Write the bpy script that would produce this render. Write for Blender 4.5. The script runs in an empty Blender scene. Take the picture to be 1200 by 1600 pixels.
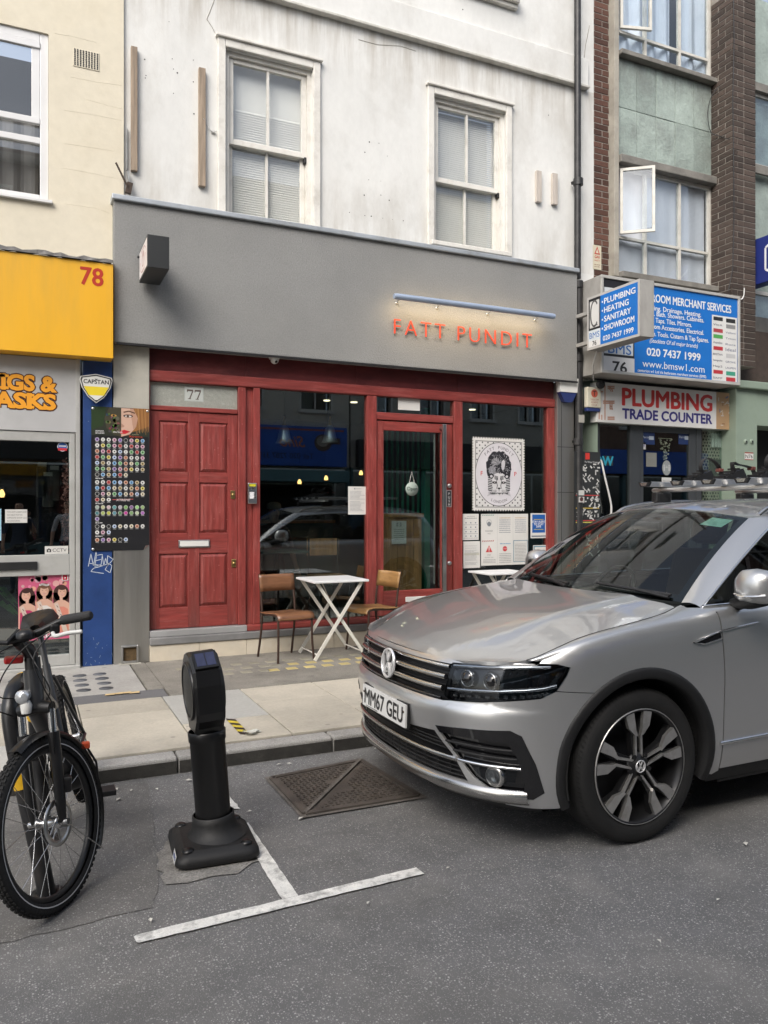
import bpy, bmesh, math, random
import numpy as np
from mathutils import Vector, Matrix
from mathutils.geometry import delaunay_2d_cdt
random.seed(7)
R = math.radians
scene = bpy.context.scene
C = scene.collection

# ------------------------------------------------------------------ camera, sky, sun, exposure
YAW = R(24.7); EYE = 1.53; FPX = 1215.0; HOR = 797.0
cam_data = bpy.data.cameras.new('camera'); cam = bpy.data.objects.new('camera', cam_data); C.objects.link(cam)
cam.location = (0, 0, EYE); cam.rotation_euler = (R(90), 0, -YAW)
cam_data.sensor_fit = 'HORIZONTAL'; cam_data.sensor_width = 36.0; cam_data.lens = 36.0*FPX/1200.0
cam_data.shift_y = -3.0/1200.0
cam_data.clip_start = 0.05; cam_data.clip_end = 2000
scene.camera = cam
SUN_FROM = Vector((-0.60, -0.62, 0.78)).normalized()
world = bpy.data.worlds.new('World'); scene.world = world; world.use_nodes = True
wn = world.node_tree.nodes; wl = world.node_tree.links
bg = wn['Background']; bg.inputs['Strength'].default_value = 0.115
sky = wn.new('ShaderNodeTexSky'); sky.sky_type = 'NISHITA'; sky.sun_disc = False
sky.sun_elevation = math.asin(SUN_FROM.z); sky.sun_rotation = math.atan2(SUN_FROM.x, SUN_FROM.y)
sky.air_density = 1.0; sky.dust_density = 3.5; sky.ozone_density = 1.2
hs = wn.new('ShaderNodeHueSaturation'); hs.inputs['Saturation'].default_value = .55      # thin high cloud, evenly everywhere
wl.new(sky.outputs['Color'], hs.inputs['Color']); wl.new(hs.outputs['Color'], bg.inputs['Color'])
sun_data = bpy.data.lights.new('sun', 'SUN'); sun_data.energy = 1.05; sun_data.angle = R(38); sun_data.color = (1.0, 0.95, 0.88)
sun = bpy.data.objects.new('sun', sun_data); C.objects.link(sun)
sun.rotation_euler = (-SUN_FROM).to_track_quat('-Z', 'Y').to_euler()
sun.location = (-10, -10, 20)
vs = scene.view_settings; vs.view_transform = 'Standard'; vs.look = 'None'; vs.exposure = 1.14; vs.gamma = 1.0
scene.cycles.use_denoising = True
scene.cycles.max_bounces = 7; scene.cycles.transparent_max_bounces = 14; scene.cycles.glossy_bounces = 4
scene.cycles.transmission_bounces = 4; scene.cycles.diffuse_bounces = 3
scene.cycles.caustics_reflective = False; scene.cycles.caustics_refractive = False; scene.cycles.sample_clamp_indirect = 6.0

# ------------------------------------------------------------------ photo pixel -> place
_c, _s = math.cos(YAW), math.sin(YAW)
def ray(px, py):
    a = (px-600)/FPX; b = (HOR-py)/FPX
    return Vector((a*_c+_s, -a*_s+_c, b))
def onY(px, py, Y):
    r = ray(px, py); t = Y/r.y
    return Vector((r.x*t, Y, EYE+r.z*t))
def onZ(px, py, Z):
    r = ray(px, py); t = (Z-EYE)/r.z
    return Vector((r.x*t, r.y*t, Z))
def onX(px, py, X):
    r = ray(px, py); t = X/r.x
    return Vector((X, r.y*t, EYE+r.z*t))
def XZ(px, py, Y):
    p = onY(px, py, Y); return p.x, p.z
def fx(px, Y): return onY(px, HOR, Y).x

# ------------------------------------------------------------------ materials
MATS = {}
def srgb(r, g, b):
    f = lambda c: (c/255/12.92) if c/255 <= .04045 else ((c/255+.055)/1.055)**2.4
    return (f(r), f(g), f(b))
def mat(name, col=(.5,.5,.5), rough=.55, metal=0.0, var=0.12, vscale=3.0, bump=0.0, bscale=60.0, spec=.5,
        coat=0.0, dirt=None, dirt_amt=.35, dirt_scale=2.0, stretch=(1,1,1), rnd=0.0, rvar=.08, fine=0.0, emit=None, estr=0, trans=0.0):
    """procedural principled material: two noise octaves of tone, optional stains, bump and per-object variation"""
    if name in MATS: return MATS[name]
    m = bpy.data.materials.new(name); m.use_nodes = True; MATS[name] = m
    nt = m.node_tree; N = nt.nodes; L = nt.links; b = N['Principled BSDF']
    tc = N.new('ShaderNodeTexCoord'); mp = N.new('ShaderNodeMapping'); mp.inputs['Scale'].default_value = stretch
    L.new(tc.outputs['Object'], mp.inputs['Vector'])
    def noise(sc, det=6, rg=.6):
        n = N.new('ShaderNodeTexNoise'); n.inputs['Scale'].default_value = sc; n.inputs['Detail'].default_value = det
        n.inputs['Roughness'].default_value = rg; L.new(mp.outputs['Vector'], n.inputs['Vector']); return n
    n1 = noise(vscale)
    hsv = N.new('ShaderNodeHueSaturation'); hsv.inputs['Color'].default_value = (*col, 1)
    mr = N.new('ShaderNodeMapRange'); mr.inputs['From Min'].default_value = .3; mr.inputs['From Max'].default_value = .7
    mr.inputs['To Min'].default_value = 1-var; mr.inputs['To Max'].default_value = 1+var
    L.new(n1.outputs['Fac'], mr.inputs['Value']); val = mr.outputs['Result']
    if rnd:
        oi = N.new('ShaderNodeObjectInfo'); m2 = N.new('ShaderNodeMapRange')
        m2.inputs['To Min'].default_value = 1-rnd; m2.inputs['To Max'].default_value = 1+rnd
        L.new(oi.outputs['Random'], m2.inputs['Value']); mu = N.new('ShaderNodeMath'); mu.operation = 'MULTIPLY'
        L.new(val, mu.inputs[0]); L.new(m2.outputs['Result'], mu.inputs[1]); val = mu.outputs[0]
    if fine:
        n3 = noise(bscale, 3); m3 = N.new('ShaderNodeMapRange'); m3.inputs['From Min'].default_value = .3; m3.inputs['From Max'].default_value = .7
        m3.inputs['To Min'].default_value = 1-fine; m3.inputs['To Max'].default_value = 1+fine
        L.new(n3.outputs['Fac'], m3.inputs['Value']); mu = N.new('ShaderNodeMath'); mu.operation = 'MULTIPLY'
        L.new(val, mu.inputs[0]); L.new(m3.outputs['Result'], mu.inputs[1]); val = mu.outputs[0]
    L.new(val, hsv.inputs['Value']); colout = hsv.outputs['Color']
    if dirt:
        n4 = noise(dirt_scale, 9, .68); cr = N.new('ShaderNodeMapRange')
        cr.inputs['From Min'].default_value = .5; cr.inputs['From Max'].default_value = .72; cr.inputs['To Max'].default_value = dirt_amt
        L.new(n4.outputs['Fac'], cr.inputs['Value']); mx = N.new('ShaderNodeMix'); mx.data_type = 'RGBA'
        L.new(cr.outputs['Result'], mx.inputs['Factor']); L.new(colout, mx.inputs['A']); mx.inputs['B'].default_value = (*dirt, 1)
        colout = mx.outputs['Result']
    L.new(colout, b.inputs['Base Color'])
    mr2 = N.new('ShaderNodeMapRange'); mr2.inputs['To Min'].default_value = max(0.02, rough-rvar); mr2.inputs['To Max'].default_value = min(1, rough+rvar)
    L.new(n1.outputs['Fac'], mr2.inputs['Value']); L.new(mr2.outputs['Result'], b.inputs['Roughness'])
    b.inputs['Metallic'].default_value = metal; b.inputs['Specular IOR Level'].default_value = spec
    if coat: b.inputs['Coat Weight'].default_value = coat; b.inputs['Coat Roughness'].default_value = .03
    if trans: b.inputs['Transmission Weight'].default_value = trans
    if bump:
        nb = noise(bscale, 5); bp = N.new('ShaderNodeBump'); bp.inputs['Strength'].default_value = min(1, bump); bp.inputs['Distance'].default_value = .01
        L.new(nb.outputs['Fac'], bp.inputs['Height']); L.new(bp.outputs['Normal'], b.inputs['Normal'])
    if emit: b.inputs['Emission Color'].default_value = (*emit, 1); b.inputs['Emission Strength'].default_value = estr
    return m
def glass(name, tint=(.9,.95,.93), ior=1.55, rough=0.0, trans=1.0, wav=0.0):
    """a thin pane: fresnel mix of clear see-through and mirror reflection"""
    if name in MATS: return MATS[name]
    m = bpy.data.materials.new(name); m.use_nodes = True; MATS[name] = m
    nt = m.node_tree; N = nt.nodes; L = nt.links
    for n in list(N):
        if n.type != 'OUTPUT_MATERIAL': N.remove(n)
    out = [n for n in N if n.type == 'OUTPUT_MATERIAL'][0]
    tr = N.new('ShaderNodeBsdfTransparent'); tr.inputs['Color'].default_value = (*[c*trans for c in tint], 1)
    gl = N.new('ShaderNodeBsdfGlossy'); gl.inputs['Roughness'].default_value = rough; gl.inputs['Color'].default_value = (.95,.97,1,1)
    f0 = ((ior-1)/(ior+1))**2; lw = N.new('ShaderNodeLayerWeight'); lw.inputs['Blend'].default_value = .5       # Schlick, the same from both sides of the pane
    pw = N.new('ShaderNodeMath'); pw.operation = 'POWER'; pw.inputs[1].default_value = 5; L.new(lw.outputs['Facing'], pw.inputs[0])
    fr = N.new('ShaderNodeMath'); fr.operation = 'MULTIPLY_ADD'; fr.inputs[1].default_value = 1-f0; fr.inputs[2].default_value = f0; L.new(pw.outputs[0], fr.inputs[0])
    if wav:
        tc = N.new('ShaderNodeTexCoord'); nz = N.new('ShaderNodeTexNoise'); nz.inputs['Scale'].default_value = 1.6; nz.inputs['Detail'].default_value = 1
        bp = N.new('ShaderNodeBump'); bp.inputs['Strength'].default_value = wav; bp.inputs['Distance'].default_value = .01
        L.new(tc.outputs['Object'], nz.inputs['Vector']); L.new(nz.outputs['Fac'], bp.inputs['Height'])
        L.new(bp.outputs['Normal'], gl.inputs['Normal'])
    mx = N.new('ShaderNodeMixShader'); L.new(fr.outputs[0], mx.inputs[0]); L.new(tr.outputs[0], mx.inputs[1]); L.new(gl.outputs[0], mx.inputs[2])
    L.new(mx.outputs[0], out.inputs['Surface']); return m
def print_mat(name='print', rough=.45):
    if name in MATS: return MATS[name]
    m = bpy.data.materials.new(name); m.use_nodes = True; MATS[name] = m
    N = m.node_tree.nodes; L = m.node_tree.links; b = N['Principled BSDF']
    a = N.new('ShaderNodeVertexColor'); a.layer_name = 'Col'
    tc = N.new('ShaderNodeTexCoord'); n = N.new('ShaderNodeTexNoise'); n.inputs['Scale'].default_value = 6; n.inputs['Detail'].default_value = 6
    L.new(tc.outputs['Object'], n.inputs['Vector'])
    mr = N.new('ShaderNodeMapRange'); mr.inputs['To Min'].default_value = .86; mr.inputs['To Max'].default_value = 1.1
    L.new(n.outputs['Fac'], mr.inputs['Value']); h = N.new('ShaderNodeHueSaturation')
    L.new(a.outputs['Color'], h.inputs['Color']); L.new(mr.outputs['Result'], h.inputs['Value']); L.new(h.outputs['Color'], b.inputs['Base Color'])
    b.inputs['Roughness'].default_value = rough; return m

# ------------------------------------------------------------------ mesh builder
class MB:
    def __init__(self): self.V = []; self.F = []; self.S = []
    def add(self, vs, fs, smooth=False):
        o = len(self.V); self.V += [tuple(v) for v in vs]
        self.F += [tuple(i+o for i in f) for f in fs]; self.S += [smooth]*len(fs); return self
    def box(self, x0, x1, y0, y1, z0, z1, bev=0.0, M=None, seg=2):
        if x0 > x1: x0, x1 = x1, x0
        if y0 > y1: y0, y1 = y1, y0
        if z0 > z1: z0, z1 = z1, z0
        if bev <= 0:
            vs = [(x0,y0,z0),(x1,y0,z0),(x1,y1,z0),(x0,y1,z0),(x0,y0,z1),(x1,y0,z1),(x1,y1,z1),(x0,y1,z1)]
            fs = [(3,2,1,0),(4,5,6,7),(0,1,5,4),(1,2,6,5),(2,3,7,6),(3,0,4,7)]
            if M is not None: vs = [M @ Vector(v) for v in vs]
            return self.add(vs, fs)
        bm = bmesh.new(); bmesh.ops.create_cube(bm, size=1)
        for v in bm.verts: v.co = Vector(((x0+x1)/2+v.co.x*(x1-x0), (y0+y1)/2+v.co.y*(y1-y0), (z0+z1)/2+v.co.z*(z1-z0)))
        bmesh.ops.bevel(bm, geom=bm.edges[:], offset=min(bev, .49*min(x1-x0, y1-y0, z1-z0)), segments=seg, profile=.5, affect='EDGES')
        vs = [(M @ v.co) if M is not None else v.co.copy() for v in bm.verts]; bm.verts.index_update()
        fs = [[v.index for v in f.verts] for f in bm.faces]; bm.free(); return self.add(vs, fs)
    def bar(self, a, b, w, h, up=(0,0,1)):
        a = Vector(a); b = Vector(b); d = (b-a).normalized(); up = Vector(up)
        if abs(d.dot(up)) > .98: up = Vector((1,0,0))
        s = d.cross(up).normalized(); u = s.cross(d)
        vs = [p+s*(i*w/2)+u*(j*h/2) for p in (a, b) for i, j in ((-1,-1),(1,-1),(1,1),(-1,1))]
        return self.add(vs, [(3,2,1,0),(4,5,6,7),(0,1,5,4),(1,2,6,5),(2,3,7,6),(3,0,4,7)])
    def tube(self, pts, r, n=10, cap=True, closed=False, smooth=True):
        P = [Vector(p) for p in pts]; k = len(P); rs = r if isinstance(r, (list, tuple)) else [r]*k
        T = []
        for i in range(k):
            if closed: d = P[(i+1) % k]-P[i-1]
            else: d = P[min(i+1, k-1)]-P[max(i-1, 0)]
            T.append(d.normalized() if d.length > 1e-9 else Vector((0,0,1)))
        ref = Vector((0,0,1)) if abs(T[0].z) < .9 else Vector((1,0,0))
        s = T[0].cross(ref).normalized(); vs = []; fs = []
        for i in range(k):
            s = (s-T[i]*s.dot(T[i])).normalized(); u = T[i].cross(s)
            for j in range(n):
                a = 2*math.pi*j/n; vs.append(P[i]+(s*math.cos(a)+u*math.sin(a))*rs[i])
        for i in range(k if closed else k-1):
            i2 = (i+1) % k
            for j in range(n):
                fs.append((i*n+j, i*n+(j+1) % n, i2*n+(j+1) % n, i2*n+j))
        self.add(vs, fs, smooth)
        if cap and not closed:
            self.add(vs[:n], [tuple(range(n-1, -1, -1))]); self.add(vs[-n:], [tuple(range(n))])
        return self
    def lathe(self, prof, O, A, n=24, smooth=True, ref=None, a0=0, a1=2*math.pi):
        """prof: list of (r, h) along axis A from O"""
        O = Vector(O); A = Vector(A).normalized(); ref = Vector(ref) if ref else (Vector((0,0,1)) if abs(A.z) < .9 else Vector((1,0,0)))
        s = A.cross(ref).normalized(); u = A.cross(s); full = abs(a1-a0-2*math.pi) < 1e-6; m = n if full else n+1
        vs = []; fs = []
        for r, h in prof:
            for j in range(m):
                a = a0+(a1-a0)*j/n; vs.append(O+A*h+(s*math.cos(a)+u*math.sin(a))*r)
        for i in range(len(prof)-1):
            for j in range(n):
                j2 = (j+1) % m; fs.append((i*m+j, i*m+j2, (i+1)*m+j2, (i+1)*m+j))
        return self.add(vs, fs, smooth)
    def disc(self, O, A, r, n=24):
        return self.lathe([(r, 0), (1e-4, 0)], O, A, n, False)
    def prism(self, poly, fr, d0, d1):
        """2D polygon in a Frame, extruded between offsets d0 (back) and d1 (front) along its normal"""
        k = len(poly); vs = [fr.at(x, y, d0) for x, y in poly]+[fr.at(x, y, d1) for x, y in poly]
        fs = [tuple(range(k-1, -1, -1)), tuple(range(k, 2*k))]+[(i, (i+1) % k, k+(i+1) % k, k+i) for i in range(k)]
        return self.add(vs, fs)
    def build(self, name, m, parent=None, smooth_all=False, bev=0.0):
        me = bpy.data.meshes.new(name); me.from_pydata(self.V, [], self.F); me.validate(); me.update()
        sm = self.S if len(self.S) == len(me.polygons) else [smooth_all]*len(me.polygons)
        me.polygons.foreach_set('use_smooth', [True]*len(me.polygons) if smooth_all else sm)
        return link(name, me, m, parent)
def link(name, me, m, parent=None):
    o = bpy.data.objects.new(name, me); C.objects.link(o)
    if m is not None:
        me.materials.clear(); me.materials.append(m)
    if parent is not None:
        o.parent = parent; o.matrix_parent_inverse = base_matrix(parent).inverted()
    return o
def base_matrix(o):
    m = Matrix.LocRotScale(o.location, o.rotation_euler, o.scale)
    return (base_matrix(o.parent) @ o.matrix_parent_inverse @ m) if o.parent else m
def tag(o, label=None, cat=None, group=None, kind=None):
    if label: o['label'] = label
    if cat: o['category'] = cat
    if group: o['group'] = group
    if kind: o['kind'] = kind
    return o
def thing(name, loc, label, cat, group=None):
    o = bpy.data.objects.new(name, None); C.objects.link(o); o.location = loc; o.empty_display_size = .1
    return tag(o, label, cat, group)
def bxp(name, m, parent, x0, x1, y0, y1, z0, z1, bev=0.0):
    return MB().box(x0, x1, y0, y1, z0, z1, bev).build(name, m, parent)

# ------------------------------------------------------------------ frames, prints and lettering
class Frame:
    def __init__(self, O, U, V): self.O = Vector(O); self.U = Vector(U).normalized(); self.V = Vector(V).normalized(); self.N = self.U.cross(self.V)
    def at(self, x, y, d=0.0): return self.O+self.U*x+self.V*y+self.N*d
def front(x, y, z): return Frame((x, y, z), (1,0,0), (0,0,1))        # faces the street (-Y)
def leftf(x, y, z): return Frame((x, y, z), (0,-1,0), (0,0,1))       # faces -X
_TX = {}
def text_shape(s, bold=0.0, shear=0.0, space=1.0, serif=False):
    key = (s, bold, shear, space)
    if key in _TX: return _TX[key]
    cu = bpy.data.curves.new('t', 'FONT'); cu.body = s; cu.size = 1.0; cu.offset = bold; cu.shear = shear; cu.space_character = space
    cu.resolution_u = 3; cu.fill_mode = 'FRONT' if hasattr(cu, 'fill_mode') else 'BOTH'
    ob = bpy.data.objects.new('t', cu); me = bpy.data.meshes.new_from_object(ob)
    vs = [(v.co.x, v.co.y) for v in me.vertices]; fs = [tuple(p.vertices) for p in me.polygons]
    bpy.data.objects.remove(ob); bpy.data.curves.remove(cu); bpy.data.meshes.remove(me)
    _TX[key] = (vs, fs); return vs, fs
def fit_text(s, x, y, h=None, w=None, bold=0, shear=0, space=1.0, align='l'):
    vs, fs = text_shape(s, bold, shear, space)
    if not vs: return [], []
    xs = [v[0] for v in vs]; x0, x1 = min(xs), max(xs)
    sy = h/.7 if h else None                                # h is a cap height
    sx = (w/(x1-x0)) if w else sy
    if sy is None: sy = sx
    W = (x1-x0)*sx; ox = x-{'l': 0, 'c': W/2, 'r': W}[align]
    return [(ox+(a-x0)*sx, y+b*sy) for a, b in vs], fs
class Print:
    """flat printed shapes with their own colours, gathered into one mesh on a Frame"""
    def __init__(self, fr, step=.0006): self.fr = fr; self.V = []; self.F = []; self.K = []; self.step = step; self.n = 0
    def shape(self, vs, fs, col, layer=1):
        o = len(self.V); self.V += [self.fr.at(x, y, self.step*layer) for x, y in vs]
        self.F += [tuple(i+o for i in f) for f in fs]; self.K += [col]*len(fs); return self
    def poly(self, pts, col, layer=1): return self.shape(pts, [tuple(range(len(pts)))], col, layer)
    def rect(self, x0, x1, y0, y1, col, layer=1): return self.poly([(x0,y0),(x1,y0),(x1,y1),(x0,y1)], col, layer)
    def circ(self, x, y, r, col, layer=1, ry=None, n=20):
        ry = ry or r; return self.poly([(x+r*math.cos(2*math.pi*i/n), y+ry*math.sin(2*math.pi*i/n)) for i in range(n)], col, layer)
    def ring(self, x, y, r, w, col, layer=1, ry=None, n=28, a0=0, a1=2*math.pi):
        ry = ry or r; vs = []; fs = []
        for i in range(n+1):
            a = a0+(a1-a0)*i/n; c, s = math.cos(a), math.sin(a); vs += [(x+(r-w)*c, y+(ry-w)*s), (x+r*c, y+ry*s)]
        fs = [(2*i, 2*i+1, 2*i+3, 2*i+2) for i in range(n)]; return self.shape(vs, fs, col, layer)
    def line(self, pts, w, col, layer=1):
        for (xa, ya), (xb, yb) in zip(pts[:-1], pts[1:]):
            dx, dy = xb-xa, yb-ya; l = math.hypot(dx, dy) or 1; nx, ny = -dy/l*w/2, dx/l*w/2
            self.poly([(xa-nx, ya-ny), (xb-nx, yb-ny), (xb+nx, yb+ny), (xa+nx, ya+ny)], col, layer)
        return self
    def text(self, s, x, y, h=None, col=(0,0,0), layer=2, **k):
        b = k.pop('bold', 0); vs, fs = fit_text(s, x, y, h, bold=0.0, **k); self.shape(vs, fs, col, layer)
        if b > .008:                                          # heavier strokes: shifted copies, each a hair above the last
            xs = [v[0] for v in vs]; e = b*((h or .1)/.7)*.8
            for i, (dx, dy) in enumerate(((1,0),(-1,0),(0,.8),(0,-.8),(.7,.6),(-.7,.6),(.7,-.6),(-.7,-.6))): self.shape([(a+dx*e, c+dy*e) for a, c in vs], fs, col, layer+.06*(i+1))
        return self
    def scribble(self, x0, x1, y, h, col, layer=2, gap=.18):
        """a line of print too small to read"""
        x = x0
        while x < x1-h*.5:
            w = min(random.uniform(.8, 3.2)*h, x1-x); self.rect(x, x+w, y, y+h*random.uniform(.75, 1), col, layer); x += w+gap*h*2.4
        return self
    def build(self, name='print', parent=None, rough=.45):
        me = bpy.data.meshes.new(name); me.from_pydata(self.V, [], self.F)
        ca = me.color_attributes.new('Col', 'FLOAT_COLOR', 'CORNER'); buf = []
        for p, k in zip(me.polygons, self.K): buf += [(*k, 1.0)]*len(p.vertices)
        ca.data.foreach_set('color', np.array(buf, dtype=np.float32).ravel())
        me.update(); return link(name, me, print_mat('print_%.2f' % rough, rough), parent)
def letters3d(fr, s, x, y, h, depth, m, parent, bold=0, space=1.0, w=None, name='letter', off=0.0):
    """each letter a solid of its own; x positions follow the line of text as a whole"""
    tot, _ = text_shape(s, bold, 0, space); xs0 = min(v[0] for v in tot); xs1 = max(v[0] for v in tot)
    sy = h/.7; sx = w/(xs1-xs0) if w else sy; out = []
    for i, ch in enumerate(s):
        if ch == ' ': continue
        full, _ = text_shape(s[:i+1], bold, 0, space); one, fs = text_shape(ch, bold, 0, space)
        ex = max(v[0] for v in full); ow = max(v[0] for v in one)
        P = [(x+(ex-ow-xs0+a)*sx, y+b*sy) for a, b in one]
        mb = MB(); k = len(P); cnt = {}
        for f in fs:
            for a, b in zip(f, f[1:]+f[:1]): cnt[(a, b)] = 1
        bnd = [(a, b) for a, b in cnt if (b, a) not in cnt]
        vs = [fr.at(px, py, off) for px, py in P]+[fr.at(px, py, off+depth) for px, py in P]
        mb.add(vs, [tuple(reversed(f)) for f in fs]+[tuple(i+k for i in f) for f in fs]+[(a, b, b+k, a+k) for a, b in bnd])
        out.append(mb.build(name, m, parent))
    return out
def spline(pts, n):
    """Catmull-Rom through points"""
    P = [Vector(p) for p in pts]; P = [P[0]*2-P[1]]+P+[P[-1]*2-P[-2]]; out = []
    k = len(P)-3
    for i in range(k):
        for j in range(n):
            t = j/n; p0, p1, p2, p3 = P[i:i+4]
            out.append(.5*((2*p1)+(p2-p0)*t+(2*p0-5*p1+4*p2-p3)*t*t+(3*p1-p0-3*p2+p3)*t**3))
    out.append(P[-2]); return out
def streaks(m, z_hi, z_lo, col, amt, sx=5.0):
    """run-off stains: vertical streaks that start at height z_hi and thin out towards z_lo"""
    nt = m.node_tree; N = nt.nodes; L = nt.links; b = N['Principled BSDF']; src = b.inputs['Base Color'].links[0].from_socket
    tc = N.new('ShaderNodeTexCoord'); mp = N.new('ShaderNodeMapping'); mp.inputs['Scale'].default_value = (sx, 1, .45); L.new(tc.outputs['Object'], mp.inputs['Vector'])
    n = N.new('ShaderNodeTexNoise'); n.inputs['Scale'].default_value = 1.6; n.inputs['Detail'].default_value = 9; n.inputs['Roughness'].default_value = .7; L.new(mp.outputs['Vector'], n.inputs['Vector'])
    sp = N.new('ShaderNodeSeparateXYZ'); L.new(tc.outputs['Object'], sp.inputs[0])
    g = N.new('ShaderNodeMapRange'); g.inputs['From Min'].default_value = z_lo; g.inputs['From Max'].default_value = z_hi; L.new(sp.outputs['Z'], g.inputs['Value'])
    c = N.new('ShaderNodeMath'); c.operation = 'LESS_THAN' if z_hi > z_lo else 'GREATER_THAN'; c.inputs[1].default_value = z_hi; L.new(sp.outputs['Z'], c.inputs[0])
    t = N.new('ShaderNodeMapRange'); t.inputs['From Min'].default_value = .40; t.inputs['From Max'].default_value = .68; t.inputs['To Max'].default_value = amt; L.new(n.outputs['Fac'], t.inputs['Value'])
    m1 = N.new('ShaderNodeMath'); m1.operation = 'MULTIPLY'; L.new(g.outputs['Result'], m1.inputs[0]); L.new(t.outputs['Result'], m1.inputs[1])
    m2 = N.new('ShaderNodeMath'); m2.operation = 'MULTIPLY'; L.new(m1.outputs[0], m2.inputs[0]); L.new(c.outputs[0], m2.inputs[1])
    mx = N.new('ShaderNodeMix'); mx.data_type = 'RGBA'; L.new(m2.outputs[0], mx.inputs['Factor']); L.new(src, mx.inputs['A']); mx.inputs['B'].default_value = (*col, 1); L.new(mx.outputs['Result'], b.inputs['Base Color'])
def spots(m, col, amt=.6, scale=9.0, rad=.10):
    """trodden gum and small stains: sparse round spots"""
    nt = m.node_tree; N = nt.nodes; L = nt.links; b = N['Principled BSDF']; src = b.inputs['Base Color'].links[0].from_socket; tc = N.new('ShaderNodeTexCoord')
    v = N.new('ShaderNodeTexVoronoi'); v.inputs['Scale'].default_value = scale; L.new(tc.outputs['Object'], v.inputs['Vector']); sp = N.new('ShaderNodeSeparateColor'); L.new(v.outputs['Color'], sp.inputs[0])
    a = N.new('ShaderNodeMapRange'); a.inputs['From Min'].default_value = rad; a.inputs['From Max'].default_value = rad+.06; a.inputs['To Min'].default_value = amt; a.inputs['To Max'].default_value = 0; L.new(v.outputs['Distance'], a.inputs['Value'])
    s = N.new('ShaderNodeMath'); s.operation = 'GREATER_THAN'; s.inputs[1].default_value = .55; L.new(sp.outputs[0], s.inputs[0]); u = N.new('ShaderNodeMath'); u.operation = 'MULTIPLY'; L.new(a.outputs['Result'], u.inputs[0]); L.new(s.outputs[0], u.inputs[1])
    mx = N.new('ShaderNodeMix'); mx.data_type = 'RGBA'; L.new(u.outputs[0], mx.inputs['Factor']); L.new(src, mx.inputs['A']); mx.inputs['B'].default_value = (*col, 1); L.new(mx.outputs['Result'], b.inputs['Base Color'])
WHITE = (.82,.82,.80); BLACK = (.012,.012,.013)
# ================================================================== SETTING: road, kerb, pavement
def asphalt(name, base=(.152,.152,.155), speck=.62, tint=(.62,.61,.58), scale=1.0, warm=(.182,.176,.165)):
    m = bpy.data.materials.new(name); m.use_nodes = True; MATS[name] = m
    N = m.node_tree.nodes; L = m.node_tree.links; b = N['Principled BSDF']
    tc = N.new('ShaderNodeTexCoord')
    def noise(s, d=6, r=.6):
        n = N.new('ShaderNodeTexNoise'); n.inputs['Scale'].default_value = s*scale; n.inputs['Detail'].default_value = d; n.inputs['Roughness'].default_value = r
        L.new(tc.outputs['Object'], n.inputs['Vector']); return n
    def rng(src, a, c, lo, hi):
        r = N.new('ShaderNodeMapRange'); r.inputs['From Min'].default_value = a; r.inputs['From Max'].default_value = c
        r.inputs['To Min'].default_value = lo; r.inputs['To Max'].default_value = hi; L.new(src, r.inputs['Value']); return r.outputs['Result']
    def mix(f, A, B):
        x = N.new('ShaderNodeMix'); x.data_type = 'RGBA'; L.new(f, x.inputs['Factor'])
        for k, v in (('A', A), ('B', B)):
            if isinstance(v, tuple): x.inputs[k].default_value = (*v, 1)
            else: L.new(v, x.inputs[k])
        return x.outputs['Result']
    big = noise(.55, 4); mid = noise(4, 7, .65); c = mix(rng(big.outputs['Fac'], .35, .68, 0, 1), base, warm)
    c = mix(rng(mid.outputs['Fac'], .38, .72, 0, .5), c, tuple(v*.62 for v in base))
    for sc_, th, amt in ((105, .26, speck), (230, .30, speck*.9)):
        vo = N.new('ShaderNodeTexVoronoi'); vo.inputs['Scale'].default_value = sc_*scale; L.new(tc.outputs['Object'], vo.inputs['Vector'])
        sep = N.new('ShaderNodeSeparateColor'); L.new(vo.outputs['Color'], sep.inputs[0])
        sel = rng(sep.outputs[0], .62, .98, 0, amt); near = rng(vo.outputs['Distance'], th, th+.18, 1, 0)
        mu = N.new('ShaderNodeMath'); mu.operation = 'MULTIPLY'; L.new(sel, mu.inputs[0]); L.new(near, mu.inputs[1])
        c = mix(mu.outputs[0], c, tint)
    st = noise(1.15, 8, .72); c = mix(rng(st.outputs['Fac'], .50, .70, 0, .55), c, tuple(v*.55 for v in warm)); st2 = noise(2.7, 5, .5); c = mix(rng(st2.outputs['Fac'], .56, .72, 0, .35), c, tuple(min(.4, v*1.45) for v in warm))
    mpb = N.new('ShaderNodeMapping'); mpb.inputs['Scale'].default_value = (.12, 1.0, 1); L.new(tc.outputs['Object'], mpb.inputs['Vector']); nbd = N.new('ShaderNodeTexNoise'); nbd.inputs['Scale'].default_value = 1.9; nbd.inputs['Detail'].default_value = 3; L.new(mpb.outputs['Vector'], nbd.inputs['Vector']); c = mix(rng(nbd.outputs['Fac'], .50, .64, 0, .30), c, tuple(v*.62 for v in base))   # tyre-polished bands along the street
    vd = N.new('ShaderNodeTexVoronoi'); vd.inputs['Scale'].default_value = 1.1; L.new(tc.outputs['Object'], vd.inputs['Vector'])
    c = mix(rng(vd.outputs['Distance'], .03, .06, .45, 0), c, (.02,.02,.02))             # old gum spots and drips
    L.new(c, b.inputs['Base Color']); L.new(rng(mid.outputs['Fac'], .3, .7, .62, .9), b.inputs['Roughness'])
    b.inputs['Specular IOR Level'].default_value = .35
    bp = N.new('ShaderNodeBump'); bp.inputs['Strength'].default_value = .55; bp.inputs['Distance'].default_value = .006
    nb = noise(190, 3); L.new(nb.outputs['Fac'], bp.inputs['Height']); L.new(bp.outputs['Normal'], b.inputs['Normal']); return m
asphalt('asphalt'); asphalt('asphalt_patch', base=(.142,.140,.137), speck=.45, warm=(.170,.163,.152))
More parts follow.
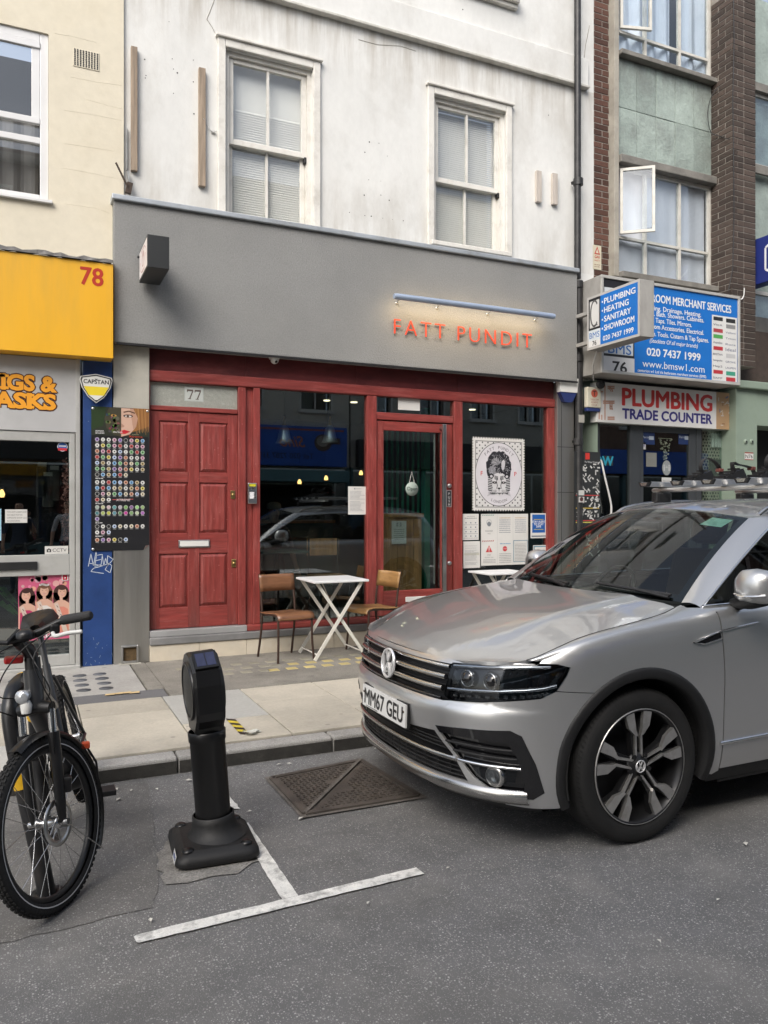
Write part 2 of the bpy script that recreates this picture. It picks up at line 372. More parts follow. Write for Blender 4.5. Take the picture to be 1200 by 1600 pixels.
mat('asphalt_dust', (.225,.216,.20), .9, var=.35, vscale=9, bump=.6, bscale=120, fine=.35)
def worn_paint(name, col):
    m = mat(name, col, .75, var=.12, vscale=14, bump=.4, bscale=160, dirt=(.09,.088,.085), dirt_amt=.85, dirt_scale=16, fine=.12); return m
worn_paint('road_paint', (.74,.73,.69))

road = MB().add([(-400,-400,0),(400,-400,0),(400,400,0),(-400,400,0)], [(0,1,2,3)]).build('road', MATS['asphalt']); tag(road, kind='structure')
def sheet(name, pts, z, m, kind='structure', jitter=0.0, seg=.05, parent=None):
    """flat sheet with an uneven outline"""
    out = []
    for (a, b) in zip(pts, pts[1:]+pts[:1]):
        a = Vector(a); b = Vector(b); n = max(1, int((b-a).length/seg)) if jitter else 1
        for i in range(n):
            p = a.lerp(b, i/n); out.append((p.x+random.uniform(-jitter, jitter), p.y+random.uniform(-jitter, jitter), z))
    o = MB().add(out, [tuple(range(len(out)))]).build(name, m, parent)
    if kind: tag(o, kind=kind)
    return o
# a darker square of relaid asphalt where the bicycle stands, with its dusty worn joint
pa = [onZ(x, y, 0).xy for x, y in ((-160,1508),(0,1476),(120,1447),(238,1418),(248,1385),(243,1330),(236,1262),(232,1216))]
pa = [tuple(p) for p in pa]+[(-2.2, 4.6)]
sheet('road_patch', [(x, y) for x, y in pa], .003, MATS['asphalt_patch'], jitter=.008)
for (a, b) in []:
    a = Vector(a); b = Vector(b); d = (b-a).normalized(); n = Vector((-d.y, d.x))*.005
    sheet('road_joint', [tuple(a-n), tuple(b-n), tuple(b+n), tuple(a+n)], .008, MATS['asphalt_dust'], jitter=.010, seg=.03)
sheet('road_patch', [(x, y) for x, y in ((.53,3.26),(.62,3.22),(.80,3.235),(.95,3.30),(.985,3.42),(.96,3.66),(.86,3.76),(.66,3.75),(.545,3.6),(.515,3.42))], .0055, MATS['asphalt_dust'], jitter=.02, seg=.05)
# white bay markings
ya, yb = 2.858, 2.925
sheet('road_marking', [(.352,ya-.006),(.362,ya-.013),(1.515,ya+.030),(1.51,yb+.028),(.362,yb-.020),(.350,yb-.032)], .008, MATS['road_paint'], jitter=.0025, seg=.04)
sheet('road_marking', [(.910,yb+.006),(.975,yb+.006),(.982,3.72),(.920,3.72)], .008, MATS['road_paint'], jitter=.0025, seg=.04)
sheet('road_marking', [(.925,3.93),(.988,3.91),(.985,4.25),(.925,4.25)], .008, MATS['road_paint'], jitter=.005, seg=.03)

# pavement body, kerb stones, york slabs
ZP = .108
mat('joint_sand', (.11,.10,.085), .95, var=.25, vscale=8, bump=.5, bscale=90)
mat('york_stone', (.44,.405,.335), .85, var=.16, vscale=1.7, bump=.22, bscale=45, rnd=.13, dirt=(.25,.235,.205), dirt_amt=.55, dirt_scale=1.5, fine=.07)
mat('york_grey', (.43,.425,.395), .85, var=.15, vscale=1.6, bump=.22, bscale=45, rnd=.12, dirt=(.26,.25,.225), dirt_amt=.5, dirt_scale=1.6, fine=.07)
mat('kerb_granite', (.36,.35,.33), .8, var=.2, vscale=6, bump=.35, bscale=110, rnd=.08, dirt=(.055,.052,.045), dirt_amt=.55, dirt_scale=3, fine=.25)
mat('concrete_smooth', (.36,.35,.325), .85, var=.14, vscale=2.5, bump=.25, bscale=70, dirt=(.15,.145,.13), dirt_amt=.5, dirt_scale=2.2, fine=.1)
mat('concrete_rough', (.235,.22,.19), .9, var=.2, vscale=3, bump=.6, bscale=130, dirt=(.10,.093,.08), dirt_amt=.6, dirt_scale=2.4, fine=.32)
mat('tarmac_strip', (.135,.135,.138), .85, var=.12, vscale=4, bump=.4, bscale=140, fine=.2)
mat('light_disc', (.095,.10,.108), .6, var=.2, vscale=14, bump=.5, bscale=180, rnd=.3)
mat('light_square', (.52,.42,.17), .7, var=.2, vscale=12, bump=.3, bscale=80, rnd=.15, dirt=(.2,.18,.13), dirt_amt=.7, dirt_scale=9)
mat('light_square_worn', (.25,.235,.18), .8, var=.2, vscale=12, bump=.3, bscale=80, rnd=.15)
mat('kerb_grime_shade', (.034,.032,.028), .9, var=.4, vscale=7, bump=.4, bscale=90, dirt=(.10,.095,.085), dirt_amt=.4, dirt_scale=5)  # kerb front face: grime, with the face's shade painted into the dark colour
spots(MATS['york_stone'], (.17,.16,.145), .55, 7.0, .09); spots(MATS['york_grey'], (.17,.165,.15), .55, 6.0, .09); spots(MATS['concrete_rough'], (.13,.12,.105), .6, 8.0, .10); spots(MATS['concrete_smooth'], (.17,.16,.15), .5, 6.0, .10)
pav = MB().box(-14, 30, 4.742, 7.62, -.05, ZP-.016).build('pavement', MATS['joint_sand']); tag(pav, kind='structure')
kerb = MB().box(-14, 30, 4.64, 4.739, -.05, .06).build('kerb', MATS['joint_sand']); tag(kerb, kind='structure')
x = -4.0; joints = [-.12, .84, 1.80]
while x < 14:
    l = .96
    k = MB().box(x+.004, x+l-.004, 4.600, 4.738, -.06, .098+random.uniform(-.002,.002), .012).build('kerb_stone', MATS['kerb_granite'], kerb); MB().box(x+.008, x+l-.008, 4.5975, 4.5990, .004, .078+random.uniform(-.004,.004)).build('grime_shade_film', MATS['kerb_grime_shade'], kerb); x += l
cols = [.337+.602*i for i in range(-7, 22)]
splits = {0: [5.68], 1: [5.26], 2: [5.62, ], 3: [5.18], 4: [5.72]}
for i, x0 in enumerate(cols):
    j = i-7; sp = splits.get(j, [random.uniform(5.15, 5.75)]); ys = [4.745]+sp+[6.10]
    for a, b in zip(ys[:-1], ys[1:]):
        t = ZP+random.uniform(-.0015,.0015)
        MB().box(x0+.004, x0+.598, a+.003, b-.004, ZP-.05, t, .004).build('paving_slab', MATS['york_stone' if random.random() < .6 else 'york_grey'], pav)
# concrete strips along the shopfronts
def strip(name, x0, x1, y0, y1, m, t=ZP): return MB().box(x0, x1, y0, y1, ZP-.06, t, .003).build(name, MATS[m], pav)
strip('concrete_panel', -1.6, .86, 6.37, 7.60, 'concrete_smooth'); strip('tarmac_strip', -1.6, .99, 6.106, 6.365, 'tarmac_strip')
strip('concrete_panel', .875, 1.0, 6.37, 7.60, 'concrete_rough', ZP+.0015)
strip('concrete_panel', 1.004, 4.6, 6.106, 7.52, 'concrete_rough', ZP+.001); strip('concrete_panel', 4.605, 9.5, 6.106, 7.56, 'concrete_rough', ZP)
strip('concrete_panel', 9.505, 14, 6.106, 7.6, 'concrete_smooth'); strip('concrete_panel', -4, -1.605, 6.106, 7.6, 'concrete_smooth')
disc_me = MB().lathe([(.052,-.004),(.056,.0),(.055,.0035),(1e-4,.0042)], (0,0,0), (0,0,1), 18).build('pavement_light', MATS['light_disc'], pav); disc_me.location = (.577,7.15,ZP)
for ix in range(6):
    for iy in range(4):
        if ix == 0 and iy == 0: continue
        o = disc_me.copy(); C.objects.link(o); o.location = (.577-.166*ix+random.uniform(-.004,.004), 7.15-.197*iy, ZP)
sq0 = None
def square(x, y, m):
    o = MB().box(-.05,.05,-.045,.045,-.01,.0035,.006).build('pavement_light', MATS[m], pav); o.location = (x, y, ZP+.001)
for k in range(6):
    square(1.995+.17*k, 6.685, 'light_square'); square(2.07+.17*k, 6.875, 'light_square' if k > 0 else 'light_square_worn')
for k in range(5):
    for r in range(3): square(1.26+.165*k+.05*(r % 2), 6.70+.185*r, 'light_square_worn')
for k in range(10):
    square(3.03+.17*k, 6.685, 'light_square'); square(3.10+.17*k, 6.875, 'light_square_worn'); square(2.08+.17*k, 7.06, 'light_square_worn')

# iron access cover in the road
mat('cast_iron', (.105,.090,.078), .62, metal=.35, var=.3, vscale=9, bump=.5, bscale=120, dirt=(.13,.105,.08), dirt_amt=.6, dirt_scale=7)
mat('iron_mud', (.135,.12,.105), .9, var=.3, vscale=14, bump=.5, bscale=150, fine=.3)
q = [onZ(x, y, 0) for x, y in ((425,1219),(563,1191),(652,1246),(477,1275))]
mc = sum(q, Vector())/4
man = thing('manhole_cover', (mc.x, mc.y, 0), 'rusty iron access cover with two triangular lids set in the road', 'manhole')
A, Bq, Cq, D = q
def bil(u, v, z): 
    p = (A*(1-u)+Bq*u)*(1-v)+(D*(1-u)+Cq*u)*v; return (p.x, p.y, z)
MB().add([bil(-.06,-.07,.009), bil(1.05,-.06,.009), bil(1.06,1.06,.009), bil(-.05,1.07,.009)], [(0,1,2,3)]).build('surround', MATS['iron_mud'], man)
fb = MB()
for (u0,v0,u1,v1) in ((0,0,1,0),(1,0,1,1),(1,1,0,1),(0,1,0,0)): fb.bar(bil(u0,v0,.012), bil(u1,v1,.012), .032, .014)
fb.build('frame', MATS['cast_iron'], man)
for side in (0, 1):
    tri = [(.03,.03),(.97,.03),(.03,.97)] if side == 0 else [(.97,.06),(.97,.97),(.06,.97)]
    lid = MB().add([bil(u,v,.013) for u,v in tri], [(0,1,2)]).build('lid', MATS['cast_iron'], man)
    rb = MB(); n = 21
    for i in range(n):
        for j in range(n):
            u, v = (i+.5)/n, (j+.5)/n
            ok = (u+v < .93 and u > .05 and v > .05) if side == 0 else (u+v > 1.07 and u < .95 and v < .95)
            if not ok or (abs(u-.5) < .06 and abs(v-.5) < .18 and (i+j) % 5): continue
            du, dv = (.017, .007) if (i+j) % 2 else (.007, .017)
            a = [bil(u-du,v-dv,.013), bil(u+du,v-dv,.013), bil(u+du,v+dv,.013), bil(u-du,v+dv,.013)]
            t = [(p[0], p[1], .019) for p in a]; rb.add(a+t, [(4,5,6,7),(0,1,5,4),(1,2,6,5),(2,3,7,6),(3,0,4,7)])
    tag(rb.build('tread_ribs', MATS['cast_iron'], lid), kind='stuff')
MB().bar(bil(1.0,.0,.016), bil(0,1.0,.016), .02, .012).build('lid_joint', MATS['iron_mud'], man)

# litter on the road, torn hazard tape on the pavement
mat('litter_paper', (.62,.60,.54), .9, var=.2, rnd=.3)
lt = MB()
for px, py, s in ((381,1147,.02),(436,1197,.02),(470,1282,.022),(569,1160,.02),(575,1167,.022),(588,1172,.02),(560,1166,.02),(182,1236,.02),(185,1252,.022),(295,1222,.02),
                  (452,1196,.016),(390,1271,.014),(1165,1322,.022),(1122,1410,.012),(700,1360,.012),(235,1442,.016),(960,1300,.014),(1030,1475,.012),(575,1415,.012),(205,1238,.015),(245,1236,.014)):
    p = onZ(px, py, 0); a = random.uniform(0, 3.14); c_, s_ = math.cos(a)*s, math.sin(a)*s
    lt.add([(p.x-c_, p.y-s_, .012), (p.x+s_*.5, p.y-c_*.5, .013+s*.2), (p.x+c_, p.y+s_, .012), (p.x-s_*.5, p.y+c_*.5, .014)], [(0,1,2,3)])
o = lt.build('litter', MATS['litter_paper']); tag(o, 'scattered pale paper scraps lying on the road', 'litter', kind='stuff')
tp = thing('hazard_tape', onZ(372,1130,ZP), 'torn strip of yellow and black hazard tape stuck on the pavement', 'tape')
mat('tape_yellow', (.62,.50,.05), .5); mat('tape_black', (.03,.028,.026), .5); mat('tape_clear', (.55,.56,.50), .35)
a = onZ(360,1123,ZP+.004); b = onZ(383,1147,ZP+.004); d = (b-a); n = Vector((-d.y, d.x, 0)).normalized()*.028
for i in range(7):
    p0 = a+d*(i/7); p1 = a+d*((i+1)/7); sh = d*.06
    MB().add([p0-n-sh, p1-n-sh, p1+n+sh, p0+n+sh], [(0,1,2,3)]).build('tape_stripe', MATS['tape_yellow' if i % 2 else 'tape_black'], tp)
cr = MB(); c0 = onZ(392,1146,ZP+.004)
for i in range(7):
    p = [c0+Vector((random.uniform(-.07,.07), random.uniform(-.06,.06), random.uniform(0,.02))) for _ in range(3)]; cr.add(p, [(0,1,2)])
cr.build('crumpled_end', MATS['tape_clear'], tp)
lf = MB(); c0 = onZ(185,1085,ZP+.004)
for i in range(4):
    p = c0+Vector((-.10+.06*i, random.uniform(-.02,.02), .003)); lf.add([p, p+Vector((.07,-.02,.004)), p+Vector((.08,.03,.006)), p+Vector((.01,.035,.003))], [(0,1,2,3)])
mat('leaf_dry', (.48,.36,.19), .9, rnd=.2)
tag(lf.build('crumpled_wrapper', MATS['leaf_dry']), 'crumpled tan wrapper lying on the tarmac strip by the round discs', 'wrapper')
# ================================================================== WHITE BUILDING WITH THE RED SHOPFRONT
YF = 7.60                                   # wall plane
YG_ = 7.44
mat('render_white', (.70,.70,.675), .85, var=.06, vscale=1.2, bump=.30, bscale=16, dirt=(.40,.375,.33), dirt_amt=.5, dirt_scale=1.1, fine=.03, stretch=(1,1,.62))
mat('render_white_trim', (.58,.565,.52), .85, var=.12, vscale=2.5, bump=.3, bscale=30, dirt=(.27,.25,.21), dirt_amt=.75, dirt_scale=2.6, fine=.06)
mat('sash_paint', (.70,.68,.63), .55, var=.08, vscale=4, bump=.15, bscale=40, dirt=(.36,.33,.27), dirt_amt=.5, dirt_scale=5)
mat('render_grey', (.245,.246,.240), .9, var=.10, vscale=.9, bump=.6, bscale=75, fine=.13, dirt=(.285,.285,.27), dirt_amt=.35, dirt_scale=1.4)
mat('coping_metal', (.42,.45,.48), .42, metal=.35, var=.15, vscale=3, dirt=(.24,.235,.22), dirt_amt=.6, dirt_scale=4)
mat('stone_pillar', (.40,.385,.335), .75, var=.14, vscale=2, bump=.2, bscale=50, dirt=(.2,.19,.165), dirt_amt=.5, dirt_scale=3)
mat('steel_brushed', (.43,.42,.395), .34, metal=.85, var=.07, vscale=2, stretch=(7,7,.5), dirt=(.24,.225,.195), dirt_amt=.45, dirt_scale=.7, rvar=.12)
mat('red_wood', (.225,.036,.030), .48, var=.30, vscale=3.5, stretch=(9,9,1.0), bump=.22, bscale=18, dirt=(.36,.115,.10), dirt_amt=.6, dirt_scale=3.2, coat=.12)
mat('red_wood_h', (.225,.036,.030), .48, var=.30, vscale=3.5, stretch=(1.0,9,9), bump=.22, bscale=18, dirt=(.36,.115,.10), dirt_amt=.55, dirt_scale=3.2, coat=.12)
mat('red_wood_dark', (.105,.016,.016), .5, var=.35, vscale=2.2, stretch=(1.0,6,3), bump=.2, bscale=18, dirt=(.24,.06,.055), dirt_amt=.5, dirt_scale=2.0)
mat('marble_tile', (.56,.50,.40), .32, var=.14, vscale=4, dirt=(.62,.58,.50), dirt_amt=.7, dirt_scale=3.5, rnd=.06)
mat('slab_grey', (.175,.175,.175), .55, var=.18, vscale=3, bump=.15, bscale=60, dirt=(.28,.275,.265), dirt_amt=.5, dirt_scale=3)
mat('batten_wood', (.30,.235,.175), .85, var=.3, vscale=3, stretch=(14,14,1), bump=.3, bscale=30, rnd=.15)
mat('chrome', (.75,.75,.75), .18, metal=1, var=.05)
mat('steel_satin', (.55,.55,.54), .3, metal=1, var=.1, vscale=6)
mat('brass', (.55,.40,.16), .32, metal=1, var=.15, vscale=20)
mat('black_plastic', (.014,.014,.015), .45, var=.2, vscale=10)
mat('white_plastic', (.68,.68,.65), .4, var=.06)
mat('blue_plastic', (.022,.036,.13), .4)
mat('paper_white', (.62,.61,.58), .8, var=.05, vscale=3)
glass('shop_glass', (.80,.86,.84), 1.95, wav=.010); glass('sash_glass', (.97,.98,.98), 1.65, wav=.02)

b77 = thing('shop_building', (3.5, YF, ZP), 'white rendered building with grey fascia and worn red shopfront', 'building')
XL, XR = .823, 6.33; ZT = 9.0
W = []
for (l, r, tl, bl, mr_) in ((352,488,(355,76),(353,334),(355,219)), (677,789,(680,149),(679,378),(679,279))):
    x0, x1 = fx(l, YF), fx(r, YF); z1 = XZ(*tl, YF)[1]; z0 = XZ(*bl, YF)[1]; zm = XZ(*mr_, YF)[1]; W.append((x0, x1, z0, z1, zm))
wall = MB(); xs = [XL, W[0][0], W[0][1], W[1][0], W[1][1], XR]
for i in (0, 2, 4): wall.box(xs[i], xs[i+1], YF, YF+.3, 3.12, ZT)
for w in W:
    wall.box(w[0], w[1], YF, YF+.3, w[3], ZT); wall.box(w[0], w[1], YF, YF+.3, 3.12, w[2])
wall.build('wall', MATS['render_white'], b77)
streaks(MATS['render_white'], XZ(897,133,YF)[1]-.03, XZ(897,133,YF)[1]-.75, (.34,.30,.24), .75); streaks(MATS['render_white'], XZ(176,300,YG_)[1], XZ(176,300,YG_)[1]+.75, (.40,.36,.30), .6, 2.5)
# string course and sill ledge of the floor above
zb = XZ(897,133,YF)[1]; zt = XZ(897,90,YF)[1]
MB().box(XL+.01, fx(916,YF), YF-.045, YF-.0005, zb, zt, .008).build('string_course', MATS['render_white'], b77)
MB().box(XL+.01, fx(916,YF), YF-.075, YF-.0005, zb-.03, zb-.001, .006).build('string_moulding', MATS['render_white_trim'], b77)
sx0, sx1 = fx(700,YF), fx(806,YF); sz = XZ(806,18,YF)[1]
for k, (dz, dy) in enumerate(((0,.05),(.05,.09),(.11,.14))): MB().box(sx0+.02*k, sx1-.0, YF-dy, YF-.0005, sz+dz, sz+dz+.049, .006).build('sill_ledge', MATS['render_white_trim'], b77)
mat('blind_slat', (.80,.785,.74), .6, var=.05); mat('room_dark', (.05,.05,.05), .9); mat('room_pale', (.5,.49,.45), .9)
for wi, (x0, x1, z0, z1, zm) in enumerate(W):
    win = MB()
    aw = .080                                   # architrave
    win.box(x0-aw, x0-.001, YF-.035, YF-.0008, z0-.06, z1+aw, .008).box(x1+.001, x1+aw, YF-.035, YF-.0008, z0-.06, z1+aw, .008)
    win.box(x0-.0005, x1+.0005, YF-.035, YF-.0008, z1+.001, z1+aw, .008); win.box(x0-aw-.02, x1+aw+.02, YF-.06, YF-.0008, z1+aw+.001, z1+aw+.03, .006)
    wo = win.build('window', MATS['sash_paint'], b77); wo['label'] = ('tall white sash window with lowered blind, left of the two' if wi == 0 else 'tall white sash window with venetian blind, right of the two')
    jm = MB().box(x0, x0+.045, YF+.03, YF+.2, z0, z1).box(x1-.045, x1, YF+.03, YF+.2, z0, z1).box(x0+.045, x1-.045, YF+.03, YF+.2, z1-.045, z1); jm.build('frame', MATS['sash_paint'], wo)
    MB().box(x0-.05, x1+.05, YF-.07, YF+.2, z0-.05, z0, .008).build('sill', MATS['sash_paint'], wo)
    a, b = x0+.046, x1-.046; xm = (a+b)/2
    def sash(zl, zh, y, nm):
        s = MB().box(a, a+.05, y, y+.04, zl, zh, .004).box(b-.05, b, y, y+.04, zl, zh, .004).box(a+.0505, b-.0505, y, y+.04, zl, zl+.055, .004).box(a+.0505, b-.0505, y, y+.04, zh-.045, zh, .004)
        s.build('sash', MATS['sash_paint'], wo); MB().box(xm-.012, xm+.012, y+.004, y+.036, zl+.0555, zh-.0455).build('glazing_bar', MATS['sash_paint'], wo)
        for (p, q) in ((a+.0505, xm-.0125), (xm+.0125, b-.0505)):
            MB().box(p, q, y+.018, y+.022, zl+.0555, zh-.0455).build('pane', MATS['sash_glass'], wo)
    sash(zm, z1-.045, YF+.06, 'u'); sash(z0+.001, zm+.05, YF+.105, 'l')
    bl = MB(); zz = z0+.08; zend = z1-.02 if wi else z1-.50
    if wi == 0: bl.box(a+.012, b-.012, YF+.175, YF+.18, z1-.9, z1-.02)
    while zz < zend:
        bl.add([(a+.012,YF+.16,zz),(b-.012,YF+.16,zz),(b-.012,YF+.169,zz+.0255),(a+.012,YF+.169,zz+.0255)], [(0,1,2,3)]); zz += .024
    tag(bl.build('blind', MATS['blind_slat'], wo), kind='stuff')
    MB().tube([(xm-.16,YF+.183,z1-.1),(xm-.16,YF+.183,z0+.1)], .002, 5).tube([(xm+.18,YF+.183,z1-.1),(xm+.18,YF+.183,z0+.1)], .002, 5).build('blind_cord', MATS['blind_slat'], wo)
    MB().box(a, b, YF+.32, YF+.34, z0, z1).build('room_backing', MATS['room_pale'], wo)
    MB().box(x1-.07, x1-.04, YF+.05, YF+.10, zm-.05, zm+.01, .005).build('sash_catch', MATS['black_plastic'], wo)
# patchy nail holes left on the wall
hb = MB()
for px, py in ((264,34),(226,93),(227,122),(269,92),(271,108),(277,114),(302,94),(302,128),(271,146),(228,118),(303,178),(577,222),(592,224),(605,244),(570,238),(576,281),(595,283),(569,305),(595,305),(608,313),(546,332),(580,338),(570,337),(598,341),(613,343),(630,345),(857,180),(723,15)):
    p = onY(px, py, YF); hb.lathe([(random.uniform(.003,.008), -.002), (1e-4, -.003)], (p.x, YF, p.z), (0,1,0), 8)
tag(hb.build('nail_holes', MATS['black_plastic'], b77), kind='stuff')
# a stained damp patch and a long hairline crack in the render
ck = MB()
for pts in (((335,0),(328,18),(323,30),(331,42),(336,52)), ((560,0),(535,15),(528,30)), ((705,30),(700,60),(697,75)), ((560,62),(590,70),(625,72),(650,80)),((912,95),(915,70),(921,40))):
    P = [onY(x, y, YF) for x, y in pts]; MB().tube([(p.x, YF-.001, p.z) for p in P], .0035, 5).build('crack', mat('crack', (.32,.30,.26), .9), b77)


# grey fascia
YG = 7.44; gx0, gx1 = fx(178,YG), fx(902,YG); gz0 = XZ(178,534,YG)[1]; gz1 = XZ(176,312,YG)[1]
MB().box(gx0, gx1, YG, YF-.001, gz0, gz1, .006).build('fascia', MATS['render_grey'], b77)
MB().box(gx0-.02, gx1+.01, YG-.035, YF-.002, gz1+.001, gz1+.05, .008).build('coping', MATS['coping_metal'], b77)
MB().box(gx0+.02, gx1, YG-.012, YG-.0008, gz0-.02, gz0-.0008).build('drip_edge', MATS['black_plastic'], b77)

# pillars either side
plx0, plx1 = gx0+.005, fx(232,YF); zsp = XZ(205,862,YF)[1]
MB().box(plx0, plx1, YF-.06, YF+.25, zsp+1.02, gz0-.002, .006).build('pillar_block', MATS['stone_pillar'], b77)
MB().box(plx0, plx1, YF-.06, YF+.25, XZ(205,640,YF)[1]-.03, zsp+1.019).build('pillar_block', MATS['stone_pillar'], b77)
MB().box(plx0+.002, plx1, YF-.062, YF+.25, ZP, XZ(205,640,YF)[1]-.032, .004).build('steel_pillar', MATS['steel_brushed'], b77)
px0, px1 = fx(866,YF), gx1+.03
MB().box(px0, px1, YF-.06, YF+.25, ZP, gz0-.001, .004).build('steel_pillar', MATS['steel_brushed'], b77)
mat('steel_seam', (.1,.1,.095), .5, metal=.6)
for z in (XZ(890,700,YF)[1], XZ(890,770,YF)[1]): MB().box(px0-.001, px1, YF-.0625, YF-.0605, z, z+.006).build('steel_seam', MATS['steel_seam'], b77)
MB().box(px0+.055, px0+.062, YF-.0628, YF-.0605, ZP, gz0-.002).build('steel_seam', MATS['steel_seam'], b77)
# broken vent box at the foot of the left pillar
vx0, vx1 = fx(189,YF-.06), fx(216,YF-.06); vz0 = XZ(200,1035,YF-.06)[1]; vz1 = XZ(200,1008,YF-.06)[1]
mat('vent_hole', (.10,.065,.03), .95, var=.4, vscale=25)
vb = MB(); y = YF-.075
vb.box(vx0, vx0+.018, y-.02, y+.013, vz0, vz1, .005).box(vx1-.018, vx1, y-.02, y+.013, vz0, vz1, .005).box(vx0+.0185, vx1-.0185, y-.02, y+.013, vz1-.018, vz1, .005).box(vx0+.0185, vx1-.0185, y-.02, y+.013, vz0, vz0+.018, .005)
vo = vb.build('vent_box', MATS['steel_satin'], b77); vo['label'] = 'broken metal vent surround at the foot of the steel pillar'
MB().box(vx0+.0185, vx1-.0185, y+.006, y+.012, vz0+.018, vz1-.018).build('vent_hole', MATS['vent_hole'], vo)
MB().box(vx0-.02, vx1+.02, y-.05, y+.013, ZP, vz0-.002, .01).build('vent_base', MATS['stone_pillar'], vo)

# -------- shopfront timber
Z_G = 2.752; Z_S = .392                      # glass head, sill top
def post(l, r, z0, z1, y=YF-.01, d=.09, m='red_wood', n='post'):
    return MB().box(fx(l,YF), fx(r,YF), y, y+d, z0, z1, .006).build(n, MATS[m], b77)
sxl, sxr = fx(232,YF), fx(866,YF)
MB().box(sxl, sxr, YF+.012, YF+.09, Z_G+.105, gz0+.02).build('head_board', MATS['red_wood_dark'], b77)
for px in (384, 557, 715): MB().box(fx(px,YF), fx(px,YF)+.02, YF+.004, YF+.011, Z_G+.106, gz0-.001).build('head_joint', MATS['red_wood_dark'], b77)
MB().box(sxl, sxr, YF-.022, YF+.09, Z_G, Z_G+.104, .012).build('head_rail', MATS['red_wood_h'], b77)
post(372,384,Z_S,Z_G-.001); post(395.5,406,Z_S,Z_G-.001,YF-.014); post(573,588,Z_S,Z_G-.001,YF-.014); post(708.5,722,Z_S,Z_G-.001,YF-.014); post(855,866,Z_S,Z_G-.001,YF-.01)
MB().box(fx(384.2,YF), fx(395.3,YF), YF+.02, YF+.08, Z_S, Z_G-.001).build('infill_panel', MATS['red_wood'], b77)
MB().box(fx(232,YF), fx(234.6,YF), YF-.01, YF+.08, Z_S, Z_G-.001).build('post', MATS['red_wood'], b77)
# front step, marble riser
mat('step_edge', (.36,.36,.36), .5, metal=.3, var=.1)
MB().box(sxl-.0, fx(722,YF), YF-.10, YF+.1, .262, .330, .008).build('step_slab', MATS['slab_grey'], b77)
MB().box(sxl, fx(384,YF), YF-.055, YF+.1, .3305, Z_S-.001, .006).build('door_sill', MATS['step_edge'], b77)
MB().box(fx(384.2,YF), fx(590,YF), YF-.05, YF+.1, .3305, Z_S-.001, .01).build('window_sill', MATS['red_wood_h'], b77)
MB().box(fx(722,YF), sxr, YF-.05, YF+.1, .3305, Z_S-.001, .01).build('window_sill', MATS['red_wood_h'], b77)
MB().box(fx(590.3,YF), fx(721.8,YF), YF-.05, YF+.1, .3305, Z_S-.02, .006).build('door_sill', MATS['step_edge'], b77)
x = sxl; i = 0
while x < sxr-.05:
    w_ = min(.46, sxr-x); MB().box(x+.0015, x+w_-.0015, YF-.085, YF+.1, ZP, .2605, .003).build('riser_tile', MATS['marble_tile'], b77); x += w_
MB().box(fx(722.2,YF), sxr, YF-.10, YF+.1, .262, .330, .008).build('step_slab', MATS['slab_grey'], b77)

# -------- panelled red door, fanlight with the house number
dx0, dx1 = fx(234.8,YF), fx(371.8,YF); dz0, dz1 = Z_S+.004, XZ(236,641,YF)[1]
door = MB().box(dx0, dx1, YF+.030, YF+.075, dz0, dz1).build('door', MATS['red_wood'], b77); spots(MATS['red_wood'], (.40,.16,.14), .5, 22.0, .10); streaks(MATS['red_wood'], Z_S, Z_S+.55, (.10,.03,.026), .8, 6.0); door['label'] = 'closed six-panel red door with letterbox'
cols2 = [(249,294.5),(312,356.5)]
rows2 = [((250,656.5),(250,737)),((250,753),(250,834)),((250,866),(250,951))]
zr = [(XZ(*b_,YF)[1], XZ(*a_,YF)[1]) for a_, b_ in rows2]; xc = [(fx(a_,YF), fx(b_,YF)) for a_, b_ in cols2]
st = MB(); y0, y1 = YF+.012, YF+.0298
for a, b in ((dx0, xc[0][0]), (xc[0][1], xc[1][0]), (xc[1][1], dx1)): MB().box(a, b, y0, y1, dz0, dz1, .003).build('stile', MATS['red_wood'], door)
zz = [(dz0, zr[2][0]), (zr[2][1], zr[1][0]), (zr[1][1], zr[0][0]), (zr[0][1], dz1)]
rl = MB()
for a, b in zz:
    for c0, c1 in xc: MB().box(c0+.0005, c1-.0005, y0+.0015, y1, a, b, .003).build('rail', MATS['red_wood_h'], door)
for c0, c1 in xc:
    for a, b in zr:
        p = MB(); k = .035; yb, yf = YF+.0292, YF+.013
        o_ = [(c0+.008,yb,a+.008),(c1-.008,yb,a+.008),(c1-.008,yb,b-.008),(c0+.008,yb,b-.008)]; i_ = [(c0+k,yf,a+k),(c1-k,yf,a+k),(c1-k,yf,b-k),(c0+k,yf,b-k)]
        p.add(o_+i_, [(4,5,6,7),(0,1,5,4),(1,2,6,5),(2,3,7,6),(3,0,4,7)]); p.build('panel', MATS['red_wood'], door)
lx0, lz1 = XZ(279,844,YF); lx1, lz0 = XZ(328,855,YF)
MB().box(lx0, lx1, y0-.012, y0-.0005, lz0, lz1, .004).build('letterbox', MATS['steel_satin'], door)
MB().box(lx0+.012, lx1-.012, y0-.016, y0-.0125, lz0+.012, lz1-.010, .002).build('letterbox_flap', MATS['white_plastic'], door)
for px, py in ((364,773),(365.5,880)):
    x, z = XZ(px,py,YF); MB().box(x-.022, x+.022, y0-.008, y0-.0005, z-.04, z+.04, .004).lathe([(.012,0),(.012,.012),(.001,.012)], (x,y0-.008,z), (0,-1,0), 14).build('lock_plate', MATS['brass'], door)
fz0, fz1 = XZ(236,632.5,YF)[1], Z_G-.003
MB().box(dx0, dx1, YF-.004, YF+.08, dz1+.006, fz0, .008).build('transom_bar', MATS['red_wood_h'], b77)
mat('frosted', (.33,.34,.30), .25, var=.1, vscale=30, bump=.5, bscale=160, spec=.6)
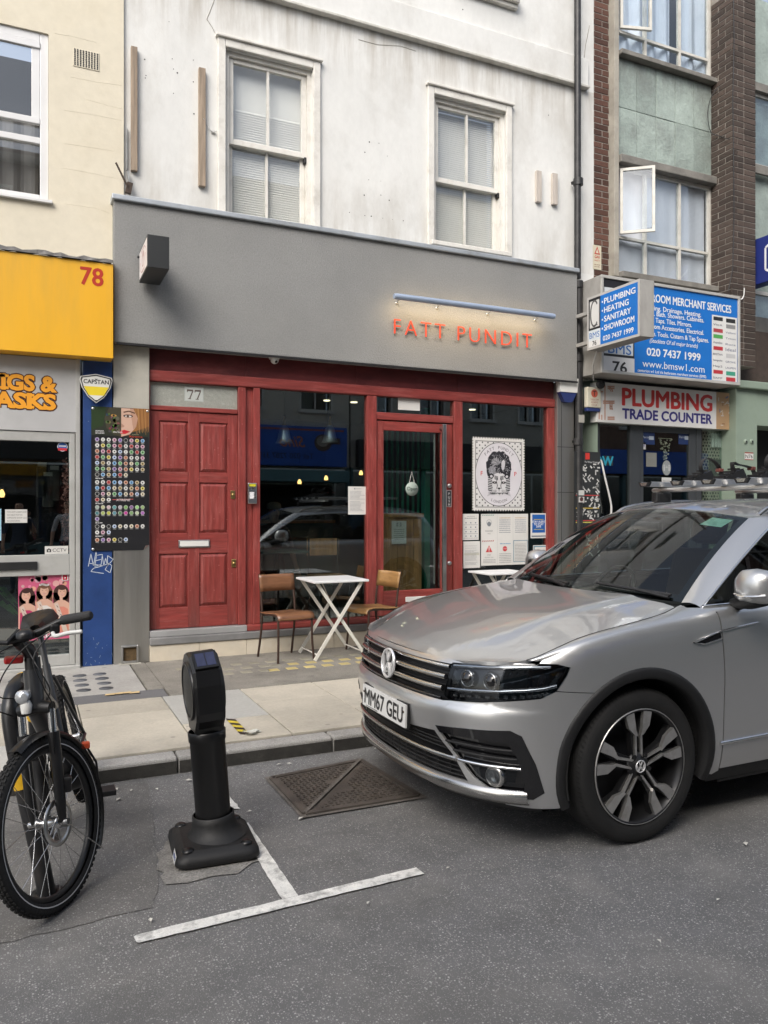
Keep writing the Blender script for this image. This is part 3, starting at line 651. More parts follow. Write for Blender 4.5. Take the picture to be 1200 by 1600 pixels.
fan = MB().box(dx0, dx1, YF+.03, YF+.036, fz0+.0005, fz1).build('fanlight', MATS['frosted'], b77)
x, z = XZ(289,626,YF); f = front(x, YF+.0298, z)
pr = Print(f); pw = fx(319,YF)-x; ph = XZ(289,603,YF)[1]-z
pr.rect(0, pw, 0, ph, (.42,.45,.42), 1); pr.rect(.008, pw-.008, .008, ph-.008, (.50,.53,.50), 2)
for k in (0, 1):                               # serifed sevens
    ox = pw*.13+k*pw*.40; w_ = pw*.33; h_ = ph*.66; oy = ph*.15; g = (.12,.09,.08)
    pr.poly([(ox,oy+h_*.82),(ox+w_,oy+h_*.82),(ox+w_,oy+h_),(ox,oy+h_)], g, 3); pr.rect(ox, ox+.007, oy+h_*.70, oy+h_*.83, g, 3)
    pr.poly([(ox+w_*.30,oy),(ox+w_*.52,oy),(ox+w_,oy+h_*.83),(ox+w_*.82,oy+h_*.83)], g, 3); pr.rect(ox+w_*.15, ox+w_*.67, oy, oy+.006, g, 3)
pr.build('house_number', fan)
# intercom
x, z = XZ(392.5,770.5,YF); ic = thing('intercom', (x, YF, z-.1), 'small grey metal door intercom on the red post', 'intercom')
MB().box(x-.045, x+.045, YF-.05, YF-.0145, z-.105, z+.10, .006).build('case', MATS['steel_satin'], ic)
f = front(x-.045, YF-.0502, z-.105); p = Print(f); p.rect(.012,.078,.17,.195,(.55,.50,.03),1); p.rect(.015,.060,.05,.115,(.7,.7,.72),1); p.circ(.045,.15,.013,(.05,.05,.05),1)
for k in range(4): p.circ(.073,.06+.017*k,.005,(.06,.06,.06),1)
p.build('keypad', ic)

# -------- shop windows and the glazed door
def pane(l, r, z0, z1, n='window_pane'): return MB().box(fx(l,YF)+.001, fx(r,YF)-.001, YF+.030, YF+.036, z0, z1).build(n, MATS['shop_glass'], b77)
pane(406,573,Z_S,Z_G-.001); pane(722,855,Z_S,Z_G-.001)
d2z = XZ(590,657,YF)[1]; tz = XZ(588,643.5,YF)[1]
MB().box(fx(588,YF)+.001, fx(708.5,YF)-.001, YF-.004, YF+.085, d2z+.012, tz, .008).build('transom_bar', MATS['red_wood_h'], b77)
MB().box(fx(588,YF)+.001, fx(708.5,YF)-.001, YF+.03, YF+.036, tz+.0005, Z_G-.001).build('transom_pane', MATS['shop_glass'], b77)
d2 = thing('shop_door', (fx(650,YF), YF, Z_S), None, None); del_ = d2; d2.parent = b77; d2.matrix_parent_inverse = base_matrix(b77).inverted()
d2['label'] = 'glazed red shop door with long steel pull handle'
a0, a1 = fx(589,YF)+.004, fx(707.5,YF)-.004; g0, g1 = fx(600,YF), fx(690,YF); gzt = XZ(600,672,YF)[1]; gzb = XZ(600,924,YF)[1]
yd0, yd1 = YF+.010, YF+.055
MB().box(a0, g0, yd0, yd1, Z_S, d2z, .004).build('stile', MATS['red_wood'], d2); MB().box(g1, a1, yd0, yd1, Z_S, d2z, .004).build('stile', MATS['red_wood'], d2)
MB().box(g0+.0005, g1-.0005, yd0+.001, yd1, gzt, d2z-.0005, .004).build('rail', MATS['red_wood_h'], d2); MB().box(g0+.0005, g1-.0005, yd0+.001, yd1, Z_S, gzb, .004).build('rail', MATS['red_wood_h'], d2)
MB().box(g0+.001, g1-.001, YF+.03, YF+.036, gzb+.0005, gzt-.0005).build('pane', MATS['shop_glass'], d2)
hx = fx(694,YF-.06); hz1 = XZ(694,663,YF-.06)[1]
MB().box(hx-.022, hx+.022, YF-.075, YF-.045, Z_S+.12, hz1, .004).box(hx-.02, hx+.02, YF-.044, YF+.0095, hz1-.05, hz1-.02).box(hx-.02, hx+.02, YF-.044, YF+.0095, Z_S+.2, Z_S+.23).build('pull_handle', MATS['steel_satin'], d2)
MB().tube([(fx(685.5,YF),YF+.1,hz1-.1),(fx(685.5,YF),YF+.1,gzb+.05)], .014, 10).build('pull_handle', MATS['steel_satin'], d2)
for py in (759,880):
    x, z = XZ(702.5,py,YF); MB().lathe([(.026,0),(.026,.012),(.014,.022),(.001,.022)], (x,yd0,z), (0,-1,0), 16).build('lock', MATS['steel_satin'], d2)
x, z = XZ(698.5,792,YF); f = front(x, yd0-.0005, z); p = Print(f); w_ = .062; h_ = XZ(699,766,YF)[1]-z
p.rect(0,w_,0,h_,(.6,.6,.6),1); p.rect(.004,w_-.004,.004,h_-.004,(.03,.03,.03),2)
for k, ch in enumerate('PUSH'): p.text(ch, w_/2, h_-.013-(k+1)*.040, .028, (.75,.75,.75), 3, bold=.01, align='c')
p.build('push_sign', d2)
x, z = XZ(634,938,YF); x1, z1 = XZ(666,932,YF); MB().box(x, x1, yd0-.01, yd0-.0005, z-.02, z+.035, .004).build('letterbox', MATS['white_plastic'], d2)

# -------- lettering, lamp and projecting sign on the fascia
lx, lz = XZ(616,521.5,YG-.03); lx2 = fx(831,YG-.03)
sg = thing('lettering_sign', ((lx+lx2)/2, YG, lz), 'orange-red raised letters reading FATT PUNDIT on the grey fascia', 'sign')
mat('letter_red', (.80,.075,.035), .45, var=.05)
letters3d(front(0, YG-.02, 0), 'FATT PUNDIT', lx, lz, .166, .010, MATS['letter_red'], sg, bold=-.017, space=1.28, w=lx2-lx)
stn = MB()
for k in range(22): stn.tube([(lx+.02+k*(lx2-lx-.04)/21, YG-.02, lz+.06*(k % 3)), (lx+.02+k*(lx2-lx-.04)/21, YG, lz+.06*(k % 3))], .003, 5)
tag(stn.build('fixing_pins', MATS['steel_satin'], sg), kind='stuff')
YL = YG-.20; ax, az = XZ(616,466.5,YL); bx, bz = XZ(866,491,YL); az = bz = (az+bz)/2
lampt = thing('sign_lamp', ((ax+bx)/2, YG, az), 'long blue-grey tubular lamp on brackets above the FATT PUNDIT letters', 'lamp')
mat('lamp_tube', (.36,.43,.55), .35, metal=.25, var=.08)
MB().tube([(ax,YL,az),(ax+.03,YL,az),(bx-.03,YL,bz),(bx,YL,bz)], [.028,.032,.032,.028], 16).build('tube', MATS['lamp_tube'], lampt)
mat('lamp_glow', (.9,.8,.6), .5, emit=(1,.72,.38), estr=5)
MB().box(ax+.05, bx-.05, YL+.030, YL+.036, az-.014, az+.008).build('lit_strip', MATS['lamp_glow'], lampt)
for fr_ in (.06, .30, .62, .94):
    x = ax+(bx-ax)*fr_; MB().tube([(x,YL,az+.02),(x,YL+.06,az+.035),(x,YG,az-.01)], .006, 6).lathe([(.014,0),(.014,.006),(.001,.007)], (x,YG,az-.01), (0,-1,0), 12).build('bracket', MATS['steel_satin'], lampt)
ld = bpy.data.lights.new('sign_lamp_light', 'AREA'); ld.shape = 'RECTANGLE'; ld.size = bx-ax-.1; ld.size_y = .03; ld.energy = 2.4; ld.color = (1,.72,.38)
lo = bpy.data.objects.new('lamp_light', ld); C.objects.link(lo); lo.location = ((ax+bx)/2, YL-.01, az-.05); lo.rotation_euler = (R(34),0,0); lo.parent = lampt; lo.matrix_parent_inverse = base_matrix(lampt).inverted()
# black projecting box sign
X0 = .938; bxw = .182; Yn, Yw = 6.865, YG-.05; Zb, Zt = 3.605, 3.885
ps = thing('projecting_sign', (X0, YG, Zb), 'black box sign with pale printed face projecting from the grey fascia', 'sign')
mat('sign_black', (.022,.024,.025), .5, var=.1)
MB().box(X0, X0+bxw, Yn, Yw, Zb, Zt, .004).build('box', MATS['sign_black'], ps)
MB().box(X0+.03, X0+bxw-.03, Yw+.0005, YG, Zb+.05, Zt-.05).build('wall_plate', MATS['black_plastic'], ps)
MB().tube([(X0-.02,Yw-.02,Zt-.05),(X0+.05,Yw-.02,Zt-.05)], .012, 8).build('bolt', MATS['black_plastic'], ps)
f = leftf(X0-.0008, Yw, Zb); L_ = Yw-Yn; H_ = Zt-Zb; p = Print(f); p.rect(.02,L_-.02,.02,H_-.02,(.74,.70,.69),1)
p.ring(L_*.5,H_*.5,.20,.006,(.45,.25,.25),2,ry=.105); p.circ(L_*.5,H_*.52,.08,(.5,.36,.36),2,ry=.07); p.circ(L_*.5,H_*.46,.045,(.7,.66,.65),3,ry=.04)
p.text('FATT PUNDIT', L_*.5, H_*.78, .022, (.4,.2,.2), 3, align='c'); p.text('F', L_*.16, H_*.45, .03, (.55,.08,.07), 3); p.text('P', L_*.78, H_*.45, .03, (.55,.08,.07), 3); p.text('LONDON', L_*.5, H_*.14, .02, (.4,.2,.2), 3, align='c')
p.build('printed_face', ps)
# dome camera and alarm box
x, z = XZ(429,561,YF-.07); cc = thing('security_camera', (x, YF-.07, z), 'white dome security camera under the grey fascia', 'camera')
MB().lathe([(.058,.045),(.058,.02),(.05,.0),(.03,-.012),(.001,-.014)], (x,YF-.06,z+.0), (0,0,1), 20).build('housing', MATS['white_plastic'], cc)
MB().lathe([(.042,0),(.040,.02),(.028,.038),(.001,.045)], (x,YF-.065,z-.005), (.2,-.75,-.6), 18).build('ball', MATS['white_plastic'], cc); MB().lathe([(.016,.038),(.012,.047),(.001,.048)], (x,YF-.065,z-.005), (.2,-.75,-.6), 12).build('lens', MATS['black_plastic'], cc)
x0, z1 = XZ(868,592.5,YF-.06); x1, z0 = XZ(898,631,YF-.06)
al = thing('alarm_box', ((x0+x1)/2, YF-.06, z0), 'white and navy shield-shaped alarm box on the right steel pillar', 'alarm')
f = front(x0, YF-.062, z0); w_ = x1-x0; h_ = .29; poly = [(0,h_),(w_*.06,h_*.42),(w_*.30,h_*.03),(w_*.5,0),(w_*.70,h_*.03),(w_*.94,h_*.42),(w_,h_)]
MB().prism([(0,h_),(w_*.06,h_*.42),(w_*.94,h_*.42),(w_,h_)], f, 0, .07).build('cover', MATS['white_plastic'], al)
MB().prism([(w_*.06,h_*.417),(w_*.30,h_*.03),(w_*.5,0),(w_*.70,h_*.03),(w_*.94,h_*.417)], f, 0, .062).build('strobe_base', MATS['blue_plastic'], al)

# battens and brackets on the upper wall
for i, (l, t, r, b_, lab) in enumerate(((204,75,214,270,'long weathered timber batten on the white wall beside the cream building'),(309.5,108,320,294,'weathered timber batten on the white wall left of the window'),(835.5,268,843,318,'short timber batten right of the window, nearer the window'),(860.5,272,868,322,'short timber batten right of the window, nearer the drainpipe'))):
    x0, z1 = XZ(l,t,YF); x1, z0 = XZ(r,b_,YF); tag(MB().box(x0, x1, YF-.045, YF-.001, z0, z1, .003).build('timber_batten', MATS['batten_wood'] if i < 2 else mat('batten_pale', (.5,.45,.4), .85, var=.2, vscale=3, stretch=(14,14,1))), lab, 'batten', 'timber battens')
br = thing('wall_bracket', onY(200,300,YF-.05), 'rusty broken sign bracket above the left end of the grey fascia', 'bracket')
mat('rust', (.10,.075,.06), .8, metal=.4, var=.4, vscale=30); mat('galv', (.42,.43,.42), .45, metal=.6, var=.2, vscale=15)
P = lambda a, b_, y=YF-.04: tuple(onY(a, b_, y))
MB().bar(P(181,254,YF-.14), P(199,291,YF-.10), .02, .008).build('arm', MATS['rust'], br)
MB().bar(P(199,268), P(203,292), .05, .01).build('plate', MATS['galv'], br); MB().bar(P(203,286,YF-.07), P(200,302,YF-.06), .06, .05).build('clamp', MATS['rust'], br)
MB().bar(P(198,200,YF-.012), P(198,266,YF-.012), .035, .006).build('strap', MATS['galv'], br)
mat('cable_white', (.6,.6,.58), .5)
tag(MB().tube([P(318,185,YF-.05), P(322,195,YF-.02), P(329,203,YF-.015), P(333,206,YF-.03), P(339,205,YF-.02)], .004, 6).box(*[v for a in zip(P(331,207,YF-.02), [p+.03 for p in P(331,207,YF-.02)]) for v in a]).build('loose_cable', MATS['cable_white']), 'short loose white cable hooked between batten and left window', 'cable')
# ================================================================== INSIDE THE RED SHOP (seen through the glass)
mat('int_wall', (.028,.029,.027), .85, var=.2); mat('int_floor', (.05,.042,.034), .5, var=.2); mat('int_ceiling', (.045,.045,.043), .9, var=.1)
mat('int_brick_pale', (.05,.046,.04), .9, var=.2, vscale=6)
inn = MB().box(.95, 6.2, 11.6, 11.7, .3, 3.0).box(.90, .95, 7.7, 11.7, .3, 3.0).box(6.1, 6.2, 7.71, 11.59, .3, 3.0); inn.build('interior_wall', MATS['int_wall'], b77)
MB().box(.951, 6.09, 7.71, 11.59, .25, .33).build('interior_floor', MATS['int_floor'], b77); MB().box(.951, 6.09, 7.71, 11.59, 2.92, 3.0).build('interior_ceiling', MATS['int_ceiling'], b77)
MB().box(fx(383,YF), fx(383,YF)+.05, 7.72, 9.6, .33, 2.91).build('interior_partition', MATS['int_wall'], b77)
mat('pendant_metal', (.50,.54,.60), .38, metal=.7, var=.1); mat('bulb', (1,.8,.5), .4, emit=(1,.55,.18), estr=1.6); mat('spot', (1,.9,.7), .4, emit=(1,.85,.6), estr=1.2)
for i, (px, py, Y) in enumerate(((444,692,8.15),(515.5,691,8.15))):
    p = onY(px, py, Y); t = thing('pendant_lamp', (p.x, p.y, p.z), ('unlit grey metal bell pendant lamp in the shop window, nearer the red door' if i == 0 else 'unlit grey metal bell pendant lamp in the shop window, nearer the glazed door'), 'lamp', 'pendant lamps')
    MB().lathe([(.095,0),(.088,.01),(.072,.05),(.060,.11),(.052,.15),(.026,.185),(.022,.19)], p, (0,0,1), 22).build('shade', MATS['pendant_metal'], t)
    MB().lathe([(.022,.19),(.022,.21),(.015,.215),(.016,.24),(.010,.25),(.010,.29),(.001,.292)], p, (0,0,1), 14).build('holder', MATS['brass'], t)
    MB().tube([p+Vector((0,0,.29)), Vector((p.x,p.y,2.9))], .004, 6).build('cord', MATS['black_plastic'], t); MB().lathe([(.07,0),(.07,.025),(.001,.026)], (p.x,p.y,2.892), (0,0,1), 16).build('ceiling_rose', MATS['black_plastic'], t)
for i, (px, py, lab) in enumerate(((468,756,'small lit amber bulb inside the shop, left of the other'),(509.5,750,'small lit amber bulb inside the shop, middle of the three'),(564,742,'small lit amber bulb inside the shop beside the window post'))):
    p = onY(px, py, 9.9); t = thing('wall_lamp', p, lab, 'lamp', 'amber bulbs')
    MB().lathe([(.024,0),(.028,.02),(.020,.045),(.010,.06)], p, (0,0,1), 12).build('bulb', MATS['bulb'], t); MB().tube([p+Vector((0,0,.07)), Vector((p.x,p.y,2.9))], .003, 5).build('cord', MATS['black_plastic'], t)
for px, py, lb_ in ((511,650,'small recessed ceiling spotlight above the right-hand pendant lamp'),(553,662,'small recessed ceiling spotlight beside the post left of the glazed door'),(738,640,'small recessed ceiling spotlight above the stamp poster')):
    p = onY(px, py, 9.2); tag(MB().lathe([(.045,0),(.045,.01),(.001,.0)], (p.x,p.y,2.905), (0,0,1), 12).build('ceiling_spotlight', MATS['spot']), lb_, 'lamp', 'ceiling spotlights')
# timber cabinet, green slatted screen, furniture
mat('cabinet_wood', (.33,.17,.07), .5, var=.35, vscale=2.5, stretch=(9,9,1), coat=.2); mat('screen_green', (.02,.30,.18), .6, var=.15); mat('counter_green', (.010,.045,.035), .6); mat('cream_counter', (.14,.13,.10), .7)
cx0, cx1 = fx(608,8.25), fx(659,8.25); cz = onY(608,806,8.25).z
cb = thing('wooden_cabinet', ((cx0+cx1)/2, 8.3, .33), 'brown wooden cabinet standing behind the glazed door', 'cabinet')
for k in range(4): MB().box(cx0+(cx1-cx0)*k/4+.002, cx0+(cx1-cx0)*(k+1)/4-.002, 8.25, 8.29, .40, cz-.02, .003).build('plank', MATS['cabinet_wood'], cb)
MB().box(cx0-.02, cx1+.02, 8.23, 8.72, cz-.02, cz+.03, .006).build('top', MATS['cabinet_wood'], cb); MB().box(cx0, cx1, 8.295, 8.7, .33, cz-.025).build('carcass', MATS['cabinet_wood'], cb)
x_ = onY(616,813,8.2); f = front(fx(612,8.22), 8.222, onY(612,850,8.22).z); pw, ph = fx(635,8.22)-fx(612,8.22), .27
nt = thing('notice', f.O, 'white paper notice fixed to the cabinet behind the glazed door', 'notice'); p = Print(f); p.rect(0,pw,0,ph,(.55,.55,.52),1); p.rect(pw*.33,pw*.66,ph*.76,ph*.92,(.2,.2,.2),2); p.circ(pw*.5,ph*.84,pw*.11,(.5,.5,.48),3)
for k in range(6): p.scribble(pw*.15, pw*.85, ph*(.62-.09*k), .006, (.15,.15,.15))
p.build('sheet', nt)
sc = thing('slatted_screen', (fx(650,9.0), 9.0, .33), 'green slatted screen standing behind the glazed shop door', 'screen')
x = fx(604,9.0)
while x < fx(672,9.0):
    MB().box(x, x+.022, 9.0, 9.03, .33, 2.75).build('slat', MATS['screen_green'], sc); x += .075
MB().box(fx(663,8.9), fx(672,8.9), 8.9, 8.99, .33, 2.85).build('post', MATS['screen_green'], sc)
MB().box(fx(600,9.0), fx(674,9.0), 9.04, 9.07, 1.0, 1.03).box(fx(600,9.0), fx(674,9.0), 9.04, 9.07, 2.7, 2.75).build('rail', MATS['screen_green'], sc)
ct = thing('serving_counter', (2.9, 10.2, .33), 'dark green counter with cream panel at the back of the shop', 'counter'); MB().box(2.0, 3.9, 10.2, 10.8, .33, 1.35).build('body', MATS['counter_green'], ct); MB().box(1.98, 3.92, 10.15, 10.85, 1.351, 1.39).build('top', MATS['cabinet_wood'], ct)
def stool(x, y, lab, col):
    t = thing('dining_chair', (x, y, .33), lab, 'chair', 'chairs inside the shop'); m_ = MATS[col]
    MB().box(x-.2, x+.2, y-.2, y+.2, .76, .79, .01).build('seat', m_, t)
    for sx in (-1,1):
        MB().tube([(x+sx*.18,y-.18,.33),(x+sx*.18,y-.18,.76)], .014, 8).build('leg', MATS['black_plastic'], t); MB().tube([(x+sx*.18,y+.18,.33),(x+sx*.18,y+.2,1.2)], .014, 8).build('leg', MATS['black_plastic'], t)
    MB().box(x-.2, x+.2, y+.19, y+.215, 1.0, 1.2, .01).build('backrest', m_, t)
stool(3.15, 8.35, 'pale wood chair inside the shop window by the window post', 'cabinet_wood'); stool(2.15, 8.5, 'dark green chair inside the shop window by the red door', 'counter_green')
MB_t = thing('dining_table', (2.55, 8.45, .33), 'dark table inside the shop window between two chairs', 'table'); MB().box(2.3, 2.85, 8.2, 8.75, 1.05, 1.08, .01).build('tabletop', MATS['counter_green'], MB_t); MB().tube([(2.57,8.47,.36),(2.57,8.47,1.05)], .03, 10).lathe([(.2,0),(.2,.02),(.03,.03)], (2.57,8.47,.33), (0,0,1), 18).build('pedestal', MATS['black_plastic'], MB_t)
# waiter in a pale cap, seated behind the counter
mat('skin', (.42,.25,.17), .6); mat('cap_white', (.6,.6,.6), .8); mat('shirt_dark', (.05,.05,.06), .85)
def person(name, loc, rot, label, shirt, trousers, skin, hair, cap=None, h=1.72, phone=False, group=None):
    """standing figure, skinned from a joint skeleton into one continuous body"""
    s = h/1.72
    J = {'pel':(0,0,.95,.125),'wst':(0,0,1.10,.115),'chs':(0,.0,1.30,.14),'nck':(0,0,1.46,.052),'hd0':(0,-.015,1.53,.062),'hd1':(0,-.02,1.61,.088),'hd2':(0,-.01,1.69,.06)}
    E = [('pel','wst'),('wst','chs'),('chs','nck'),('nck','hd0'),('hd0','hd1'),('hd1','hd2')]
    for k, sx in (('l',1),('r',-1)):
        el = (sx*.26,-.02,1.12,.042); wr = (sx*.27,-.12,.90,.030)
        if phone and k == 'r': el = (sx*.27,-.06,1.13,.042); wr = (sx*.15,-.30,1.40,.030)
        J.update({'sh'+k:(sx*.17,0,1.40,.062),'el'+k:el,'wr'+k:wr,'hn'+k:(wr[0],wr[1]-.05,wr[2]+(.05 if wr[2]>1.2 else -.07),.034),'hp'+k:(sx*.09,0,.90,.095),'kn'+k:(sx*.10,-.015,.50,.062),'an'+k:(sx*.105,.02,.09,.042),'to'+k:(sx*.12,-.13,.035,.036)})
        E += [('chs','sh'+k),('sh'+k,'el'+k),('el'+k,'wr'+k),('wr'+k,'hn'+k),('pel','hp'+k),('hp'+k,'kn'+k),('kn'+k,'an'+k),('an'+k,'to'+k)]
    ks = list(J); me = bpy.data.meshes.new('body'); me.from_pydata([(J[k][0]*s, J[k][1]*s, J[k][2]*s) for k in ks], [(ks.index(a), ks.index(b)) for a, b in E], [])
    o = bpy.data.objects.new('body', me); C.objects.link(o); o.modifiers.new('skin', 'SKIN'); sk = me.skin_vertices[0].data
    for i, k in enumerate(ks): sk[i].radius = (J[k][3]*s, J[k][3]*s*(.72 if k in ('pel','wst','chs') else 1)); sk[i].use_root = (k == 'pel')
    ss = o.modifiers.new('sub', 'SUBSURF'); ss.levels = 2; ss.render_levels = 2
    bpy.context.view_layer.update(); ev = o.evaluated_get(bpy.context.evaluated_depsgraph_get()); m2 = bpy.data.meshes.new_from_object(ev); bpy.data.objects.remove(o)
    t = thing(name, loc, label, 'person', group); t.rotation_euler = (0,0,rot)
    b = bpy.data.objects.new('body', m2); C.objects.link(b); b.parent = t
    m2.materials.clear()
    for m_ in (skin, shirt, trousers, hair, MATS['black_plastic']): m2.materials.append(m_)
    for p_ in m2.polygons:
        c = p_.center; z = c.z/s; p_.use_smooth = True
        arm_skin = abs(c.x)/s > .215 and (z < 1.12 or (phone and c.x < 0 and c.y < -.08*s))
        p_.material_index = 0 if z > 1.455 or arm_skin else (1 if z > .93 else (2 if z > .1 else 4))
        if z > 1.455 and (z > 1.665 or c.y > .035*s) and z > 1.53: p_.material_index = 3
    hd = MB()
    for sx in (-1,1): hd.lathe([(.012,0),(.009,.006),(.001,.008)], (sx*.032*s,-.095*s,1.625*s), (0,-1,.0), 8)
    e = hd.build('eyes', MATS['black_plastic'], None); e.parent = t
    n = MB().add([(0,-.125*s,1.585*s),(-.016*s,-.095*s,1.58*s),(.016*s,-.095*s,1.58*s),(0,-.095*s,1.63*s)], [(0,1,3),(0,3,2),(0,2,1)]).build('nose', skin, None, True); n.parent = t
    mo = MB().box(-.022*s,.022*s,-.098*s,-.085*s,1.552*s,1.559*s).build('mouth', mat('lips', (.3,.1,.09), .6), None); mo.parent = t
    hh = MB()
    for k, sx in (('l',1),('r',-1)):
        w_ = J['hn'+k]; up = 1 if w_[2] > 1.2 else -1
        for q in range(4): hh.tube([Vector((w_[0]+(q-1.5)*.018*sx, w_[1], w_[2]))*s, Vector((w_[0]+(q-1.5)*.02*sx, w_[1]-.015, w_[2]+up*.045))*s, Vector((w_[0]+(q-1.5)*.02*sx, w_[1]-.035, w_[2]+up*(.075-.006*abs(q-1.5))))*s], [.010*s,.009*s,.007*s], 6)
        hh.tube([Vector((w_[0]-sx*.03, w_[1], w_[2]))*s, Vector((w_[0]-sx*.055, w_[1]-.02, w_[2]+up*.03))*s], [.011*s,.008*s], 6)
    h_ = hh.build('fingers', skin, None); h_.parent = t
    if cap:
        cp = MB().lathe([(.092*s,0),(.096*s,.03*s),(.088*s,.07*s),(.05*s,.09*s),(.001,.095*s)], (0,-.015*s,1.645*s), (0,0,1), 18).build('cap', cap, None); cp.parent = t
    return t
person('person', onY(427,900,9.9).xy.to_3d()+Vector((0,0,-.10)), R(12), 'person in a pale cap and dark top inside the red shop', MATS['shirt_dark'], MATS['shirt_dark'], MATS['skin'], MATS['shirt_dark'], MATS['cap_white'])

# -------- notices and the stamp print on the glass
YN = YF+.0285
def sheet_on(px0, py0, px1, py1, name, label, cat, drawer, Y=YN, group=None, parent=None):
    x0, z1 = XZ(px0, py0, Y); x1 = fx(px1, Y); z0 = XZ(px0, py1, Y)[1]
    o = MB().box(x0, x1, Y-.0004, Y+.0008, z0, z1).build('paper' if parent is None else name, MATS['paper_white'], None)
    t = thing(name, ((x0+x1)/2, Y, z0), label, cat, group); o.parent = t; o.matrix_parent_inverse = base_matrix(t).inverted()
    p = Print(front(x0, Y-.0006, z0)); drawer(p, x1-x0, z1-z0); p.build('print', t); return t
G1 = (.22,.22,.23)
def letter(p, w, h, n=16, head=True):
    if head: p.circ(w*.35, h*.92, .008, G1, 2); p.rect(w*.42, w*.7, h*.915, h*.925, G1, 2)
    for k in range(n):
        if random.random() < .15: continue
        p.scribble(w*.1, w*random.uniform(.6,.92), h*(.82-.74*k/n), .0055, (.33,.33,.34))
sheet_on(544,760,573,804,'notice','white printed letter stuck in the left shop window','notice',lambda p,w,h: letter(p,w,h))
sheet_on(622,614,656,640,'notice','plain paper label in the pane above the glazed door','notice',lambda p,w,h: (p.circ(w*.12,h*.8,.01,(.05,.05,.05)), p.scribble(w*.3,w*.9,h*.75,.006,G1)))
def grid_icons(p, w, h):
    p.scribble(w*.25,w*.75,h*.90,.006,G1); p.scribble(w*.12,w*.88,h*.82,.009,G1)
    for r in range(4):
        for c in range(3):
            x, y = w*(.2+.3*c), h*(.66-.17*r); p.circ(x,y,.008,(.12,.14,.2)); p.scribble(x-.03,x+.03,y-.025,.005,G1)
sheet_on(723,803,748,844,'notice','white rules poster with rows of icons, far left of the window notices','notice',grid_icons)
def typed(p, w, h):
    letter(p,w,h,18,False); p.rect(w*.05,w*.95,h*.48,h*.56,(.5,.49,.40),1)
sheet_on(724,846,750,888,'notice','typed white letter below the icon poster in the right window','notice',typed)
def big(p, w, h):
    for r in (0,1):
        for c in (0,1,2):
            x0, y0 = w*c/3, h*(.5-.5*r); X, Y_ = x0+w/6, y0+h/4
            p.line([(x0+.004,y0),(x0+.004,y0+h*.5)], .002, (.4,.4,.4), 2)
            if (r,c) == (0,0):
                p.circ(X,Y_+.05,.035,(.25,.27,.28)); p.circ(X,Y_+.05,.031,(.62,.61,.58),2); p.circ(X,Y_+.032,.027,(.2,.22,.24),3); p.text('FACE MASK',X,Y_-.055,.014,G1,2,bold=.01,align='c'); p.text('AREA',X,Y_-.085,.012,G1,2,align='c')
            elif (r,c) == (1,0):
                p.poly([(X-.045,Y_+.005),(X+.045,Y_+.005),(X,Y_+.085)],(.55,.05,.05)); p.rect(X-.005,X+.005,Y_+.03,Y_+.065,(.7,.7,.7),2); p.rect(X-.005,X+.005,Y_+.014,Y_+.024,(.7,.7,.7),2); p.text('STOP',X,Y_-.035,.014,G1,2,bold=.01,align='c'); p.text('PROTECT YOU',X,Y_-.062,.012,G1,2,bold=.01,align='c')
                for k in range(3): p.scribble(x0+.03,x0+w/3-.02,Y_-.085-.016*k,.006,G1)
            elif (r,c) == (1,1):
                p.circ(X,Y_+.04,.032,(.55,.05,.06),2,n=8); p.text('STOP',X,Y_+.033,.015,(.7,.7,.7),3,align='c'); p.scribble(x0+.04,x0+w/3-.03,Y_+.095,.009,(.1,.3,.5))
                for k in range(6): p.scribble(x0+.03,x0+w/3-.02,Y_-.02-.02*k,.006,G1)
            elif (r,c) == (1,2):
                p.ring(X,Y_,.001,.001,(.1,.2,.3)); p.rect(x0+.01,x0+w/3-.006,y0+.03,y0+h*.5-.012,(.10,.22,.30),2); p.rect(x0+.017,x0+w/3-.013,y0+.037,y0+h*.5-.019,(.62,.61,.58),3)
                for k in range(12): p.scribble(x0+.03,x0+w/3-.03,y0+h*.5-.06-.017*k,.0055,G1,4)
            else:
                for k in range(8): p.scribble(x0+.03,x0+w/3-.03,y0+h*.5-.05-.024*k,.007,(.2,.22,.28) if k else (.5,.3,.1))
    for k in range(6):
        for r in (0,1): p.poly([(w*.02+k*.028,h*(.985-.5*r)-.012),(w*.02+k*.028+.014,h*(.985-.5*r)-.012),(w*.02+k*.028+.022,h*(.985-.5*r)),(w*.02+k*.028+.008,h*(.985-.5*r))],(.45,.05,.05) if r else (.08,.25,.2),2)
sheet_on(751.5,803,825,884,'notice_board','six joined white safety posters with face mask and stop signs','notice',big)
def blue(p, w, h):
    p.rect(w*.1,w*.9,h*.22,h*.95,(.015,.10,.36)); p.rect(w*.06,w*.94,h*.06,h*.1,(.01,.05,.1))
    p.text('STAY ALERT',w*.5,h*.62,.024,(.7,.7,.7),3,bold=.03,align='c'); p.text('TO STAY',w*.5,h*.52,.024,(.7,.7,.7),3,bold=.03,align='c'); p.text('SAFE',w*.5,h*.43,.024,(.7,.7,.7),3,bold=.03,align='c'); p.rect(w*.2,w*.8,h*.74,h*.76,(.6,.5,.05),3); p.rect(w*.2,w*.8,h*.34,h*.36,(.6,.5,.05),3)
sheet_on(829,802,854,841,'notice','blue and yellow safety notice by the right window post','notice',blue)
def bord(p, w, h):
    p.rect(w*.03,w*.97,h*.03,h*.97,(.10,.24,.32)); p.rect(w*.09,w*.91,h*.07,h*.93,(.62,.61,.58),2)
    for k in range(9): p.scribble(w*.2,w*.8,h*(.8-.08*k),.006,G1,3)
sheet_on(833,852,858,893,'notice','blue-bordered certificate low in the right window','notice',bord)
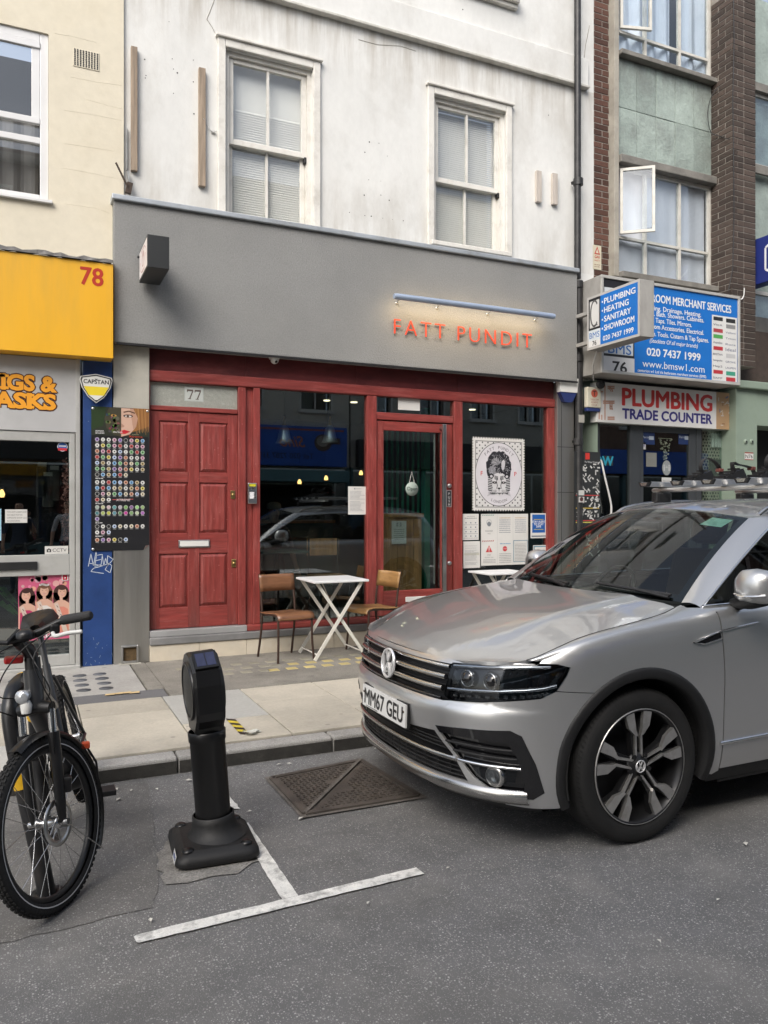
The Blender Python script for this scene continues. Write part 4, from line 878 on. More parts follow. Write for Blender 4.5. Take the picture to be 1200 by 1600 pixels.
# round open sign
x, z = XZ(643.5,764,YN); og = thing('open_sign', (x,YN,z), 'round grey sign reading Open hung in the glazed door', 'sign')
MB().lathe([(.076,-.002),(.076,.006),(.001,.006)], (x,YN,z), (0,-1,0), 24).build('disc', mat('sign_pale', (.30,.36,.32), .6), og)
p = Print(front(x,YN-.0066,z)); p.text('Open',0,-.016,.040,(.03,.05,.04),1,bold=.01,align='c'); p.build('lettering', og)
MB().tube([(x-.03,YN,z+.07),(x,YN,z+.19),(x+.03,YN,z+.07)], .0025, 5).build('cord', MATS['white_plastic'], og)
# the stamp
x0, z1 = XZ(738.5,683,YN); x1 = fx(819,YN); z0 = XZ(738.5,797.5,YN)[1]; w_, h_ = x1-x0, z1-z0
stp = thing('stamp_poster', ((x0+x1)/2,YN,z0), 'large black and white stamp poster with tiger head and scalloped edge', 'poster')
f = front(x0,YN,z0); out = []
def scal(n, fn):
    for i in range(n):
        for a in (0,.25,.5,.75): out.append(fn((i+a)/n, .011*math.sin(a*2*math.pi)))
scal(20, lambda t,e: (t*w_, e)); scal(27, lambda t,e: (w_-e, t*h_)); scal(20, lambda t,e: (w_-t*w_, h_-e)); scal(27, lambda t,e: (e, h_-t*h_))
MB().prism(out, f, -.0004, .0008).build('sheet', MATS['paper_white'], stp)
p = Print(Frame(f.at(0,0,.0010), f.U, f.V), .0004); K = (.02,.02,.025); m0 = .035
p.rect(m0,w_-m0,m0,h_-m0,K,1); p.rect(m0+.007,w_-m0-.007,m0+.007,h_-m0-.007,(.62,.61,.60),2)
for i in range(17):
    for j in range(23):
        xx, yy = m0+.02+i*(w_-2*m0-.04)/16, m0+.02+j*(h_-2*m0-.04)/22
        if (i+j) % 2 == 0: p.rect(xx-.008,xx+.008,yy-.008,yy+.008,K,3)
cxs, cys = w_/2, h_/2; p.circ(cxs,cys,w_*.455,K,4,ry=h_*.443,n=48); p.circ(cxs,cys,w_*.445,(.62,.60,.63),5,ry=h_*.435,n=48)
for s_, rad, yo, up in (('FATT PUNDIT',.365,.0,1),('LONDON',.385,.0,-1)):
    n = len(s_); span = 1.45 if up > 0 else .75
    for i, ch in enumerate(s_):
        a = (i/(n-1)-.5)*span; th = math.pi/2-a if up > 0 else -math.pi/2+a
        bx_, by_ = cxs+w_*rad*math.cos(th)*1.0, cys+h_*rad*math.sin(th)*1.0-.012
        vs, fs = fit_text(ch, 0, 0, .036 if up > 0 else .032, bold=.006, align='c'); rot = -a if up > 0 else a
        p.shape([(bx_+vx*math.cos(rot)-vy*math.sin(rot), by_+vx*math.sin(rot)+vy*math.cos(rot)) for vx, vy in vs], fs, (.10,.09,.10), 6)
p.text('F',w_*.15,h_*.48,.05,(.55,.03,.03),6,bold=.015); p.text('P',w_*.80,h_*.48,.05,(.55,.03,.03),6,bold=.015)
# animal engraving: shaggy dark mass above a tiger face
rr = random.Random(3)
def blob(cx, cy, rx, ry, col, lay, n=26, j=.18): p.poly([(cx+rx*math.cos(2*math.pi*i/n)*(1+rr.uniform(-j,j)), cy+ry*math.sin(2*math.pi*i/n)*(1+rr.uniform(-j,j))) for i in range(n)], col, lay)
GRY = (.55,.54,.56)
blob(cxs+.0*w_, h_*.60, w_*.245, h_*.225, K, 6, 44, .07); blob(cxs-.06*w_, h_*.67, w_*.09, h_*.05, (.20,.20,.21), 7, 30, .3); blob(cxs-.13*w_,h_*.55,w_*.07,h_*.07,(.22,.22,.24),8); blob(cxs+.08*w_,h_*.63,w_*.035,h_*.07,GRY,8,20,.2)
for i in range(150):
    a = rr.uniform(0,6.28); q = rr.uniform(.15,1.0); bx_, by_ = cxs+w_*.225*q*math.cos(a), h_*.62+h_*.19*q*math.sin(a); d_ = rr.uniform(.01,.03); b_ = a+rr.uniform(-.6,.6)
    p.line([(bx_,by_),(bx_+d_*math.cos(b_),by_+d_*math.sin(b_))], .0028, GRY if i % 3 else (.62,.6,.62), 9)
blob(cxs, h_*.36, w_*.215, h_*.155, (.60,.59,.60), 10, 34, .05)
for sx in (-1,1):
    blob(cxs+sx*w_*.15,h_*.475,w_*.05,h_*.035,K,11,16,.1); blob(cxs+sx*w_*.15,h_*.47,w_*.026,h_*.018,GRY,12,12,.1)
    blob(cxs+sx*w_*.085,h_*.385,w_*.045,h_*.017,K,11,14,.08); p.circ(cxs+sx*w_*.085,h_*.387,.007,(.5,.45,.45),12)
    for k in range(9):
        y_ = h_*(.27+.024*k); p.line([(cxs+sx*w_*.215,y_+.012),(cxs+sx*w_*(.135-.006*(k % 3)),y_)], .011, K, 11)
    p.line([(cxs+sx*w_*.03,h_*.33),(cxs+sx*w_*.05,h_*.40),(cxs+sx*w_*.03,h_*.45)], .008, K, 11)
    for k in range(4):
        y_ = h_*(.425+.014*k); p.line([(cxs+sx*w_*.09,y_+.01),(cxs+sx*w_*.02,y_-.002)], .007, K, 11)
    for k in range(4): p.line([(cxs+sx*w_*.05,h_*(.285-.008*k)),(cxs+sx*w_*(.2+.01*k),h_*(.265-.022*k))], .0025, K, 12)
    p.poly([(cxs+sx*w_*.035,h_*.36),(cxs+sx*w_*.055,h_*.30),(cxs+sx*w_*.045,h_*.30)], K, 12)
p.poly([(cxs-w_*.045,h_*.315),(cxs+w_*.045,h_*.315),(cxs,h_*.285)], K, 12); p.line([(cxs,h_*.288),(cxs,h_*.262)], .005, K, 12)
for k in range(14): x_ = cxs+w_*(-.16+.0246*k); p.poly([(x_-.010,h_*.245),(x_+.010,h_*.245),(x_+rr.uniform(-.006,.006),h_*.245-rr.uniform(.012,.034))], K, 12)
p.build('print', stp)
# ================================================================== CREAM BUILDING ON THE LEFT
YC = 7.57
mat('render_cream', (.68,.625,.50), .85, var=.05, vscale=1.3, bump=.30, bscale=12, dirt=(.46,.40,.28), dirt_amt=.35, dirt_scale=1.3, fine=.03)
mat('upvc', (.70,.70,.70), .35, var=.04); mat('yellow_board', (.76,.40,.020), .42, var=.05, vscale=1.5, stretch=(2,1,.4), dirt=(.60,.36,.05), dirt_amt=.4, dirt_scale=2)
mat('grey_board', (.42,.42,.42), .45, var=.05, vscale=2, dirt=(.32,.32,.31), dirt_amt=.4, dirt_scale=3); mat('alu_grey', (.45,.45,.43), .42, metal=.25, var=.08, vscale=3, dirt=(.28,.27,.25), dirt_amt=.45, dirt_scale=4)
mat('blue_paint', (.012,.045,.17), .5, var=.2, vscale=4, bump=.15, bscale=40, dirt=(.02,.06,.20), dirt_amt=.5, dirt_scale=5); mat('lead_flash', (.14,.135,.13), .7, var=.4, vscale=9, bump=.6, bscale=22)
b78 = thing('shop_building', (-.6, YC, ZP), 'cream rendered building with yellow fascia and blue pilaster', 'building')
wx1 = fx(76,YC); wz1 = XZ(76,53,YC)[1]; wz0 = XZ(76,314,YC)[1]; wx0 = wx1-1.35; XW = -3.0
w = MB(); w.box(wx1, XL-.001, YC, YC+.3, 3.0, 9).box(XW, wx0, YC, YC+.3, 3.0, 9).box(wx0, wx1, YC, YC+.3, wz1, 9).box(wx0, wx1, YC, YC+.3, 3.0, wz0); w.build('wall', MATS['render_cream'], b78)
# faint trowel ridges and cracks
ck = MB()
for pts in (((85,52),(110,56),(150,66)),((110,120),(150,128),(190,133)),((100,172),(150,180),(190,188)),((100,224),(140,230),(178,236)),((97,262),(140,270),(190,280)),((100,318),(150,325),(172,333)),((135,155),(170,165),(192,170))):
    P_ = [onY(x, y, YC) for x, y in pts]; ck.tube([(p.x, YC+.001, p.z) for p in P_], .0028, 4)
tag(ck.build('plaster_ridges', MATS['render_cream'], b78), kind='stuff')
win = MB(); y0 = YC+.02
win.box(wx0, wx0+.07, y0, y0+.07, wz0, wz1, .006).box(wx1-.07, wx1, y0, y0+.07, wz0, wz1, .006).box(wx0+.0705, wx1-.0705, y0, y0+.07, wz1-.08, wz1, .006).box(wx0+.0705, wx1-.0705, y0, y0+.07, wz0, wz0+.05, .006)
wo = win.build('window', MATS['upvc'], b78); wo['label'] = 'white plastic sash window in the cream wall'
zm1 = XZ(60,192,YC)[1]; zm0 = XZ(60,222,YC)[1]
MB().box(wx0+.071, wx1-.071, y0+.01, y0+.06, zm0, zm0+.055, .004).build('meeting_rail', MATS['upvc'], wo); MB().box(wx0+.071, wx1-.071, y0-.005, y0+.04, zm1, zm1+.055, .004).build('meeting_rail', MATS['upvc'], wo)
MB().box(wx1-.14, wx1-.0715, y0+.005, y0+.045, zm1+.0555, wz1-.081, .004).build('sash_stile', MATS['upvc'], wo)
MB().box(wx0+.071, wx1-.071, y0-.01, y0+.03, wz1-.14, wz1-.082, .004).build('sash_rail', MATS['upvc'], wo)
MB().box(wx0+.071, wx1-.141, y0+.02, y0+.025, zm1+.056, wz1-.141).build('pane', MATS['sash_glass'], wo); MB().box(wx0+.071, wx1-.0715, y0+.045, y0+.05, wz0+.051, zm0-.001).build('pane', MATS['sash_glass'], wo); MB().box(wx0+.071, wx1-.0715, y0+.042, y0+.046, zm0+.056, zm1-.001).build('pane', MATS['sash_glass'], wo)
MB().box(wx0-.02, wx1+.03, YC-.04, YC-.001, wz0-.03, wz0-.001, .004).build('sill', MATS['upvc'], wo)
MB().box(wx0, wx1, YC+.55, YC+.57, wz0, wz1).build('room_backing', MATS['room_dark'], wo)
cv = MB(); n = 40
for i in range(n):
    x0_, x1_ = wx0+.08+(wx1-wx0-.16)*i/n, wx0+.08+(wx1-wx0-.16)*(i+1)/n; cv.add([(x0_,YC+.25+.02*math.sin(i*1.1),wz0+.02),(x1_,YC+.25+.02*math.sin((i+1)*1.1),wz0+.02),(x1_,YC+.25+.02*math.sin((i+1)*1.1),zm0+.3),(x0_,YC+.25+.02*math.sin(i*1.1),zm0+.3)], [(0,1,2,3)])
cv.build('curtain', mat('net_curtain', (.16,.155,.15), .9), wo, True)
# perforated air brick
vx0, vz1 = XZ(114,74,YC); vx1, vz0 = XZ(155,112,YC); ab = thing('air_vent', ((vx0+vx1)/2,YC,vz0), 'square perforated plaster air vent in the cream wall', 'vent')
MB().box(vx0, vx1, YC-.006, YC-.0005, vz0, vz1, .003).build('plate', MATS['render_cream'], ab); hh = MB()
for i in range(9):
    for j in range(9): hh.box(vx0+.016+(vx1-vx0-.032)*i/8-.006, vx0+.016+(vx1-vx0-.032)*i/8+.006, YC-.0085, YC-.0065, vz0+.016+(vz1-vz0-.032)*j/8-.006, vz0+.016+(vz1-vz0-.032)*j/8+.006)
tag(hh.build('vent_holes', MATS['black_plastic'], ab), kind='stuff')
# yellow fascia with 78
YY = 7.36; yx1 = fx(177,YY); yz1 = XZ(170,412,YY)[1]; yz0 = XZ(170,559.5,YY)[1]
fs_ = MB().box(XW, yx1, YY, YC-.001, yz0, yz1, .004).build('fascia', MATS['yellow_board'], b78); streaks(MATS['yellow_board'], yz1, yz0, (.50,.31,.06), .5, 4.0)
nx, nz = XZ(126,443.5,YY); p = Print(front(nx,YY-.001,nz)); p.text('78',0,0,.155,(.42,.028,.012),1,bold=.028,w=fx(161,YY)-nx); p.build('house_number', fs_)
fl = MB(); n = 60; P0 = []
for i in range(n+1):
    x = XW+(yx1-XW)*i/n; e = random.uniform(-.012,.018); P0 += [(x,YY-.02+random.uniform(-.008,.008),yz1+.004),(x,YY-.015,yz1+.03+e),(x,YC-.002,yz1+.055+e)]
fl.add(P0, [(3*i+k,3*i+3+k,3*i+4+k,3*i+1+k) for i in range(n) for k in (0,1)]); fl.build('flashing', MATS['lead_flash'], b78)
# grey sign board with the shop lettering
YB = 7.56; bx1 = fx(119,YB); bz1 = yz0-.005; bz0 = XZ(110,676,YB)[1]
bd = MB().box(XW, bx1, YB-.03, YB+.06, bz0, bz1, .004).build('sign_board', MATS['grey_board'], b78)
p = Print(front(0,YB-.0308,0)); OR = (.78,.33,.022); DK = (.05,.012,.006)
for s_, pxr, base, pyc in (('WIGS &',90.5,612.5,590),('MASKS',88.5,640,617.5)):
    xr_, zb_ = XZ(pxr,base,YB-.03); hh_ = XZ(pxr,pyc,YB-.03)[1]-zb_; wd = xr_-fx(-42,YB-.03)
    vs_, f_ = fit_text(s_, xr_, zb_, hh_, w=wd, bold=.06, align='r'); p.shape(vs_, f_, DK, 1); [p.shape([(q[0]+dx_, q[1]+dy_) for q in vs_], f_, DK, 1.05+.05*j_) for j_, (dx_, dy_) in enumerate(((.008,0),(-.008,0),(0,.008),(0,-.008)))]; vs_, f_ = fit_text(s_, xr_-.004, zb_+.001, hh_, w=wd-.008, bold=.045, align='r'); p.shape(vs_, f_, OR, 2)
    # slab serifs at the stem ends of each letter
    tot, _ = text_shape(s_, .06); a_, b_ = min(v[0] for v in tot), max(v[0] for v in tot); kx = wd/(b_-a_); SF = {'W':'tl tr','I':'tc bc','M':'bl br tl tr','A':'bl br','K':'bl br tl tr','S':'','G':'','&':''}
    for i, ch in enumerate(s_):
        if ch == ' ': continue
        full, _ = text_shape(s_[:i+1], .06); one, _ = text_shape(ch, .06); r_ = xr_-wd+(max(v[0] for v in full)-a_)*kx; w1 = (max(v[0] for v in one)-min(v[0] for v in one))*kx; l_ = r_-w1
        for c_ in SF.get(ch, '').split():
            cx_ = {'l': l_+.022, 'r': r_-.022, 'c': (l_+r_)/2}[c_[1]]; z_ = zb_ if c_[0] == 'b' else zb_+hh_-.024
            p.rect(cx_-.050,cx_+.050,z_-.008,z_+.030,DK,.9); p.rect(cx_-.042,cx_+.042,z_-.001,z_+.023,OR,2.3)
p.build('lettering', bd)
# aluminium door and glazing
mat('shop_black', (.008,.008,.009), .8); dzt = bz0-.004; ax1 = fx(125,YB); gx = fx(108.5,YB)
ad = thing('shop_door', (0,YB,ZP), None, None); ad.parent = b78; ad.matrix_parent_inverse = base_matrix(b78).inverted(); ad['label'] = 'grey aluminium shop door with black letter slot'
zg1 = XZ(100,691,YB)[1]; zg0 = XZ(100,866,YB)[1]; zh1 = XZ(100,898,YB)[1]; zh0 = XZ(100,1022,YB)[1]; yA, yB_ = YB-.02, YB+.05
MB().box(gx, fx(117,YB), yA, yB_, ZP+.03, dzt, .004).build('stile', MATS['alu_grey'], ad); MB().box(fx(118,YB), ax1, yA-.012, yB_, ZP, dzt+.75, .004).build('door_post', MATS['alu_grey'], ad)
for a, b in ((zg1,dzt-.001),(zh1,zg0),(ZP+.03,zh0)): MB().box(XW+1.2, gx-.0005, yA+.001, yB_, a, b, .004).build('rail', MATS['alu_grey'], ad)
MB().box(XW+1.2, gx-.0005, YB+.012, YB+.018, zg0+.0005, zg1-.0005).build('pane', MATS['shop_glass'], ad); MB().box(XW+1.2, gx-.0005, YB+.012, YB+.018, zh0+.0005, zh1-.0005).build('pane', MATS['shop_glass'], ad)
sx1 = fx(58,YB); sz1 = XZ(58,877,YB)[1]; sz0 = XZ(58,889.5,YB)[1]; MB().box(sx1-.5, sx1, yA-.018, yA-.0005, sz0, sz1, .004).build('letter_slot', MATS['black_plastic'], ad)
MB().box(XW+1.2, ax1, YB-.07, YB+.06, ZP-.01, ZP+.028, .006).build('threshold', MATS['alu_grey'], ad)
MB().box(XW, XW+1.19, YB-.02, YB+.05, ZP, bz0-.001).build('side_panel', MATS['alu_grey'], b78)
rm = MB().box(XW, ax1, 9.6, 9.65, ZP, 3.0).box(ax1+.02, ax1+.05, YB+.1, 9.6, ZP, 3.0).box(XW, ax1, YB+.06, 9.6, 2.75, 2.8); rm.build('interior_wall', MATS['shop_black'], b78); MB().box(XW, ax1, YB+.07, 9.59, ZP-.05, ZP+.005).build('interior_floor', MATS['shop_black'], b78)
# stock behind the glass: tinsel strip, hung packets, a lit bulb
mat('packet', (.07,.065,.06), .5, rnd=.6); mat('tinsel', (.22,.10,.09), .5, rnd=.4); mat('foliage_plastic', (.03,.12,.015), .5)
ts = MB(); x = fx(103,YB+.06); rr = random.Random(5)
for i in range(260):
    z = zg0+(zg1-zg0)*rr.random()**.9*.85; a = rr.uniform(0,6.28); d_ = rr.uniform(.015,.05); ts.add([(x+rr.uniform(-.02,.03),YB+.06,z),(x+d_*math.cos(a),YB+.05+rr.uniform(-.02,.02),z+d_*math.sin(a)),(x+d_*math.cos(a+.4),YB+.07,z+d_*math.sin(a+.4))], [(0,1,2)])
tag(ts.build('tinsel_garland', MATS['tinsel']), 'ragged red tinsel strip hanging inside the left shop door', 'tinsel')
for i, (px, py, lab) in enumerate(((66,745,'grey packet hanging behind the left shop door, nearest the bulb'),(75,760,'grey packet hanging behind the left shop door, middle one'),(85,750,'grey packet hanging behind the left shop door, nearest the tinsel'))):
    q = onY(px,py,8.3); t = thing('hanging_packet', q, lab, 'packet', 'hanging packets'); MB().box(q.x-.05,q.x+.05,8.3,8.33,q.z-.2,q.z+.1,.01).build('bag', MATS['packet'], t); MB().box(q.x-.04,q.x+.04,8.295,8.2995,q.z+.1,q.z+.14).build('header_card', MATS['paper_white'], t)
q = onY(3,777,8.8); t = thing('lit_bulb', q, 'small bright bulb glowing inside the dark left shop', 'lamp'); MB().lathe([(.02,0),(.03,.03),(.02,.06),(.01,.08)], q, (0,0,1), 10).build('bulb', MATS['bulb'], t); MB().lathe([(.012,.08),(.012,.11),(.001,.11)], q, (0,0,1), 8).build('holder', MATS['black_plastic'], t)
lv = MB()
for i in range(9):
    q = onY(2+rr.uniform(-8,8), 915+i*4, 7.85); a = rr.uniform(-.9,.9); lv.add([q, q+Vector((.05*math.cos(a),0,.05*math.sin(a)+.02)), q+Vector((.16*math.cos(a),0,-.12)), q+Vector((.04*math.cos(a),0,-.03))], [(0,1,2,3)])
tag(lv.build('plastic_plant', MATS['foliage_plastic']), 'green leaves of a plant low behind the left shop door', 'plant')
# notices on that door
YN8 = YB+.0105
def on8(px0, py0, px1, py1, name, label, cat, drawer, bg=(.62,.61,.58)):
    x0, z1 = XZ(px0,py0,YN8); x1 = fx(px1,YN8); z0 = XZ(px0,py1,YN8)[1]; t = thing(name, ((x0+x1)/2,YN8,z0), label, cat)
    o = MB().box(x0,x1,YN8-.0003,YN8+.0008,z0,z1).build('sheet', MATS['paper_white'], t); p = Print(front(x0,YN8-.0006,z0)); p.rect(0,x1-x0,0,z1-z0,bg,0); drawer(p,x1-x0,z1-z0); p.build('print', t)
def assist(p, w, h):
    for k, s_ in enumerate(('FOR ANY ASSISTANCE','OR HELP POP IN','OPPOSITE SHOP CLOWN','ACCESSORIES.')): p.text(s_, w*.08, h*(.76-.22*k), h*.10, (.12,.12,.12), 2)
on8(8,796,42.5,817,'notice','small white typed notice on the left shop door','notice',assist)
on8(-30,795,2,845,'notice','edge of a pale blue notice at the left photo border','notice',lambda p,w,h: p.rect(.01,w-.008,.01,h-.01,(.35,.5,.6)), (.3,.5,.65))
def cctv(p, w, h):
    p.rect(w*.08,w*.27,h*.25,h*.62,(.02,.02,.02)); p.rect(w*.14,w*.2,h*.6,h*.72,(.02,.02,.02)); p.circ(w*.175,h*.43,h*.12,(.5,.5,.48),3); p.text('CCTV', w*.33, h*.28, h*.42, (.04,.04,.04), 2, w=w*.6)
on8(70,853.5,106.5,866,'cctv_sticker','white CCTV sticker at the foot of the upper door glass','sticker',cctv)
x, z = XZ(97.5,698,YN8); t = thing('shop_sticker', (x,YN8,z), 'small blue and red octagonal sticker high on the left shop door', 'sticker'); p = Print(front(x,YN8-.0006,z)); p.circ(0,0,.045,(.6,.6,.6),1,n=8); p.circ(0,0,.039,(.03,.12,.40),2,n=8); p.rect(-.037,.037,-.035,-.012,(.5,.03,.04),3); p.rect(-.03,.03,.0,.012,(.6,.6,.62),3); p.build('face', t)
PK = (.52,.10,.19)
def brides(p, w, h):
    r2 = random.Random(2)
    for i in range(40): p.circ(r2.uniform(.03,w-.03), h*r2.uniform(.5,.97), r2.uniform(.012,.03), (.55+r2.uniform(-.1,.15),.27+r2.uniform(-.08,.1),.28+r2.uniform(-.08,.1)), 1, n=10)
    for cx, cy, hair, dress, tilt in ((.17,.68,(.045,.018,.015),(.42,.03,.11),-.02),(.50,.74,(.16,.07,.04),(.64,.60,.57),0),(.83,.71,(.06,.025,.02),(.60,.22,.16),.02)):
        X, Y_ = w*cx, h*cy; sk_ = (.60,.36,.27)
        p.circ(X,Y_-.01,w*.155,hair,2,ry=h*.135); p.poly([(X-w*.16,Y_),(X+w*.16,Y_),(X+w*.15,Y_-h*.2),(X-w*.15,Y_-h*.2)],hair,2)
        p.poly([(X-w*.17,0),(X+w*.17,0),(X+w*.16,Y_-h*.17),(X+w*.06,Y_-h*.12),(X-w*.06,Y_-h*.12),(X-w*.16,Y_-h*.17)],sk_,3); p.poly([(X-w*.15,0),(X+w*.15,0),(X+w*.135,Y_-h*.26),(X+w*.05,Y_-h*.22),(X-w*.05,Y_-h*.22),(X-w*.135,Y_-h*.26)],dress,4)
        p.circ(X+w*tilt,Y_,w*.085,sk_,5,ry=h*.082); p.rect(X-w*.03,X+w*.03,Y_-h*.12,Y_-h*.06,sk_,4)
        for s_ in (-1,1): p.circ(X+w*tilt+s_*w*.033,Y_+h*.012,w*.011,(.16,.08,.06),6,ry=h*.005,n=8)
        p.circ(X+w*tilt,Y_-h*.036,w*.024,(.50,.12,.11),6,ry=h*.009,n=12); p.rect(X+w*tilt-w*.017,X+w*tilt+w*.017,Y_-h*.036,Y_-h*.031,(.7,.66,.63),7); p.poly([(X+w*tilt+w*.02,Y_+h*.07),(X+w*tilt+w*.085,Y_),(X+w*tilt+w*.04,Y_-h*.07),(X+w*tilt+w*.05,Y_)],(.50,.28,.20),5.5); p.circ(X+w*tilt,Y_+h*.062,w*.075,hair,5.6,ry=h*.028,n=16)
        p.poly([(X-w*.14,Y_-h*.17),(X-w*.07,Y_-h*.15),(X+w*.14,h*.10),(X+w*.05,h*.08)],(.58,.47,.40),8)
        for k in range(5): p.line([(X-w*.09+k*w*.036,Y_-h*.20-k*h*.068),(X-w*.06+k*w*.036,Y_-h*.23-k*h*.062)],.005,(.08,.03,.04),9)
    for k in range(7): p.circ(w*(.42+.026*k),h*(.835+.008*math.sin(k)),w*.022,(.64,.60,.58),9,n=8)
    p.rect(0,w,0,h*.10,PK,6); p.text('#Bride', w*.05, h*.035, h*.062, (.75,.72,.73), 10, bold=.03, w=w*.62); p.rect(w*.84,w*.97,h*.89,h*.985,(.66,.64,.63),9); p.rect(w*.86,w*.95,h*.90,h*.975,(.5,.02,.05),10); p.circ(w*.905,h*.93,w*.018,(.66,.64,.63),11)
on8(28.5,898,109,1002,'bride_poster','pink poster of three celebrating women with #Bride lettering','poster',brides,PK)
# blue pilaster, shield and lens poster
pb0, pb1 = fx(129.5,YF-.04), gx0-.004
pil = MB().box(pb0, pb1, YF-.055, YF+.2, ZP, yz0-.003, .004).build('pilaster', MATS['blue_paint'], b78)
p = Print(front(0,YF-.0556,0)); Q = lambda a, b: XZ(a,b,YF-.055); W_ = (.5,.55,.62)
for st_ in (((138,885),(142,865),(146,884),(150,862),(151,866),(148,885),(158,882),(160,866),(150,868)),((150,876),(158,874)),((160,868),(162,884),(165,872),(168,884),(168,868),(177,874),(166,886)),((140,880),(160,884),(146,888),(142,893),(162,896)),((160,884),(170,880),(175,884),(172,895),(164,890),(168,884))): p.line([Q(*s_) for s_ in st_], .006, W_, 1)
for i in range(26):
    a = Q(rr.uniform(132,176), rr.choice((rr.uniform(1000,1040),rr.uniform(640,1040)))); p.line([a,(a[0]+rr.uniform(-.01,.02),a[1]+rr.uniform(-.03,.03))], .003, (.25,.32,.42), 1)
tg = p.build('graffiti_tag', pil, .6); tg['label'] = 'white scrawled graffiti tag on the blue pilaster'
sx0, sz1_ = XZ(124,590,YF-.09); sx1_ = fx(175.5,YF-.09); sz0_ = XZ(149,630,YF-.09)[1]; w_, h_ = sx1_-sx0, XZ(149,585,YF-.09)[1]-sz0_
sh = thing('shield_sign', (sx0+w_/2,YF-.08,sz0_), 'white and yellow shield-shaped sign reading CAPSTAN', 'sign'); f = front(sx0,YF-.086,sz0_)
def shield(k): 
    pts = [(0,.80),(.03,.90),(.5,1.0),(.97,.90),(1,.80),(.93,.52),(.74,.20),(.5,0),(.26,.20),(.07,.52)]; return [((.5+(x-.5)*k)*w_, (.5+(y-.5)*k)*h_) for x, y in pts]
MB().prism(shield(1), f, 0, .03).build('plate', MATS['white_plastic'], sh); p = Print(Frame(f.at(0,0,.031),f.U,f.V)); p.poly(shield(.95),(.04,.04,.04),1); p.poly(shield(.86),(.66,.66,.62),2)
p.poly([(w_*.12,h_*.56),(w_*.88,h_*.56),(w_*.73,h_*.26),(w_*.27,h_*.26)],(.72,.56,.03),3); p.text('CAPSTAN',w_*.5,h_*.66,h_*.14,(.03,.03,.03),3,bold=.035,align='c',w=w_*.76); p.line([(w_*.46,h_*.83),(w_*.5,h_*.81),(w_*.54,h_*.83)],.006,(.03,.03,.03),3); p.circ(w_*.5,h_*.07,.008,(.03,.03,.03),3); p.build('print', sh)
YPp = YF-.0645; x0, z1 = XZ(142.5,634.5,YPp); x1 = fx(233,YPp); z0 = XZ(142.5,861,YPp)[1]; w_, h_ = x1-x0, z1-z0
lp = thing('lens_poster', ((x0+x1)/2,YPp,z0), 'tall black poster of coloured contact lenses under a painted woman\'s face', 'poster'); f = front(x0,YPp,z0)
MB().prism([(0,0),(w_*.9,0),(w_,h_*.035),(w_,h_),(0,h_)], f, -.001, .0015).build('sheet', mat('poster_black', (.014,.014,.016), .35, var=.1), lp)
MB().add([f.at(w_*.9,0,.002),f.at(w_,h_*.035,.002),f.at(w_*.93,h_*.03,.02)], [(0,1,2)]).build('curled_corner', MATS['steel_satin'], lp)
p = Print(Frame(f.at(0,0,.0018),f.U,f.V),.0004); fy = h_*.80
p.rect(0,w_,fy,h_,(.03,.035,.025),1); p.poly([(0,fy+.05),(w_*.2,fy+.09),(w_*.25,h_),(0,h_)],(.025,.045,.018),2)
p.poly([(w_*.70,fy+.04),(w_,fy+.10),(w_,h_),(w_*.72,h_)],(.30,.13,.04),2)
for k in range(26): p.line([(w_*(.72+.011*k),h_),(w_*(.76+.0095*k),fy+rr.uniform(.02,.08))],.003,rr.choice([(.36,.19,.07),(.20,.08,.03),(.28,.13,.05),(.44,.26,.10)]),3)
fc = (.58,.38,.29); hx = w_*.51
p.poly([(hx,h_*.997),(w_*.72,h_*.997),(w_*.80,fy+h_*.13),(w_*.77,fy+h_*.07),(w_*.66,fy+h_*.015),(hx,fy-h_*.004)],fc,4); p.poly([(w_*.66,h_*.997),(w_*.72,h_*.997),(w_*.80,fy+h_*.13),(w_*.77,fy+h_*.07),(w_*.72,fy+h_*.05)],(.46,.27,.19),5)
p.poly([(hx,h_*.997),(w_*.30,h_*.997),(w_*.22,fy+h_*.12),(w_*.26,fy+h_*.05),(w_*.38,fy+h_*.008),(hx,fy-h_*.004)],(.055,.05,.032),4)
for i in range(30): p.circ(w_*rr.uniform(.26,.47),fy+h_*rr.uniform(.03,.16),rr.uniform(.006,.02),(.16*rr.random()+.03,.15*rr.random()+.03,.08*rr.random()+.02),5,n=8)
p.circ(w_*.63,fy+h_*.143,w_*.085,(.05,.025,.02),6,ry=h_*.011); p.circ(w_*.63,fy+h_*.141,w_*.06,(.62,.58,.55),7,ry=h_*.007); p.circ(w_*.625,fy+h_*.141,w_*.022,(.09,.05,.03),8,ry=h_*.008); p.line([(w_*.55,fy+h_*.168),(w_*.64,fy+h_*.178),(w_*.75,fy+h_*.165)],.011,(.10,.05,.03),6)
p.circ(w_*.38,fy+h_*.142,w_*.05,(.45,.25,.06),6,ry=h_*.008); p.circ(w_*.38,fy+h_*.142,w_*.018,(.02,.02,.02),7,ry=h_*.007)
p.poly([(hx,fy+h_*.09),(w_*.57,fy+h_*.072),(w_*.55,fy+h_*.064),(hx,fy+h_*.06)],(.40,.23,.17),6)
p.poly([(hx-.01,fy+h_*.034),(w_*.56,fy+h_*.046),(w_*.67,fy+h_*.035),(w_*.58,fy+h_*.016),(hx-.01,fy+h_*.018)],(.55,.03,.04),6); p.line([(hx,fy+h_*.030),(w_*.66,fy+h_*.034)],.004,(.2,.01,.02),7)
p.text('Xtreme',w_*.64,fy-h_*.006,h_*.013,(.50,.06,.03),9,bold=.02,w=w_*.24); p.text('Howard look',w_*.70,fy+h_*.012,h_*.006,(.55,.5,.3),9); p.text('the look',w_*.37,fy+h_*.022,h_*.013,(.6,.6,.58),9,bold=.03)
